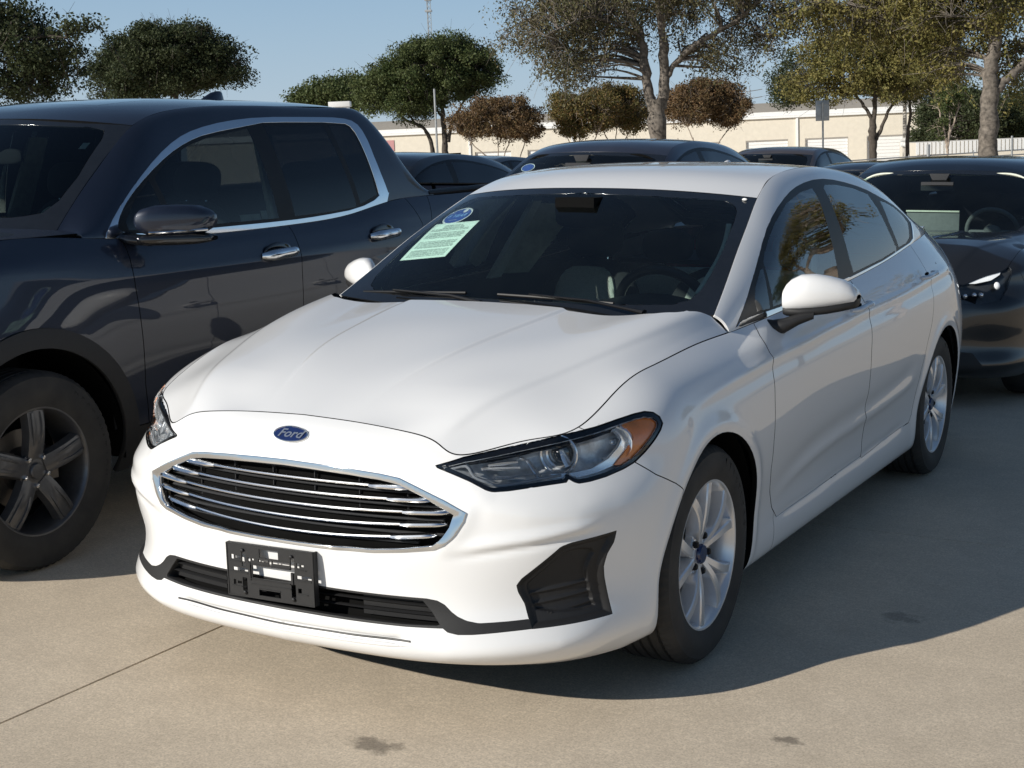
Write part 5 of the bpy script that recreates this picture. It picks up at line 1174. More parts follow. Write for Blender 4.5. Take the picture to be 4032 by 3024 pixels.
def make_seat(parent, x, y, z=.34, rake=-.38, lit='seat_grey'):
    s = MB(); pillow(s, A(0, -.22, .0), (.52, .54, .16)); 
    Mb = Matrix.Translation((0, .06, .0)) @ Matrix.Rotation(rake, 4, 'X')
    bk = MB(); pillow(bk, A(0, 0, .36), (.50, .13, .70), Mb, p=2.8)
    for sg in (-1, 1): pillow(bk, A(sg*.215, -.045, .28), (.085, .14, .50), Mb, p=2.4)
    ce = MB(); pillow(ce, A(0, -.050, .365), (.31, .07, .60), Mb, p=3.5); pillow(ce, A(0, -.24, .055), (.32, .46, .09), None, p=3.5)
    hr = MB(); pillow(hr, A(0, -.01, .80), (.27, .10, .185), Mb, p=2.7)
    ps = MB()
    for sg in (-1, 1): ps.tube([tuple(Mb@Vector((sg*.06, 0, .64))), tuple(Mb@Vector((sg*.06, 0, .74)))], .007, 8)
    root = bpy.data.objects.new('seat', None); COL.objects.link(root); root.parent = parent; root.location = (x, y, z); root.empty_display_size = .2
    s.build('seat_cushion', MATS['seat_dark'], root); bk.build('backrest', MATS['seat_dark'], root); ce.build('seat_insert', MATS[lit], root)
    hr.build('headrest', MATS['seat_dark'], root); ps.build('headrest_posts', MATS['chrome'], root)
    return root
def cellplate(us, vs, holes, f, th, bumps=()):
    """flat plate from a grid of cells with rectangular holes; f(u, v, h) gives 3D"""
    us = sorted(set(us)); vs = sorted(set(vs)); mb = MB(); nu, nv = len(us)-1, len(vs)-1
    solid = np.ones((nu, nv), bool)
    for i in range(nu):
        for j in range(nv):
            cu, cv_ = (us[i]+us[i+1])/2, (vs[j]+vs[j+1])/2
            if any(a < cu < b and c < cv_ < d for a, b, c, d in holes): solid[i, j] = False
    for i in range(nu):
        for j in range(nv):
            if not solid[i, j]: continue
            u0, u1, v0, v1 = us[i], us[i+1], vs[j], vs[j+1]
            mb.add([f(u0, v0, 0), f(u1, v0, 0), f(u1, v1, 0), f(u0, v1, 0)], [(0, 1, 2, 3)], False)
            mb.add([f(u0, v0, th), f(u1, v0, th), f(u1, v1, th), f(u0, v1, th)], [(0, 3, 2, 1)], False)
            for (ii, jj, a, b) in ((i-1, j, (u0, v0), (u0, v1)), (i+1, j, (u1, v0), (u1, v1)), (i, j-1, (u0, v0), (u1, v0)), (i, j+1, (u0, v1), (u1, v1))):
                if not (0 <= ii < nu and 0 <= jj < nv) or not solid[ii, jj]:
                    mb.add([f(*a, 0), f(*b, 0), f(*b, th), f(*a, th)], [(0, 1, 2, 3)], False)
    return mb
def hero_fit(T, HS, W):
    M = MATS; WP = M['white_paint']
    # emblem
    k = np.argmin((W.V[:, 0])**2+(W.V[:, 2]-.778)**2+(W.V[:, 1] > 0)*9); ec = W.V[k].copy(); en = W.N[k].copy(); en[0] = 0; en /= np.linalg.norm(en)
    Me = frame_mat(ec+en*.001, (1, 0, 0), en)
    e = MB(); rings = []
    for (a, b, h) in ((.0595, .0245, 0), (.0595, .0245, .004), (.058, .0232, .006), (.0555, .0212, .0062), (.0545, .0203, .0048)):
        rings.append([tuple(Me@Vector((a*math.cos(t), b*math.sin(t), h-2.2*(a*math.cos(t))**2*.35))) for t in np.linspace(0, 2*math.pi, 48, endpoint=False)])
    e.add([p for r in rings for p in r], [(i*48+q, i*48+(q+1) % 48, (i+1)*48+(q+1) % 48, (i+1)*48+q) for i in range(4) for q in range(48)])
    em = e.build('emblem', M['chrome'], T)
    f = MB(); f.add([tuple(Me@Vector((.0550*math.cos(t), .0208*math.sin(t), .0050-2.2*(.0550*math.cos(t))**2*.35))) for t in np.linspace(0, 2*math.pi, 48, endpoint=False)]+[tuple(Me@Vector((0, 0, .0058)))], [(q, (q+1) % 48, 48) for q in range(48)])
    f.build('emblem_field', M['emblem_blue'], em)
    text_mesh('Ford', .040, .0006, M['silver'], em, 'lettering', Me@Matrix.Translation((0, 0, .0058))@Matrix.Diagonal((1.06, .86, 1, 1)), shear=.45, bold=.0006)
    # plate bracket
    w_, h_ = .302, .152; ca, sa = math.cos(.022), math.sin(.022)
    def pf(u, v, h): x = (u-.5)*w_; z = (.5-v)*h_; return (-.021+x*ca-z*sa, -.949-h+.10*(x*x), .402+x*sa+z*ca)
    holes = [(.30,.745,.375,.61),(.39,.61,.055,.215),(.38,.49,.245,.295),(.54,.735,.25,.30),(.07,.25,.455,.52),(.81,.975,.455,.52),(.18,.225,.14,.42),(.745,.79,.14,.42),(.18,.235,.63,.88),(.745,.795,.63,.88),(.05,.085,.22,.31),(.10,.165,.235,.29),(.255,.285,.235,.32),(.295,.325,.25,.29),(.815,.845,.225,.32),(.86,.895,.25,.29),(.37,.62,.82,.93),(.07,.10,.69,.79),(.12,.17,.71,.76),(.82,.86,.69,.78),(.50,.53,.245,.35)]
    us = [0, 1]+[a for h in holes for a in h[:2]]; vs = [0, 1]+[a for h in holes for a in h[2:]]
    pb = cellplate(us, vs, holes, lambda u, v, h: pf(u, v, h), .004)
    def bar(u0, u1, v0, v1, h0, h1):
        V = [pf(u, v, h) for h in (h0, h1) for (u, v) in ((u0, v0), (u1, v0), (u1, v1), (u0, v1))]; pb.add(V, [(0, 1, 2, 3), (7, 6, 5, 4), (0, 4, 5, 1), (1, 5, 6, 2), (2, 6, 7, 3), (3, 7, 4, 0)], False)
    for b_ in ((0, 1, 0, .02, -.008, .006), (0, 1, .98, 1.0, -.008, .006), (0, .012, 0, 1, -.01, .006), (.988, 1, 0, 1, -.016, .006), (.26, .285, .33, .66, .0, .007), (.755, .775, .42, .63, 0, .007), (.27, .74, .625, .64, 0, .007), (.03, .25, .54, .555, 0, .006), (.79, .975, .54, .555, 0, .006), (.04, .17, .33, .345, 0, .006), (.81, .92, .34, .355, 0, .006), (.27, .74, .345, .36, 0, .006), (.27, .74, .72, .735, 0, .006), (.37, .62, .795, .81, 0, .006), (.05, .17, .80, .815, 0, .006), (.82, .93, .79, .805, 0, .006)): bar(*b_)
    for (u, v) in ((.20, .115), (.765, .115), (.21, .905), (.77, .905)):
        c = pf(u, v, .008); pb.sphere(c, (.006, .004, .006), 10, 6)
    pb.build('plate_bracket', M['black_plastic'], T)
    # mirrors
    for sg in (1, -1):
        rings = []; base = []
        xs = [.846, .856, .872, .90, .94, .98, 1.02, 1.045, 1.060, 1.066]
        zt = np.interp(xs, [.846, .858, .887, .935, 1.009, 1.045, 1.058, 1.066], [1.066, 1.089, 1.1165, 1.119, 1.1025, 1.080, 1.067, 1.045])
        zb = np.interp(xs, [.846, .858, .92, 1.0, 1.06, 1.066], [1.000, .994, .993, 1.003, 1.018, 1.030])
        for i, x in enumerate(xs):
            e = math.sin(math.pi*min(1, (x-.838)/.11)/2)*math.sqrt(max(.02, 1-((x-.9)/.172)**4 if x > .9 else 1))
            yc = .262+.6*x; c = A(sg*x, yc, (zt[i]+zb[i])/2); rings.append(superring(c, A(0, 1, 0), A(0, 0, 1), .012+.052*e, (zt[i]-zb[i])/2*.995, 28, 2.5))
            base.append(superring(c-A(0, -.004, (zt[i]-zb[i])/2+.003), A(0, 1, 0), A(0, 0, 1), .010+.046*e, .017, 20, 2.8))
        mb = MB(); loft(mb, rings); mo = mb.build('mirror_cap', WP, T, sharp=60)
        bb = MB(); loft(bb, base)
        arm = [((.800, .705, .950), .010, .020), ((.828, .715, .938), .030, .028), ((.860, .74, .945), .038, .026), ((.90, .775, .967), .045, .020), ((.94, .81, .980), .048, .014)]
        loft(bb, [superring(A(sg*c[0], c[1], c[2]), A(-.3*sg, 1, 0), A(0, 0, 1), a, b, 20, 2.4) for c, a, b in arm])
        bb.build('mirror_base', M['black_plastic'], T, sharp=60)
    # door handles
    for sg in (1, -1):
        for (y, z, x) in ((1.50, .935, .905), (2.555, .968, .903)):
            b = MB(); P = [(sg*(x-.006), y-.105, z-.006), (sg*(x+.012), y-.085, z-.004), (sg*(x+.019), y-.03, z), (sg*(x+.019), y+.04, z+.003), (sg*(x+.012), y+.09, z+.005), (sg*(x-.006), y+.105, z+.005)]
            b.tube(curve(P, 16), [.010]+[.0125]*14+[.010], 12, squash=(1.15, .75)); b.build('door_handle', WP, T)
            d = MB(); d.sphere((sg*(x+.001), y-.028, z+.008), (.005, .032, .0075), 18, 10); d.build('recess_shade', M['void_black'], T)  # black ellipsoid standing in for the shade behind the handle
    # wipers
    wb = MB(); wb.tube([(-.03, .338, 1.052), (.18, .325, 1.050), (.42, .318, 1.043)], .006, 8); wb.tube([(.10, .325, 1.060), (.33, .300, 1.052), (.50, .265, 1.034), (.555, .262, 1.026)], [.004, .006, .009, .014], 8, squash=(1.3, .7))
    wb.build('wiper', M['satin_black'], T)
    wb = MB(); wb.tube([(-.64, .405, 1.030), (-.42, .36, 1.042), (-.16, .340, 1.052)], .006, 8); wb.tube([(-.48, .36, 1.048), (-.2, .30, 1.045), (-.05, .255, 1.03)], [.004, .006, .010], 8); wb.build('wiper', M['satin_black'], T)
    # stickers on the inside of the windscreen
    Sh = HS['shield']
    def ons(x, z, off=-.004):
        q = (Sh.V[:, 0]-abs(x))**2+(Sh.V[:, 2]-z)**2; k = np.argsort(q)[:4]; w = 1/(q[k]+1e-7); w /= w.sum()
        V = (Sh.V[k]*w[:, None]).sum(0); N = (Sh.N[k]*w[:, None]).sum(0); N /= np.linalg.norm(N); V = V+A(abs(x)-V[0], 0, 0); V[1] += (z-V[2])*(-N[2]/N[1])*1; V[2] = z
        p = V+N*off; p[0] *= math.copysign(1, x); return p
    C4_ = [(-.605,1.258),(-.373,1.281),(-.390,1.159),(-.609,1.135)]
    def bil(u, v, off=-.004):
        a = A(*C4_[0])*(1-u)+A(*C4_[1])*u; b = A(*C4_[3])*(1-u)+A(*C4_[2])*u; p = a*(1-v)+b*v; return ons(p[0], p[1], off)
    def patch(mb, u0, u1, v0, v1, nu, nv, off):
        V = [bil(u, v, off) for v in np.linspace(v0, v1, nv) for u in np.linspace(u0, u1, nu)]
        mb.add(V, [(j*nu+i, j*nu+i+1, (j+1)*nu+i+1, (j+1)*nu+i) for j in range(nv-1) for i in range(nu-1)])
    pp = MB(); patch(pp, 0, 1, 0, 1, 8, 8, -.004); paper = pp.build('window_sheet', M['paper'], T)
    ik = MB(); rng = np.random.default_rng(5)
    for i in range(26):
        v = .07+.034*i+.002*(i % 3)
        if i in (5, 11, 12, 19): continue
        u = .08 if i > 2 else .30
        while u < (.90 if i > 2 else .72):
            L = rng.uniform(.03, .11); patch(ik, u, min(u+L, .92), v, v+.013, 3, 2, -.0032); u += L+.015
    ik.build('printed_lines', M['ink'], paper)
    def oval(mb, cx, cz, a, b, off, n=40):
        V = [ons(cx, cz, off)]+[ons(cx+a*math.cos(t), cz+b*math.sin(t)+.12*a*math.cos(t), off) for t in np.linspace(0, 2*math.pi, n, endpoint=False)]
        mb.add(V, [(0, 1+k, 1+(k+1) % n) for k in range(n)])
    o1 = MB(); oval(o1, -.526, 1.291, .070, .0285, -.0042); ov = o1.build('oval_sticker', M['white_print'], T)
    o2 = MB(); oval(o2, -.526, 1.291, .063, .0245, -.0036); o2.build('sticker_field', M['blue_print'], ov)
    o3 = MB(); oval(o3, -.506, 1.310, .012, .0065, -.0031); o3.build('sticker_spot', M['white_print'], ov)
    n = 0
    c = ons(-.526, 1.291, -.0030); cx = ons(-.50, 1.294, -.003); cz = ons(-.526, 1.30, -.003); nn = np.cross(cx-c, cz-c)
    Mt = frame_mat(c, cx-c, nn)
    text_mesh('5 YEAR', .034, .0002, M['light_blue_print'], ov, 'sticker_words', Mt, shear=.15, bold=.0006)
    c2 = ons(-.528, 1.2775, -.0030); text_mesh('____________', .008, .0002, M['white_print'], ov, 'sticker_line', frame_mat(c2, cx-c, nn), bold=.0004)
    # small white spot on the top of the screen, aerial stub on the roof
    b = MB(); p = ons(.585, 1.352, .004); b.sphere(p, (.010, .004, .005), 12, 8); b.build('glass_spot', M['white_plastic'], T)
    b = MB(); loft(b, [superring(A(0, 2.40+d, 1.445+h), A(1, 0, 0), A(0, 1, 0), w, l, 16, 2) for h, w, l, d in ((0, .026, .06, 0), (.015, .018, .045, .008), (.028, .010, .028, .018), (.034, .004, .012, .026))]); b.build('aerial', WP, T)
    # cabin
    hln = TM_copy(HS['roof']).sub(0).whole(); hln.V -= hln.N*.035; panel('headliner', hln, M['headliner'], T, gap=.02, depth=.002)
    for sg in (1, -1):
        if sg > 0:
            t = MB(); P = curve([(.588, .915, 1.275), (.588, .90, 1.24), (.585, .83, 1.16), (.580, .74, 1.10), (.572, .66, 1.045)], 40)
            t.tube(P, .008, 10, squash=(1.3, .8)); t.build('pillar_trim', M['trim_beige'], T)
        b = MB(); Q = [(1.81, 1.30), (1.90, 1.29), (1.885, 1.23), (1.655, 1.0), (1.565, 1.0)]
        fx = lambda y, z, d: (sg*(.715-(y-1.565-.85*(z-1.0))*.9-.24*(z-1.0)+d), y, z)
        b.prism(Q, lambda y, z: fx(y, z, 0), lambda y, z: fx(y, z, .05)); b.build('pillar_cover', M['trim_beige'], T)
        b = MB(); Q = [(1.70, 1.31), (1.77, 1.31), (1.52, .99), (1.43, .99)]
        b.prism(Q, lambda y, z: (sg*(.695-.22*(z-1.0)), y, z), lambda y, z: (sg*(.72-.22*(z-1.0)), y, z)); b.build('belt_pillar', M['seat_grey'], T)
    d = MB(); rings = []
    for x in np.linspace(-.72, .72, 25):
        u = abs(x)/.72; hump = .05*math.exp(-((x-.37)/.20)**2)
        rings.append([(x, .36+.10*u*u, .985), (x, .55+.08*u*u, .992+hump*.3), (x, .74+.06*u*u, .985+hump), (x, .82+.04*u*u, .955+hump), (x, .84, .90), (x, .86, .60), (x, .45, .55)])
    d.add([p for r in rings for p in r], [(i*7+k, i*7+k+1, (i+1)*7+k+1, (i+1)*7+k) for i in range(24) for k in range(6)]); d.build('dashboard', M['dash_dark'], T)
    Ms = Matrix.Translation((.37, .86, .95))@Matrix.Rotation(math.radians(24), 4, 'X')
    s = MB(); s.lathe([(.018*math.cos(a), .182+.018*math.sin(a)) for a in np.linspace(0, 2*math.pi, 13)[:-1]], 48, Ms, 'y', closed=True)
    s.sphere((0, 0, 0), (.07, .03, .06), 18, 10, Ms)
    for a in (0, math.pi, -math.pi/2): s.tube([tuple(Ms@Vector((.05*math.cos(a), 0, .05*math.sin(a)))), tuple(Ms@Vector((.17*math.cos(a), 0, .17*math.sin(a))))], .016, 8, squash=(1.4, .5))
    s.build('steering_wheel', M['satin_black'], T)
    s = MB(); s.box((.55, .84, .92), (.585, .87, .97)); s.build('wheel_switch', M['silver'], T, bevel=.004)
    r = MB(); pillow(r, A(0.01, .93, 1.285), (.25, .035, .075)); r.box((-.07, .84, 1.30), (.09, .92, 1.365)); r.tube([(0, .9, 1.34), (0, .93, 1.30)], .012, 8); r.build('rear_view_mirror', M['void_black'], T)
    make_seat(T, -.345, 1.50, .38, rake=-.24); make_seat(T, .365, 1.25, .38, rake=-.24)
    rb = MB(); pillow(rb, A(0, 2.42, .62), (1.28, .20, .72), None, p=4); pillow(rb, A(0, 2.15, .42), (1.28, .55, .20), None, p=4)
    rb.build('rear_bench', M['seat_grey'], T)
    rb = MB()
    for x in (-.33, .33, 0): pillow(rb, A(x, 2.50, 1.07 if x else 1.04), (.26, .11, .16), None, p=2.8)
    rb.build('rear_headrests', M['seat_dark'], T)
    ps = MB(); ps.box((-.62, 2.56, .98), (.62, 3.2, 1.0)); ps.build('parcel_shelf', M['dash_dark'], T)
    wp = make_wheel(.334, .235, .229, 'ten', rot=-.20)
    for (x, y) in ((.782, 0), (-.782, 0), (.782, 2.85), (-.782, 2.85)):
        w = place_wheel(wp, T, (x, y, .334), 1 if x > 0 else -1)
        if x > 0:
            for i, ch in enumerate('Firestone'):
                a = .42+.125*i+(.02 if i > 1 else 0); r_ = .283; hx = .1180
                Mt = Matrix(((0, 0, 1, hx), (math.cos(a), math.sin(a), 0, r_*math.sin(a)), (-math.sin(a), math.cos(a), 0, r_*math.cos(a)), (0, 0, 0, 1)))
                text_mesh(ch, .040, .0010, M['tyre_print'], w, 'tyre_letter', Mt, bold=.0010)
# ------------------------------------------------------------------ dark pickup (own axes: front axle at y = 0, centre line x = 0)
TRX, TRY = -2.66, -0.25
def truck_surfaces():
    def col(p, z, top): return [(p[i][0], p[i][1], z[i]) for i in range(len(z))]+[top]
    Zf = [.30,.42,.60,.78,.92,1.02]
    front = []
    plan = [((0,-.93),1.0),((.40,-.92),1.0),((.68,-.88),1.0),((.85,-.76),1.0),((.935,-.58),1.0)]
    tops = [(0,-.80,1.09),(.38,-.79,1.09),(.64,-.74,1.09),(.78,-.62,1.11),(.845,-.44,1.155)]
    for (p, _), t in zip(plan, tops):
        offs = [.10,.0,-.02,-.03,0,.04]
        front.append([(p[0]*(1-.03*(k == 0)), p[1]+offs[k]*(1 if p[0] < .9 else .3), Zf[k]) for k in range(6)]+[((p[0]+t[0])/2+.01, (p[1]+t[1])/2, (Zf[5]+t[2])/2+.012), t])
    Zs = [.28,.40,.58,.78,.95,1.08]
    X = [.90,.955,.985,.998,.988,.968]
    def s(y, top, m=1.0, mid=(.935, 1.165)): return [(X[k]*m, y, Zs[k]) for k in range(6)]+[(mid[0]*m, y, mid[1]), (top[0], y, top[1])]
    side = [s(-.25, (.860,1.212), 1, (.935,1.155)), s(.10, (.872,1.235), 1, (.938,1.165)), s(.45, (.900,1.2135)), s(.9, (.902,1.196)), s(1.3, (.903,1.196)), s(1.75, (.902,1.206)), s(2.15, (.898,1.232), 1, (.935,1.18)),
            s(2.50, (.893,1.281), 1, (.935,1.21)), s(2.9, (.90,1.296), 1, (.94,1.215)), s(3.3, (.90,1.30), 1, (.94,1.22)), s(3.8, (.895,1.31), .995, (.935,1.225)), s(4.15, (.88,1.32), .98, (.92,1.23))]
    rear = [[(.84, 4.28, Zs[k]) for k in range(6)]+[(.84, 4.27, 1.23), (.82, 4.24, 1.32)], [(.4, 4.33, Zs[k]) for k in range(6)]+[(.4, 4.32, 1.23), (.4, 4.29, 1.32)], [(0, 4.34, Zs[k]) for k in range(6)]+[(0, 4.33, 1.23), (0, 4.30, 1.32)]]
    P = np.array(front+side+rear).transpose(1, 0, 2)
    Gw = surf(P, .03, .03, tu=chord([p for p in P[4]]))
    # hood
    sl = np.array([tuple(P[7][j]) for j in range(4, 7)]+[(.880,.36,1.236)]); sl = np.vstack([P[7][3:4], sl]); ts = chord(sl)
    nv = 40; v = np.linspace(0, 1, nv); S_l = spl(ts, sl, v*ts[-1]); cen = np.array([(0,-.80,1.09),(0,-.5,1.175),(0,-.1,1.235),(0,.10,1.262)]); C_l = spl(chord(cen), cen, v*chord(cen)[-1])
    u = np.concatenate([np.linspace(0, .8, 24), .8+.2*np.sin(np.linspace(0, math.pi/2, 14))[1:]]); U, Vv = np.meshgrid(u, np.arange(nv)); q = np.interp(v, [0, .3, 1], [1, .8, .5])[Vv]
    Gh = np.zeros(U.shape+(3,)); Gh[..., 0] = U*S_l[:, 0][Vv]; Gh[..., 1] = C_l[:, 1][Vv]+(S_l[:, 1]-C_l[:, 1])[Vv]*U**2.2; Gh[..., 2] = S_l[:, 2][Vv]+(C_l[:, 2]-S_l[:, 2])[Vv]*np.clip(1-U**4.5, 0, 1)**q
    gl = np.array([(.800,.32,1.235),(.775,.47,1.37),(.745,.66,1.52),(.715,.86,1.655)]); wc = np.array([(0,.12,1.25),(0,.28,1.40),(0,.48,1.56),(0,.68,1.69)])
    v = np.linspace(0, 1, 32); GL = spl(chord(gl), gl, v*chord(gl)[-1]); WC = spl(chord(wc), wc, v*chord(wc)[-1]); U, Vv = np.meshgrid(np.linspace(0, 1, 32), np.arange(32))
    Gs = np.zeros(U.shape+(3,)); Gs[..., 0] = U*GL[:, 0][Vv]
    for k in (1, 2): Gs[..., k] = WC[:, k][Vv]+(GL[:, k]-WC[:, k])[Vv]*U**2.4
    D = np.array([(.715,.86,1.655),(.695,1.0,1.700),(.680,1.2,1.730),(.672,1.5,1.748),(.670,1.90,1.752),(.672,2.34,1.752),(.68,2.56,1.722)])
    rc = np.array([(0,.68,1.69),(0,.85,1.735),(0,1.1,1.770),(0,1.45,1.792),(0,1.90,1.795),(0,2.34,1.79),(0,2.60,1.755)])
    nv = 50; kn = np.linspace(0, 1, 7); v = np.linspace(0, 1, nv); DD, RC = spl(kn, D, v), spl(kn, rc, v); U, Vv = np.meshgrid(np.linspace(0, 1, 30), np.arange(nv)); Gr = np.zeros(U.shape+(3,))
    Gr[..., 0] = U*DD[:, 0][Vv]
    for k in (1, 2): Gr[..., k] = RC[:, k][Vv]+(DD[:, k]-RC[:, k])[Vv]*U**2.8
    # cab side
    top = np.vstack([gl[:-1], D, [(.70,2.66,1.61),(.735,2.76,1.42),(.76,2.83,1.285)]]); tt = chord(top); v = np.linspace(0, 1, 190); T = spl(tt, top, v*tt[-1])
    P7 = np.array(P[7][6:14]); B = np.zeros_like(T); yB = np.interp(T[:, 1], [.32,.86,1.5,2.56,2.83], [.37,.88,1.5,2.68,2.90]); B = spl(P7[:, 1], P7, yB); B[:, 1] = yB
    L = np.linalg.norm(T-B, axis=1)[:, None]; mB = A(-.12, 0, 1)*L*1.05
    md = np.stack([np.interp(v, [0, .8, .9, 1], [-.85, -.9, -.5, -.2]), -np.interp(v, [0, .3, .4, .5, .8, .9, 1], [.6, .5, .2, 0, 0, -.8, -.9]), np.interp(v, [0, .4, .8, 1], [.45, .25, .25, .1])], 1); mT = md*np.minimum(L, .30)*.95
    Gg = np.zeros((42, len(v), 3))
    for i, t in enumerate(np.linspace(0, 1, 42)):
        Gg[i] = (2*t**3-3*t**2+1)*B+(t**3-2*t**2+t)*mB+(-2*t**3+3*t**2)*T+(t**3-t**2)*mT
    return dict(wrap=grid_tm(Gw), hood=grid_tm(Gh), shield=grid_tm(Gs), roof=grid_tm(Gr), green=grid_tm(Gg))

def truck():
    M = MATS; TP = M['truck_paint']
    T = thing('pickup_truck', 'dark metallic grey-blue crew-cab pickup with chrome window trim, parked left of the white sedan', 'truck', (TRX, TRY, 0))
    HS = orient(truck_surfaces()); W, H, G, Rf, Sd = HS['wrap'], HS['hood'], HS['green'], HS['roof'], HS['shield']
    sculpt(W, curve([(.975,.2,1.035),(.982,.8,1.045),(.982,1.6,1.065),(.975,2.6,1.10),(.965,4.0,1.12)], 80), .008, .035, 'gauss', (.25, .05))
    sculpt(W, [(.99,.6,.62),(.995,1.5,.60),(.99,2.5,.62)], -.010, .06, 'gauss', (.2, .2))
    for cy in (0, 3.18):
        rr = np.hypot(W.V[:, 1]-cy, W.V[:, 2]-.376); W.V[:, 0] += np.where(W.V[:, 0] > .7, .010*np.exp(-((rr-.48)/.10)**2), 0)
    W.normals()
    for cy in (0, 3.18):
        W.cut(arc_poly(cy, .376, .535, -20, 200, base=-.3), Y_, Z_, 91, only=[0]); W.cut(arc_poly(cy, .376, .462, -20, 200, base=-.3), Y_, Z_, 90, only=[91])
    W.cut([(.565,1.3),(.563,1.18),(.552,1.03),(.558,.95),(.564,.79),(.572,.62),(.60,.46),(1.62,.46),(1.612,.84),(1.632,1.02),(1.636,1.11),(1.634,1.3)], Y_, Z_, 21, only=[0])
    W.cut([(1.634,1.3),(1.636,1.11),(1.632,1.02),(1.612,.84),(1.62,.46),(2.50,.46),(2.60,.70),(2.66,.95),(2.70,1.16),(2.62,1.3)], Y_, Z_, 22, only=[0])
    W.cut([(-.6,-.1),(2.72,-.1),(2.72,.455),(-.6,.455)], Y_, Z_, 24, only=[0])
    W.cut([(2.75,.3),(4.6,.3),(4.6,1.5),(2.85,1.5),(2.83,1.28),(2.79,1.15)], Y_, Z_, 25, only=[0])
    W.cut([(-1.2,-1),(-.52,-1),(-.52,.55),(-.50,.80),(-.66,.88),(-.66,1.03),(-.8,1.2),(-1.2,1.3)], Y_, Z_, 16, only=[0])
    panel('front_bumper', W.sub(16).whole(), TP, T, dark=2, depth=.02)
    for lb, nm, mt in ((0, 'fender', TP), (21, 'front_door', TP), (22, 'rear_door', TP), (25, 'bed_side', TP), (24, 'rocker_panel', M['black_plastic']), (91, 'arch_trim', M['black_plastic'])):
        tm = W.sub(lb)
        if lb == 91: tm.V += tm.N*.012
        if len(tm.F): both(nm, tm, mt, T, gap=.0022 if lb != 91 else .0005, depth=.02, dark=2 if lb != 91 else None)
    panel('hood', H.whole(), TP, T, gap=.0022, depth=.02, dark=2)
    Sd.cut([(-.2,1.30),(.62,1.30),(.70,1.315),(.722,1.36),(.715,1.45),(.665,1.60),(.64,1.635),(.59,1.648),(.3,1.662),(-.2,1.668)], X_, Z_, 2)
    panel('windshield', Sd.sub(2).whole(), M['truck_glass'], T, gap=0, depth=.004); panel('windshield_border', Sd.sub(0).whole(), M['frit_black'], T, gap=.003, depth=.006)
    CH = smooth_poly([(.470,1.208),(.571,1.303),(.733,1.424),(.885,1.524),(1.042,1.597),(1.191,1.640),(1.407,1.675),(1.67,1.696),(2.075,1.700),(2.30,1.699),(2.40,1.680),(2.43,1.62),(2.44,1.47),(2.50,1.262),(2.30,1.24),(2.05,1.20),(1.634,1.17),(1.1,1.165),(.5,1.17)], 1)
    IN = smooth_poly([(.557,1.236),(.571,1.278),(.652,1.354),(.808,1.456),(.957,1.532),(1.107,1.586),(1.251,1.620),(1.600,1.662),(1.693,1.674),(2.30,1.676),(2.355,1.650),(2.375,1.55),(2.40,1.34),(2.405,1.300),(2.205,1.252),(1.9,1.232),(1.643,1.222),(1.0,1.216),(.65,1.216)], 1)
    G.cut(CH, Y_, Z_, 35); G.cut(IN, Y_, Z_, 30, only=[35])
    G.cut([(.62,1.235),(.61,1.27),(.70,1.36),(.80,1.43),(.86,1.235)], Y_, Z_, 31, only=[30])
    G.cut([(.90,1.230),(.835,1.44),(.957,1.518),(1.107,1.570),(1.251,1.604),(1.545,1.645),(1.58,1.237)], Y_, Z_, 32, only=[30])
    G.cut([(1.70,1.24),(1.665,1.655),(2.12,1.662),(2.20,1.262),(1.95,1.247)], Y_, Z_, 33, only=[30])
    G.cut([(2.235,1.275),(2.165,1.662),(2.29,1.664),(2.338,1.645),(2.362,1.52),(2.385,1.315)], Y_, Z_, 34, only=[30])
    for lb, mt in ((31, 'truck_glass'), (32, 'truck_glass'), (33, 'privacy_glass'), (34, 'privacy_glass')): both('side_window', G.sub(lb), M[mt], T, gap=0, depth=.004)
    both('window_trim', G.sub(30), M['satin_black'], T, gap=.0005, depth=.004)
    c = G.sub(35); c.V += c.N*.004; both('chrome_strip', c, M['chrome'], T, gap=.0004, depth=.006, lip=.002)
    both('cab_side', G.sub(0), TP, T, gap=.0008, depth=.01)
    Rf.cut([(-.1,.98),(.35,.98),(.39,1.0),(.40,1.05),(.40,1.50),(.36,1.54),(-.1,1.54)], X_, Y_, 3)
    panel('roof', Rf.sub(0).whole(), TP, T, gap=.0022, depth=.012, dark=2); panel('sunroof', Rf.sub(3).whole(), M['frit_black'], T, gap=.003, depth=.01)
    # back wall of the cab, bed floor and inner walls
    b = MB(); b.add([(-.74,2.80,1.27),(.74,2.80,1.27),(.67,2.60,1.69),(-.67,2.60,1.69)], [(0,1,2,3)]); b.build('rear_window', M['privacy_glass'], T)
    b = MB(); b.box((-.88,2.86,.78), (.88,2.90,1.275)); b.box((-.85,2.86,.74), (.85,4.26,.78)); b.build('bed_floor', M['void_black'], T)
    for sg in (-1, 1):
        b = MB(); b.box((sg*.88-.06, 2.87, .76), (sg*.88+.02, 4.25, 1.285)); b.build('bed_wall', M['black_plastic'], T)
        b = MB(); P = [(sg*.865, 2.86, 1.305), (sg*.865, 3.4, 1.317), (sg*.86, 4.2, 1.335)]; b.tube(P, .035, 10, squash=(1.1, .5)); b.build('bed_rail', M['bed_rail_tan'] if sg < 0 else M['black_plastic'], T)
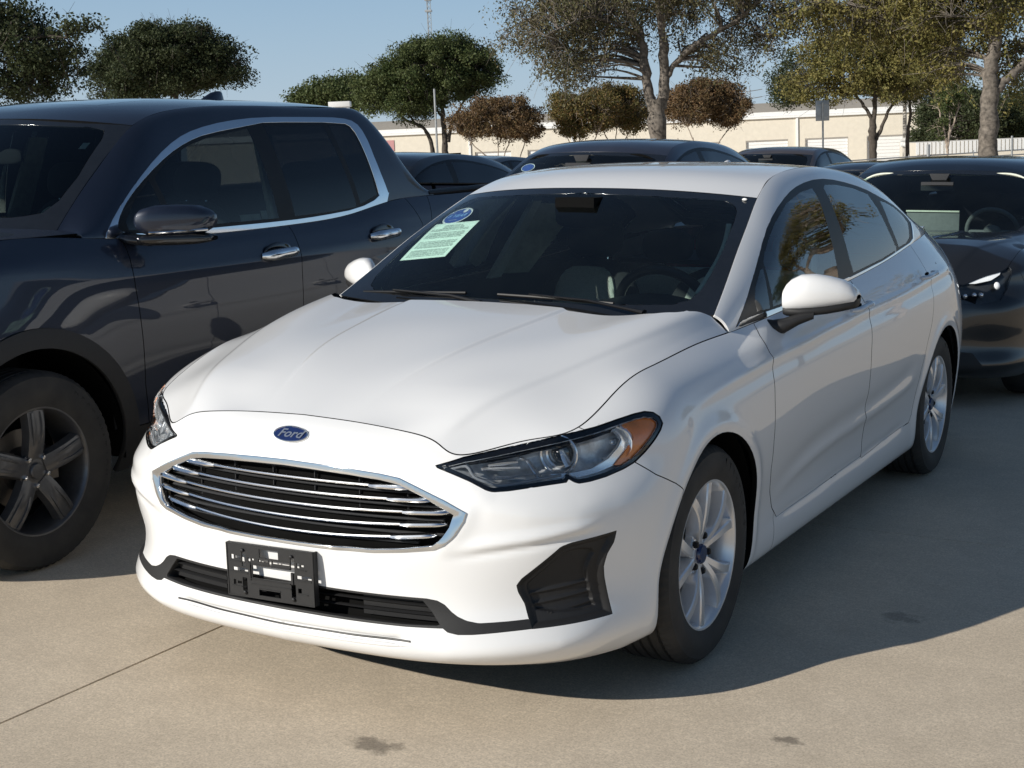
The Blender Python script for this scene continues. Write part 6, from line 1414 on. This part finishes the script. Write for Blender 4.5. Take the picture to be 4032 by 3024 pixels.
    # mirror, handles, fin
    for sg in (1, -1):
        rings = []; low = []
        xs = [.965, .975, .99, 1.03, 1.08, 1.13, 1.158, 1.172]
        for x in xs:
            e = min(1, ((x-.958)/.05))**.5*min(1, ((1.180-x)/.06))**.5; yc = -.36+1.0*x; zc = 1.262
            rings.append(superring(A(sg*x, yc, zc+.012), A(0, 1, 0), A(0, 0, 1), .075*e, .064*e, 26, 3)); low.append(superring(A(sg*x, yc, 1.200), A(0, 1, 0), A(0, 0, 1), .070*e, .026*e, 26, 3))
        mb = MB(); loft(mb, rings); mb.build('mirror_cap', TP, T, sharp=60); mb = MB(); loft(mb, low)
        loft(mb, [superring(A(sg*c[0], c[1], c[2]), A(0, 1, 0), A(0, 0, 1), a, q, 16, 2.4) for c, a, q in [((.88, .60, 1.215), .05, .020), ((.94, .60, 1.200), .05, .022), ((1.0, .635, 1.195), .05, .022)]])
        mb.build('mirror_base', M['gloss_black'], T, sharp=60)
        sx = MB(); sx.tube([(sg*1.02, .60, 1.228), (sg*1.10, .68, 1.232), (sg*1.17, .78, 1.236)], .007, 8); sx.build('turn_signal', M['chrome'], T)
        tri = MB(); tri.prism([(.50,1.222),(.62,1.222),(.68,1.35),(.60,1.31)], lambda y, z: (sg*.905-sg*.25*(z-1.2), y, z), lambda y, z: (sg*.885-sg*.25*(z-1.2), y, z)); tri.build('mirror_sail', M['satin_black'], T)
        for (y, z, x) in ((1.485, 1.084, .972), (2.335, 1.122, .966)):
            h = MB(); P = curve([(sg*(x-.002), y-.125, z-.006), (sg*(x+.024), y-.09, z-.004), (sg*(x+.030), y, z+.002), (sg*(x+.024), y+.09, z+.007), (sg*(x-.002), y+.125, z+.008)], 18); h.tube(P, [.014]+list(np.interp(np.linspace(0, 1, 16), [0, .15, .8, 1], [.019, .026, .022, .016]))+[.012], 14, squash=(.75, 1.0)); h.build('door_handle', M['bar_chrome'], T)
            d = MB(); d.sphere((sg*(x-.002), y-.01, z+.008), (.010, .100, .045), 20, 12); d.build('recess_shade', M['gloss_black'], T)  # glossy black ellipsoid in place of a hollow, for the shade behind the handle
    f = MB(); loft(f, [superring(A(0, 2.18+d, 1.785+h), A(1, 0, 0), A(0, 1, 0), w, l, 16, 2) for h, w, l, d in ((0, .035, .10, 0), (.03, .022, .075, .02), (.055, .010, .045, .045), (.064, .003, .015, .06))]); f.build('aerial_fin', TP, T)
    b = MB(); b.box((-.80,-.84,.60), (.80,-.78,1.0)); b.box((-.80,.0,.35), (.80,.10,1.1)); b.box((-.86,.50,.34), (.86,2.7,.42)); b.box((-.55,-.7,.40), (.55,4.2,.50)); b.build('underbody', M['void_black'], T)
    for sg in (-1, 1):
        ww = MB()
        for cy in (0, 3.18):
            a_ = np.linspace(math.radians(-5), math.radians(185), 26); V = []
            for a in a_:
                for x in (.965, .62): V.append((sg*x, cy+.47*math.cos(a), .376+.47*math.sin(a)))
            ww.add(V, [(2*i, 2*i+1, 2*i+3, 2*i+2) for i in range(25)]); V = [(sg*.62, cy, .38)]+[(sg*.62, cy+.48*math.cos(a), .376+.48*math.sin(a)) for a in a_]; ww.add(V, [(0, i, i+1) for i in range(1, 26)])
        ww.build('wheel_liner', M['void_black'], T)
        dl = MB(); ys = [.45, .9, 1.5, 2.1, 2.8]; dl.add([(sg*.93, y, .45) for y in ys]+[(sg*.885, y, 1.19) for y in ys]+[(sg*.80, y, 1.18) for y in ys], [(j*5+i, j*5+i+1, j*5+6+i, j*5+5+i) for j in range(2) for i in range(4)]); dl.build('door_lining', M['dash_dark'], T)
    # grille and lamps at the nose (just outside the picture)
    b = MB(); b.box((-.50,-.955,.70), (.50,-.93,.95)); b.build('grille', M['gloss_black'], T, bevel=.01)
    b = MB(); b.box((-.52,-.97,.93), (.52,-.94,.965)); b.build('grille_bar', M['chrome'], T, bevel=.006)
    for sg in (-1, 1):
        b = MB(); b.prism([(-.0,.80),(.32,.78),(.36,.90),(.0,.93)], lambda u, z: (sg*(.52+u), -.925+.9*u*u*.9-.02, z), lambda u, z: (sg*(.52+u), -.88+.9*u*u*.9, z)); b.build('headlight', M['lamp_lens'], T)
    # cabin
    hl = TM_copy(Rf).sub([0, 3]).whole(); hl.V -= hl.N*.04; panel('headliner', hl, M['seat_grey'], T, gap=.02, depth=.002)
    d = MB(); rings = []
    for x in np.linspace(-.84, .84, 21):
        u = abs(x)/.84; rings.append([(x, .20+.16*u*u, 1.215), (x, .50, 1.225), (x, .72, 1.20+.03*math.exp(-((x-.4)/.2)**2)), (x, .78, 1.10), (x, .80, .7)])
    d.add([p for r in rings for p in r], [(i*5+k, i*5+k+1, (i+1)*5+k+1, (i+1)*5+k) for i in range(20) for k in range(4)]); d.build('dashboard', M['dash_dark'], T)
    Ms = Matrix.Translation((.42, .84, 1.16))@Matrix.Rotation(math.radians(24), 4, 'X'); s_ = MB(); s_.lathe([(.017*math.cos(a), .18+.017*math.sin(a)) for a in np.linspace(0, 2*math.pi, 13)[:-1]], 44, Ms, 'y', closed=True); s_.sphere((0, 0, 0), (.07, .03, .06), 16, 8, Ms); s_.tube([tuple(Ms@Vector((-.17, 0, 0))), tuple(Ms@Vector((.17, 0, 0)))], .014, 8); s_.build('steering_wheel', M['satin_black'], T)
    make_seat(T, -.42, 1.35, .62, rake=-.22); make_seat(T, .42, 1.35, .62, rake=-.22)
    rb = MB(); pillow(rb, A(0, 2.36, .98), (1.4, .2, .72), None, p=4); pillow(rb, A(-.4, 2.42, 1.40), (.27, .1, .17)); pillow(rb, A(.4, 2.42, 1.40), (.27, .1, .17)); rb.build('rear_bench', M['seat_dark'], T)
    r = MB(); pillow(r, A(0, .80, 1.53), (.24, .035, .07)); r.tube([(0, .70, 1.63), (0, .80, 1.55)], .012, 8); r.build('rear_view_mirror', M['seat_dark'], T)
    for sg in (1, -1):
        t = MB(); t.tube(curve([(sg*.3, .74, 1.66), (sg*.60, .86, 1.638), (sg*.675, .84, 1.60), (sg*.73, .60, 1.42), (sg*.765, .42, 1.27)], 24), .016, 8, squash=(1.2, .6)); t.build('pillar_trim', M['trim_grey'], T)
        b = MB(); b.prism([(1.62,1.62),(1.74,1.62),(1.70,1.20),(1.56,1.20)], lambda y, z: (sg*(.86-.33*(z-1.2)), y, z), lambda y, z: (sg*(.88-.33*(z-1.2)), y, z)); b.build('pillar_cover', M['trim_beige'], T)
    lb = MB()
    for (y0, y1, z0, z1) in ((1.33, 1.47, 1.232, 1.262), (1.475, 1.52, 1.235, 1.275)): lb.add([(.885+0*y0, y0, z0), (.885, y1, z0), (.875, y1, z1), (.875, y0, z1)], [(0, 1, 2, 3)])
    lb.build('window_label', M['label_grey'], T)
    st = MB(); st.add([(.60,.66,1.56),(.64,.66,1.56),(.63,.70,1.585),(.59,.70,1.585)], [(0,1,2,3)]); st.build('toll_tag', M['paper'], T)
    wp = make_wheel(.3765, .245, .243, 'five', 'rim_dark', rot=.02, capmat='rim_dark')
    for (x, y) in ((.882, 0), (-.882, 0), (.882, 3.18), (-.882, 3.18)):
        w = place_wheel(wp, T, (x, y, .3765), 1 if x > 0 else -1)
        if x > 0 and y == 0:
            for i, ch in enumerate('DESTINATION'):
                a = .62+.115*i; r_ = .318; Mt = Matrix(((0, 0, 1, .1215), (math.cos(a), math.sin(a), 0, r_*math.sin(a)), (-math.sin(a), math.cos(a), 0, r_*math.cos(a)), (0, 0, 0, 1)))
                text_mesh(ch, .036, .0010, M['tyre_print'], w, 'tyre_letter', Mt, bold=.0010)
    return T
simple('bed_rail_tan', (.30, .27, .22), .55); simple('trim_grey', (.16, .17, .17), .7); simple('label_grey', (.35, .40, .38), .6)
glass('truck_glass', (.42, .50, .50), ior=1.45)
# ------------------------------------------------------------------ other parked cars
def ev_surfaces():
    HS = hero_surfaces()
    for k, tm in HS.items():
        V = tm.V; y, z = V[:, 1].copy(), V[:, 2].copy(); w = np.clip((z-.50)/.28, 0, 1); w = w*w*(3-2*w)
        g = np.interp(y, [-.95, -.75, -.5, -.3, 0, .4, .8, 1.1, 2, 2.8, 3.9], [.07, .03, -.02, .0, .04, .072, .055, .04, .04, .03, 0.0]); V[:, 2] = z-w*g
        V[:, 1] = np.where(y < 0, y*.90, y); tm.normals()
    return orient(HS)
EV_HL = [(-.19,.675),(-.165,.735),(-.05,.772),(.06,.803),(.165,.830),(.178,.805),(.135,.70),(.07,.638),(-.05,.618),(-.175,.622),(-.20,.645)]
def ev_car(label, loc, pt='black_paint', name='sedan', near=True):
    M = MATS; PT = M[pt]; T = thing(name, label, 'car', loc, group='dark sedans parked in the rows behind'); HS = ev_surfaces(); W, H, G, Rf, Sd = HS['wrap'], HS['hood'], HS['green'], HS['roof'], HS['shield']
    W.cut(EV_HL, S_, Z_, 12); W.cut([(-.1,.20),(.50,.20),(.60,.215),(.655,.26),(.60,.33),(.45,.345),(-.1,.345)], X_, Z_, 14, only=[0])
    W.cut([(-2,-1),(-.30,-1),(-.28,.55),(-.32,.62),(-.42,.64),(-.50,.85),(-2,2)], Y_, Z_, 16, only=[0])
    for cy in (0, 2.85): W.cut(arc_poly(cy, .325, .378, base=-.3), Y_, Z_, 90, only=[0, 16])
    W.cut([(.58,1.0),(.53,.85),(.50,.70),(.49,.55),(.54,.40),(.62,.30),(1.66,.31),(1.62,.55),(1.60,.75),(1.66,1.05)], Y_, Z_, 21, only=[0]); W.cut([(1.66,1.05),(1.60,.75),(1.62,.55),(1.66,.31),(2.36,.33),(2.42,.5),(2.5,.68),(2.66,.9),(2.76,1.1)], Y_, Z_, 22, only=[0])
    panel('front_bumper', W.sub(16).whole(), PT, T, dark=1); panel('lower_trim', W.sub(14).whole(), M['black_plastic'], T, gap=0, depth=.03)
    both('fender', W.sub(0), PT, T, dark=1); both('front_door', W.sub(21), PT, T, dark=1, gap=.002); both('rear_door', W.sub(22), PT, T, dark=1, gap=.002)
    panel('hood', H.whole(), PT, T, dark=1, gap=.002)
    hl = W.sub(12)
    for sg in (1, -1):
        mir = (lambda t: t) if sg > 0 else (lambda t: t.mirrored()); hp = panel('headlight', mir(TM_copy(hl)), M['lens_clear'], T, gap=.001, depth=.01)
        bk = TM_copy(hl); bk.V -= bk.N*.012; b3 = bk.V[list(bk._bverts())]; ds = np.array([np.min(np.linalg.norm(b3-v, axis=1)) for v in bk.V]); bk.V[:, 1] += np.clip(ds/.03, 0, 1)*.03; panel('lamp_bowl', mir(bk), M['lamp_black'], hp, gap=-.004, depth=.002)
        up = TM_copy(hl); up.cut([(-.135,.735),(-.05,.762),(.05,.79),(.125,.812),(.10,.785),(.04,.752),(-.05,.735)], S_, Z_, 5); up = up.sub(5)
        if len(up.F): up.V -= up.N*.006; panel('light_bar', mir(up), M['lamp_white'], hp, gap=0, depth=.004)
        q = np.stack([hl.V@S_, hl.V@Z_], 1); k = np.argmin(((q-[.072, .715])**2).sum(1)); c = hl.V[k]-hl.N[k]*.006; b = MB(); b.sphere((sg*c[0], c[1], c[2]), (.020, .020, .024), 16, 10); b.build('round_lamp', M['lamp_white'], hp)
        for (s0, z0) in ((-.12, .665), (-.07, .67), (-.03, .672)):
            k = np.argmin(((q-[s0, z0])**2).sum(1)); c = hl.V[k]-hl.N[k]*.012; b = MB(); b.sphere((sg*c[0], c[1], c[2]), .016, 10, 8); b.build('lamp_cell', M['lamp_metal'], hp)
    Sd.cut([(-.2,.965),(.52,.968),(.60,.975),(.645,1.02),(.63,1.13),(.595,1.25),(.56,1.297),(.5,1.312),(-.2,1.338)], X_, Z_, 2)
    panel('windshield', Sd.sub(2).whole(), M['windshield_glass'], T, gap=0, depth=.004); panel('windshield_border', Sd.sub(0).whole(), M['frit_black'], T, gap=.002, depth=.006)
    DL = [(.50,.905),(.60,.908),(1.754,.965),(2.207,.993),(2.6,1.02),(2.85,1.05),(2.93,1.10),(2.95,1.15),(2.73,1.25),(2.38,1.32),(2.07,1.36),(1.81,1.375),(1.556,1.36),(1.355,1.328),(1.143,1.272),(.96,1.19),(.741,1.06),(.588,.965)]
    G.cut(smooth_poly(DL, 1), Y_, Z_, 30); G.cut([(.62,.93),(.80,1.07),(1.1,1.245),(1.36,1.31),(1.64,1.345),(1.60,.98)], Y_, Z_, 32, only=[30]); G.cut([(1.70,.985),(1.74,1.345),(2.05,1.34),(2.38,1.30),(2.70,1.235),(2.86,1.15),(2.82,1.07),(2.5,1.035)], Y_, Z_, 33, only=[30])
    for lb in (32, 33): both('side_window', G.sub(lb), M['dark_side_glass'], T, gap=0, depth=.004)
    both('window_trim', G.sub(30), M['satin_black'], T, gap=.0005, depth=.004); both('roof_pillar', G.sub(0), PT, T, gap=.0006, depth=.01)
    panel('roof', Rf.whole(), M['roof_glass'], T, gap=.002, depth=.01); panel('trunk_lid', HS['deck'].whole(), PT, T, gap=.001)
    hln = TM_copy(Rf).whole(); hln.V -= hln.N*.04; panel('headliner', hln, M['seat_dark'], T, gap=.02, depth=.002)
    for sg in (1, -1):
        t = MB(); t.tube(curve([(0, .985, 1.33), (sg*.30, 1.0, 1.322), (sg*.52, 1.02, 1.302), (sg*.585, 1.0, 1.255), (sg*.62, .90, 1.19)], 24), .012, 8, squash=(1, .7)); t.build('header_trim', M['trim_beige'], T)
        mb = MB(); loft(mb, [superring(A(sg*x, .24+.6*x, .985), A(0, 1, 0), A(0, 0, 1), .055*e, .055*e, 20, 2.5) for x, e in ((.85, .4), (.87, .85), (.95, 1), (1.02, .85), (1.05, .4))]); mb.build('mirror_cap', PT, T, sharp=60)
        for cy in (0, 2.85):
            ww = MB(); a_ = np.linspace(0, math.pi, 22); V = []
            for a in a_:
                for x in (.885, .55): V.append((sg*x, cy+.40*math.cos(a), .325+.40*math.sin(a)))
            ww.add(V, [(2*i, 2*i+1, 2*i+3, 2*i+2) for i in range(21)]); ww.build('wheel_liner', M['void_black'], T)
    b = MB(); b.box((-.6,-.70,.24), (.6,-.60,.66)); b.box((-.66,-.6,.18), (.66,3.6,.25)); b.box((-.75,.3,.3), (.75,.36,.86)); b.build('underbody', M['void_black'], T)
    d = MB(); d.box((-.70,.45,.80), (.70,.80,.915)); d.build('dashboard', M['dash_dark'], T, bevel=.03); d = MB(); d.box((-.20,.80,.90), (.16,.82,1.08)); d.build('screen', M['trim_grey'], T, bevel=.008); d = MB(); d.box((-.20,.785,1.072), (.16,.815,1.082)); d.build('screen_edge', M['trim_beige'], T)
    Ms = Matrix.Translation((.37, .86, .94))@Matrix.Rotation(math.radians(24), 4, 'X'); s_ = MB(); s_.lathe([(.015*math.cos(a), .17+.015*math.sin(a)) for a in np.linspace(0, 2*math.pi, 11)[:-1]], 40, Ms, 'y', closed=True); s_.sphere((0, 0, 0), (.06, .03, .05), 14, 8, Ms); s_.tube([tuple(Ms@Vector((-.16, 0, 0))), tuple(Ms@Vector((.16, 0, 0)))], .013, 8); s_.build('steering_wheel', M['trim_grey'], T)
    make_seat(T, -.37, 1.30, .32, rake=-.3, lit='seat_dark'); make_seat(T, .37, 1.30, .32, rake=-.3, lit='seat_dark')
    r = MB(); r.box((-.11,.80,1.215), (.11,.83,1.275)); r.prism([(-.07,1.33),(.07,1.33),(.035,1.26),(-.035,1.26)], lambda x, z: (x, .86, z), lambda x, z: (x, .90, z)); r.build('rear_view_mirror', M['seat_dark'], T, bevel=.006)
    wp = make_wheel(.334, .235, .235, 'five', 'rim_dark', detail=False, capmat='rim_dark')
    for (x, y) in ((.80, 0), (-.80, 0), (.80, 2.85), (-.80, 2.85)): place_wheel(wp, T, (x, y, .334), 1 if x > 0 else -1, steer=-.1 if y == 0 else 0)
    return T
def other_cars():
    M = MATS
    t = ev_car('black sedan with slim swept headlights parked directly behind the white sedan', (.08, 5.35, 0))
    def cp(label, loc, sz=1, paintm=None, roofm=None, rz=0, sx=1, sy=1):
        c = copy_tree(t); c.location = loc; c.scale = (sx, sy, sz); c.rotation_euler = (0, 0, rz); c['label'] = label
        for o in c.children_recursive:
            nm = o.name.split('.')[0]
            if o.type == 'MESH':
                if nm in ('header_trim', 'screen', 'screen_edge'): o.material_slots[0].link = 'OBJECT'; o.material_slots[0].material = M['void_black']
                for i, s in enumerate(o.material_slots):
                    if s.material == M['black_paint'] and paintm: s.link = 'OBJECT'; s.material = M[paintm]
                    if s.material == M['roof_glass'] and roofm: s.link = 'OBJECT'; s.material = M[roofm]
        return c
    b = cp('tall dark navy hatchback with an oval windscreen sticker, its roof showing over the white roof', (-2.72, 5.45, 0), 1.105, 'navy_paint', 'navy_paint')
    o1 = MB()
    n = 36
    def onw(x, z): u = abs(x)/.63; return (x, .30+.705*((z-.93)/.40)+.12*u**2.3-.012, z)
    for (nm, k, mt, off) in (('oval_sticker', 1.0, 'white_print', 0), ('sticker_field', .88, 'blue_print', .004)):
        q = MB(); c = (-.50, 1.24); q.add([tuple(A(*onw(*c))-A(0, off, 0))]+[tuple(A(*onw(c[0]+.07*k*math.cos(a), c[1]+.028*k*math.sin(a)))-A(0, off, 0)) for a in np.linspace(0, 2*math.pi, n, endpoint=False)], [(0, 1+i, 1+(i+1) % n) for i in range(n)]); q.build(nm, M[mt], b)
    cp('black sedan seen side-on past the back of the pickup cab', (-5.45, 6.0, 0), 1.035)
    cp('low dark coupe roof between the navy hatchback and the black sedan', (-1.75, 10.0, 0), .93, None, 'black_paint')
    cp('dark brown sedan in the third row behind the navy hatchback roof', (-4.95, 16.0, 0), 1.02, 'brown_paint', 'brown_paint')
    cp('dark grey sedan in the far row beyond the pickup bed', (-8.2, 12.0, 0), .97, 'grey_paint', 'grey_paint')
paint('brown_paint', (.030, .018, .014), dust=.10); paint('grey_paint', (.05, .055, .06), dust=.08)
glass('dark_side_glass', (.10, .12, .13), ior=1.55); simple('roof_glass', (.006, .007, .010), .16, coat=.6, var=.3, nscale=6); simple('lamp_white', (.8, .82, .85), .2, coat=1, var=.02)
# ------------------------------------------------------------------ assemble
ground(); building(); furniture(); trees()
T_, HS_, W_, G_ = hero(); hero_fit(T_, HS_, W_); truck(); other_cars()
# oaks and a pale shop front off to the right: they stand in the reflections on the white doors and side glass
tree('oak_tree', 'spreading oak on the far side of the lot, right of the picture', (8.5, 27), [([(0, 0, -.5), (.1, 0, 2.2), (.3, 0, 3.4)], .24, .2), ([(.3, 0, 3.3), (-1.4, .2, 5.0), (-2.6, .3, 6.5)], .13, .05), ([(.3, 0, 3.3), (1.4, 0, 4.8), (1.8, .2, 6.8)], .14, .05), ([(.6, 0, 3.8), (2.6, -.4, 4.8), (4.2, -.5, 6)], .10, .04)], [((-1.5, 0, 6), (2.4, 2, 1.8)), ((1.8, 0, 6.4), (2.6, 2.2, 2.0)), ((0, 0, 7.6), (3, 2.4, 1.5)), ((3.5, 0, 5.2), (1.4, 1.4, 1.2))], 230, 90, .075, 'leaf_gold', 'bark_pale', seed=101, spread=.5)
tree('oak_tree', 'second oak on the far side of the lot, right of the picture', (19, 44), [([(0, 0, -.5), (0, 0, 2.5), (.2, 0, 4)], .26, .2), ([(.2, 0, 3.6), (-1.6, 0, 5.4), (-2.8, 0, 6.6)], .13, .05), ([(.2, 0, 3.6), (1.8, 0, 5.4), (2.8, 0, 6.8)], .13, .05)], [((-1.5, 0, 6), (3, 3, 2)), ((2, 0, 6.2), (3, 3, 2.2)), ((0, 0, 7.8), (3.4, 3, 1.6))], 230, 90, .09, 'leaf_green', 'bark_dark', seed=102, spread=.6)
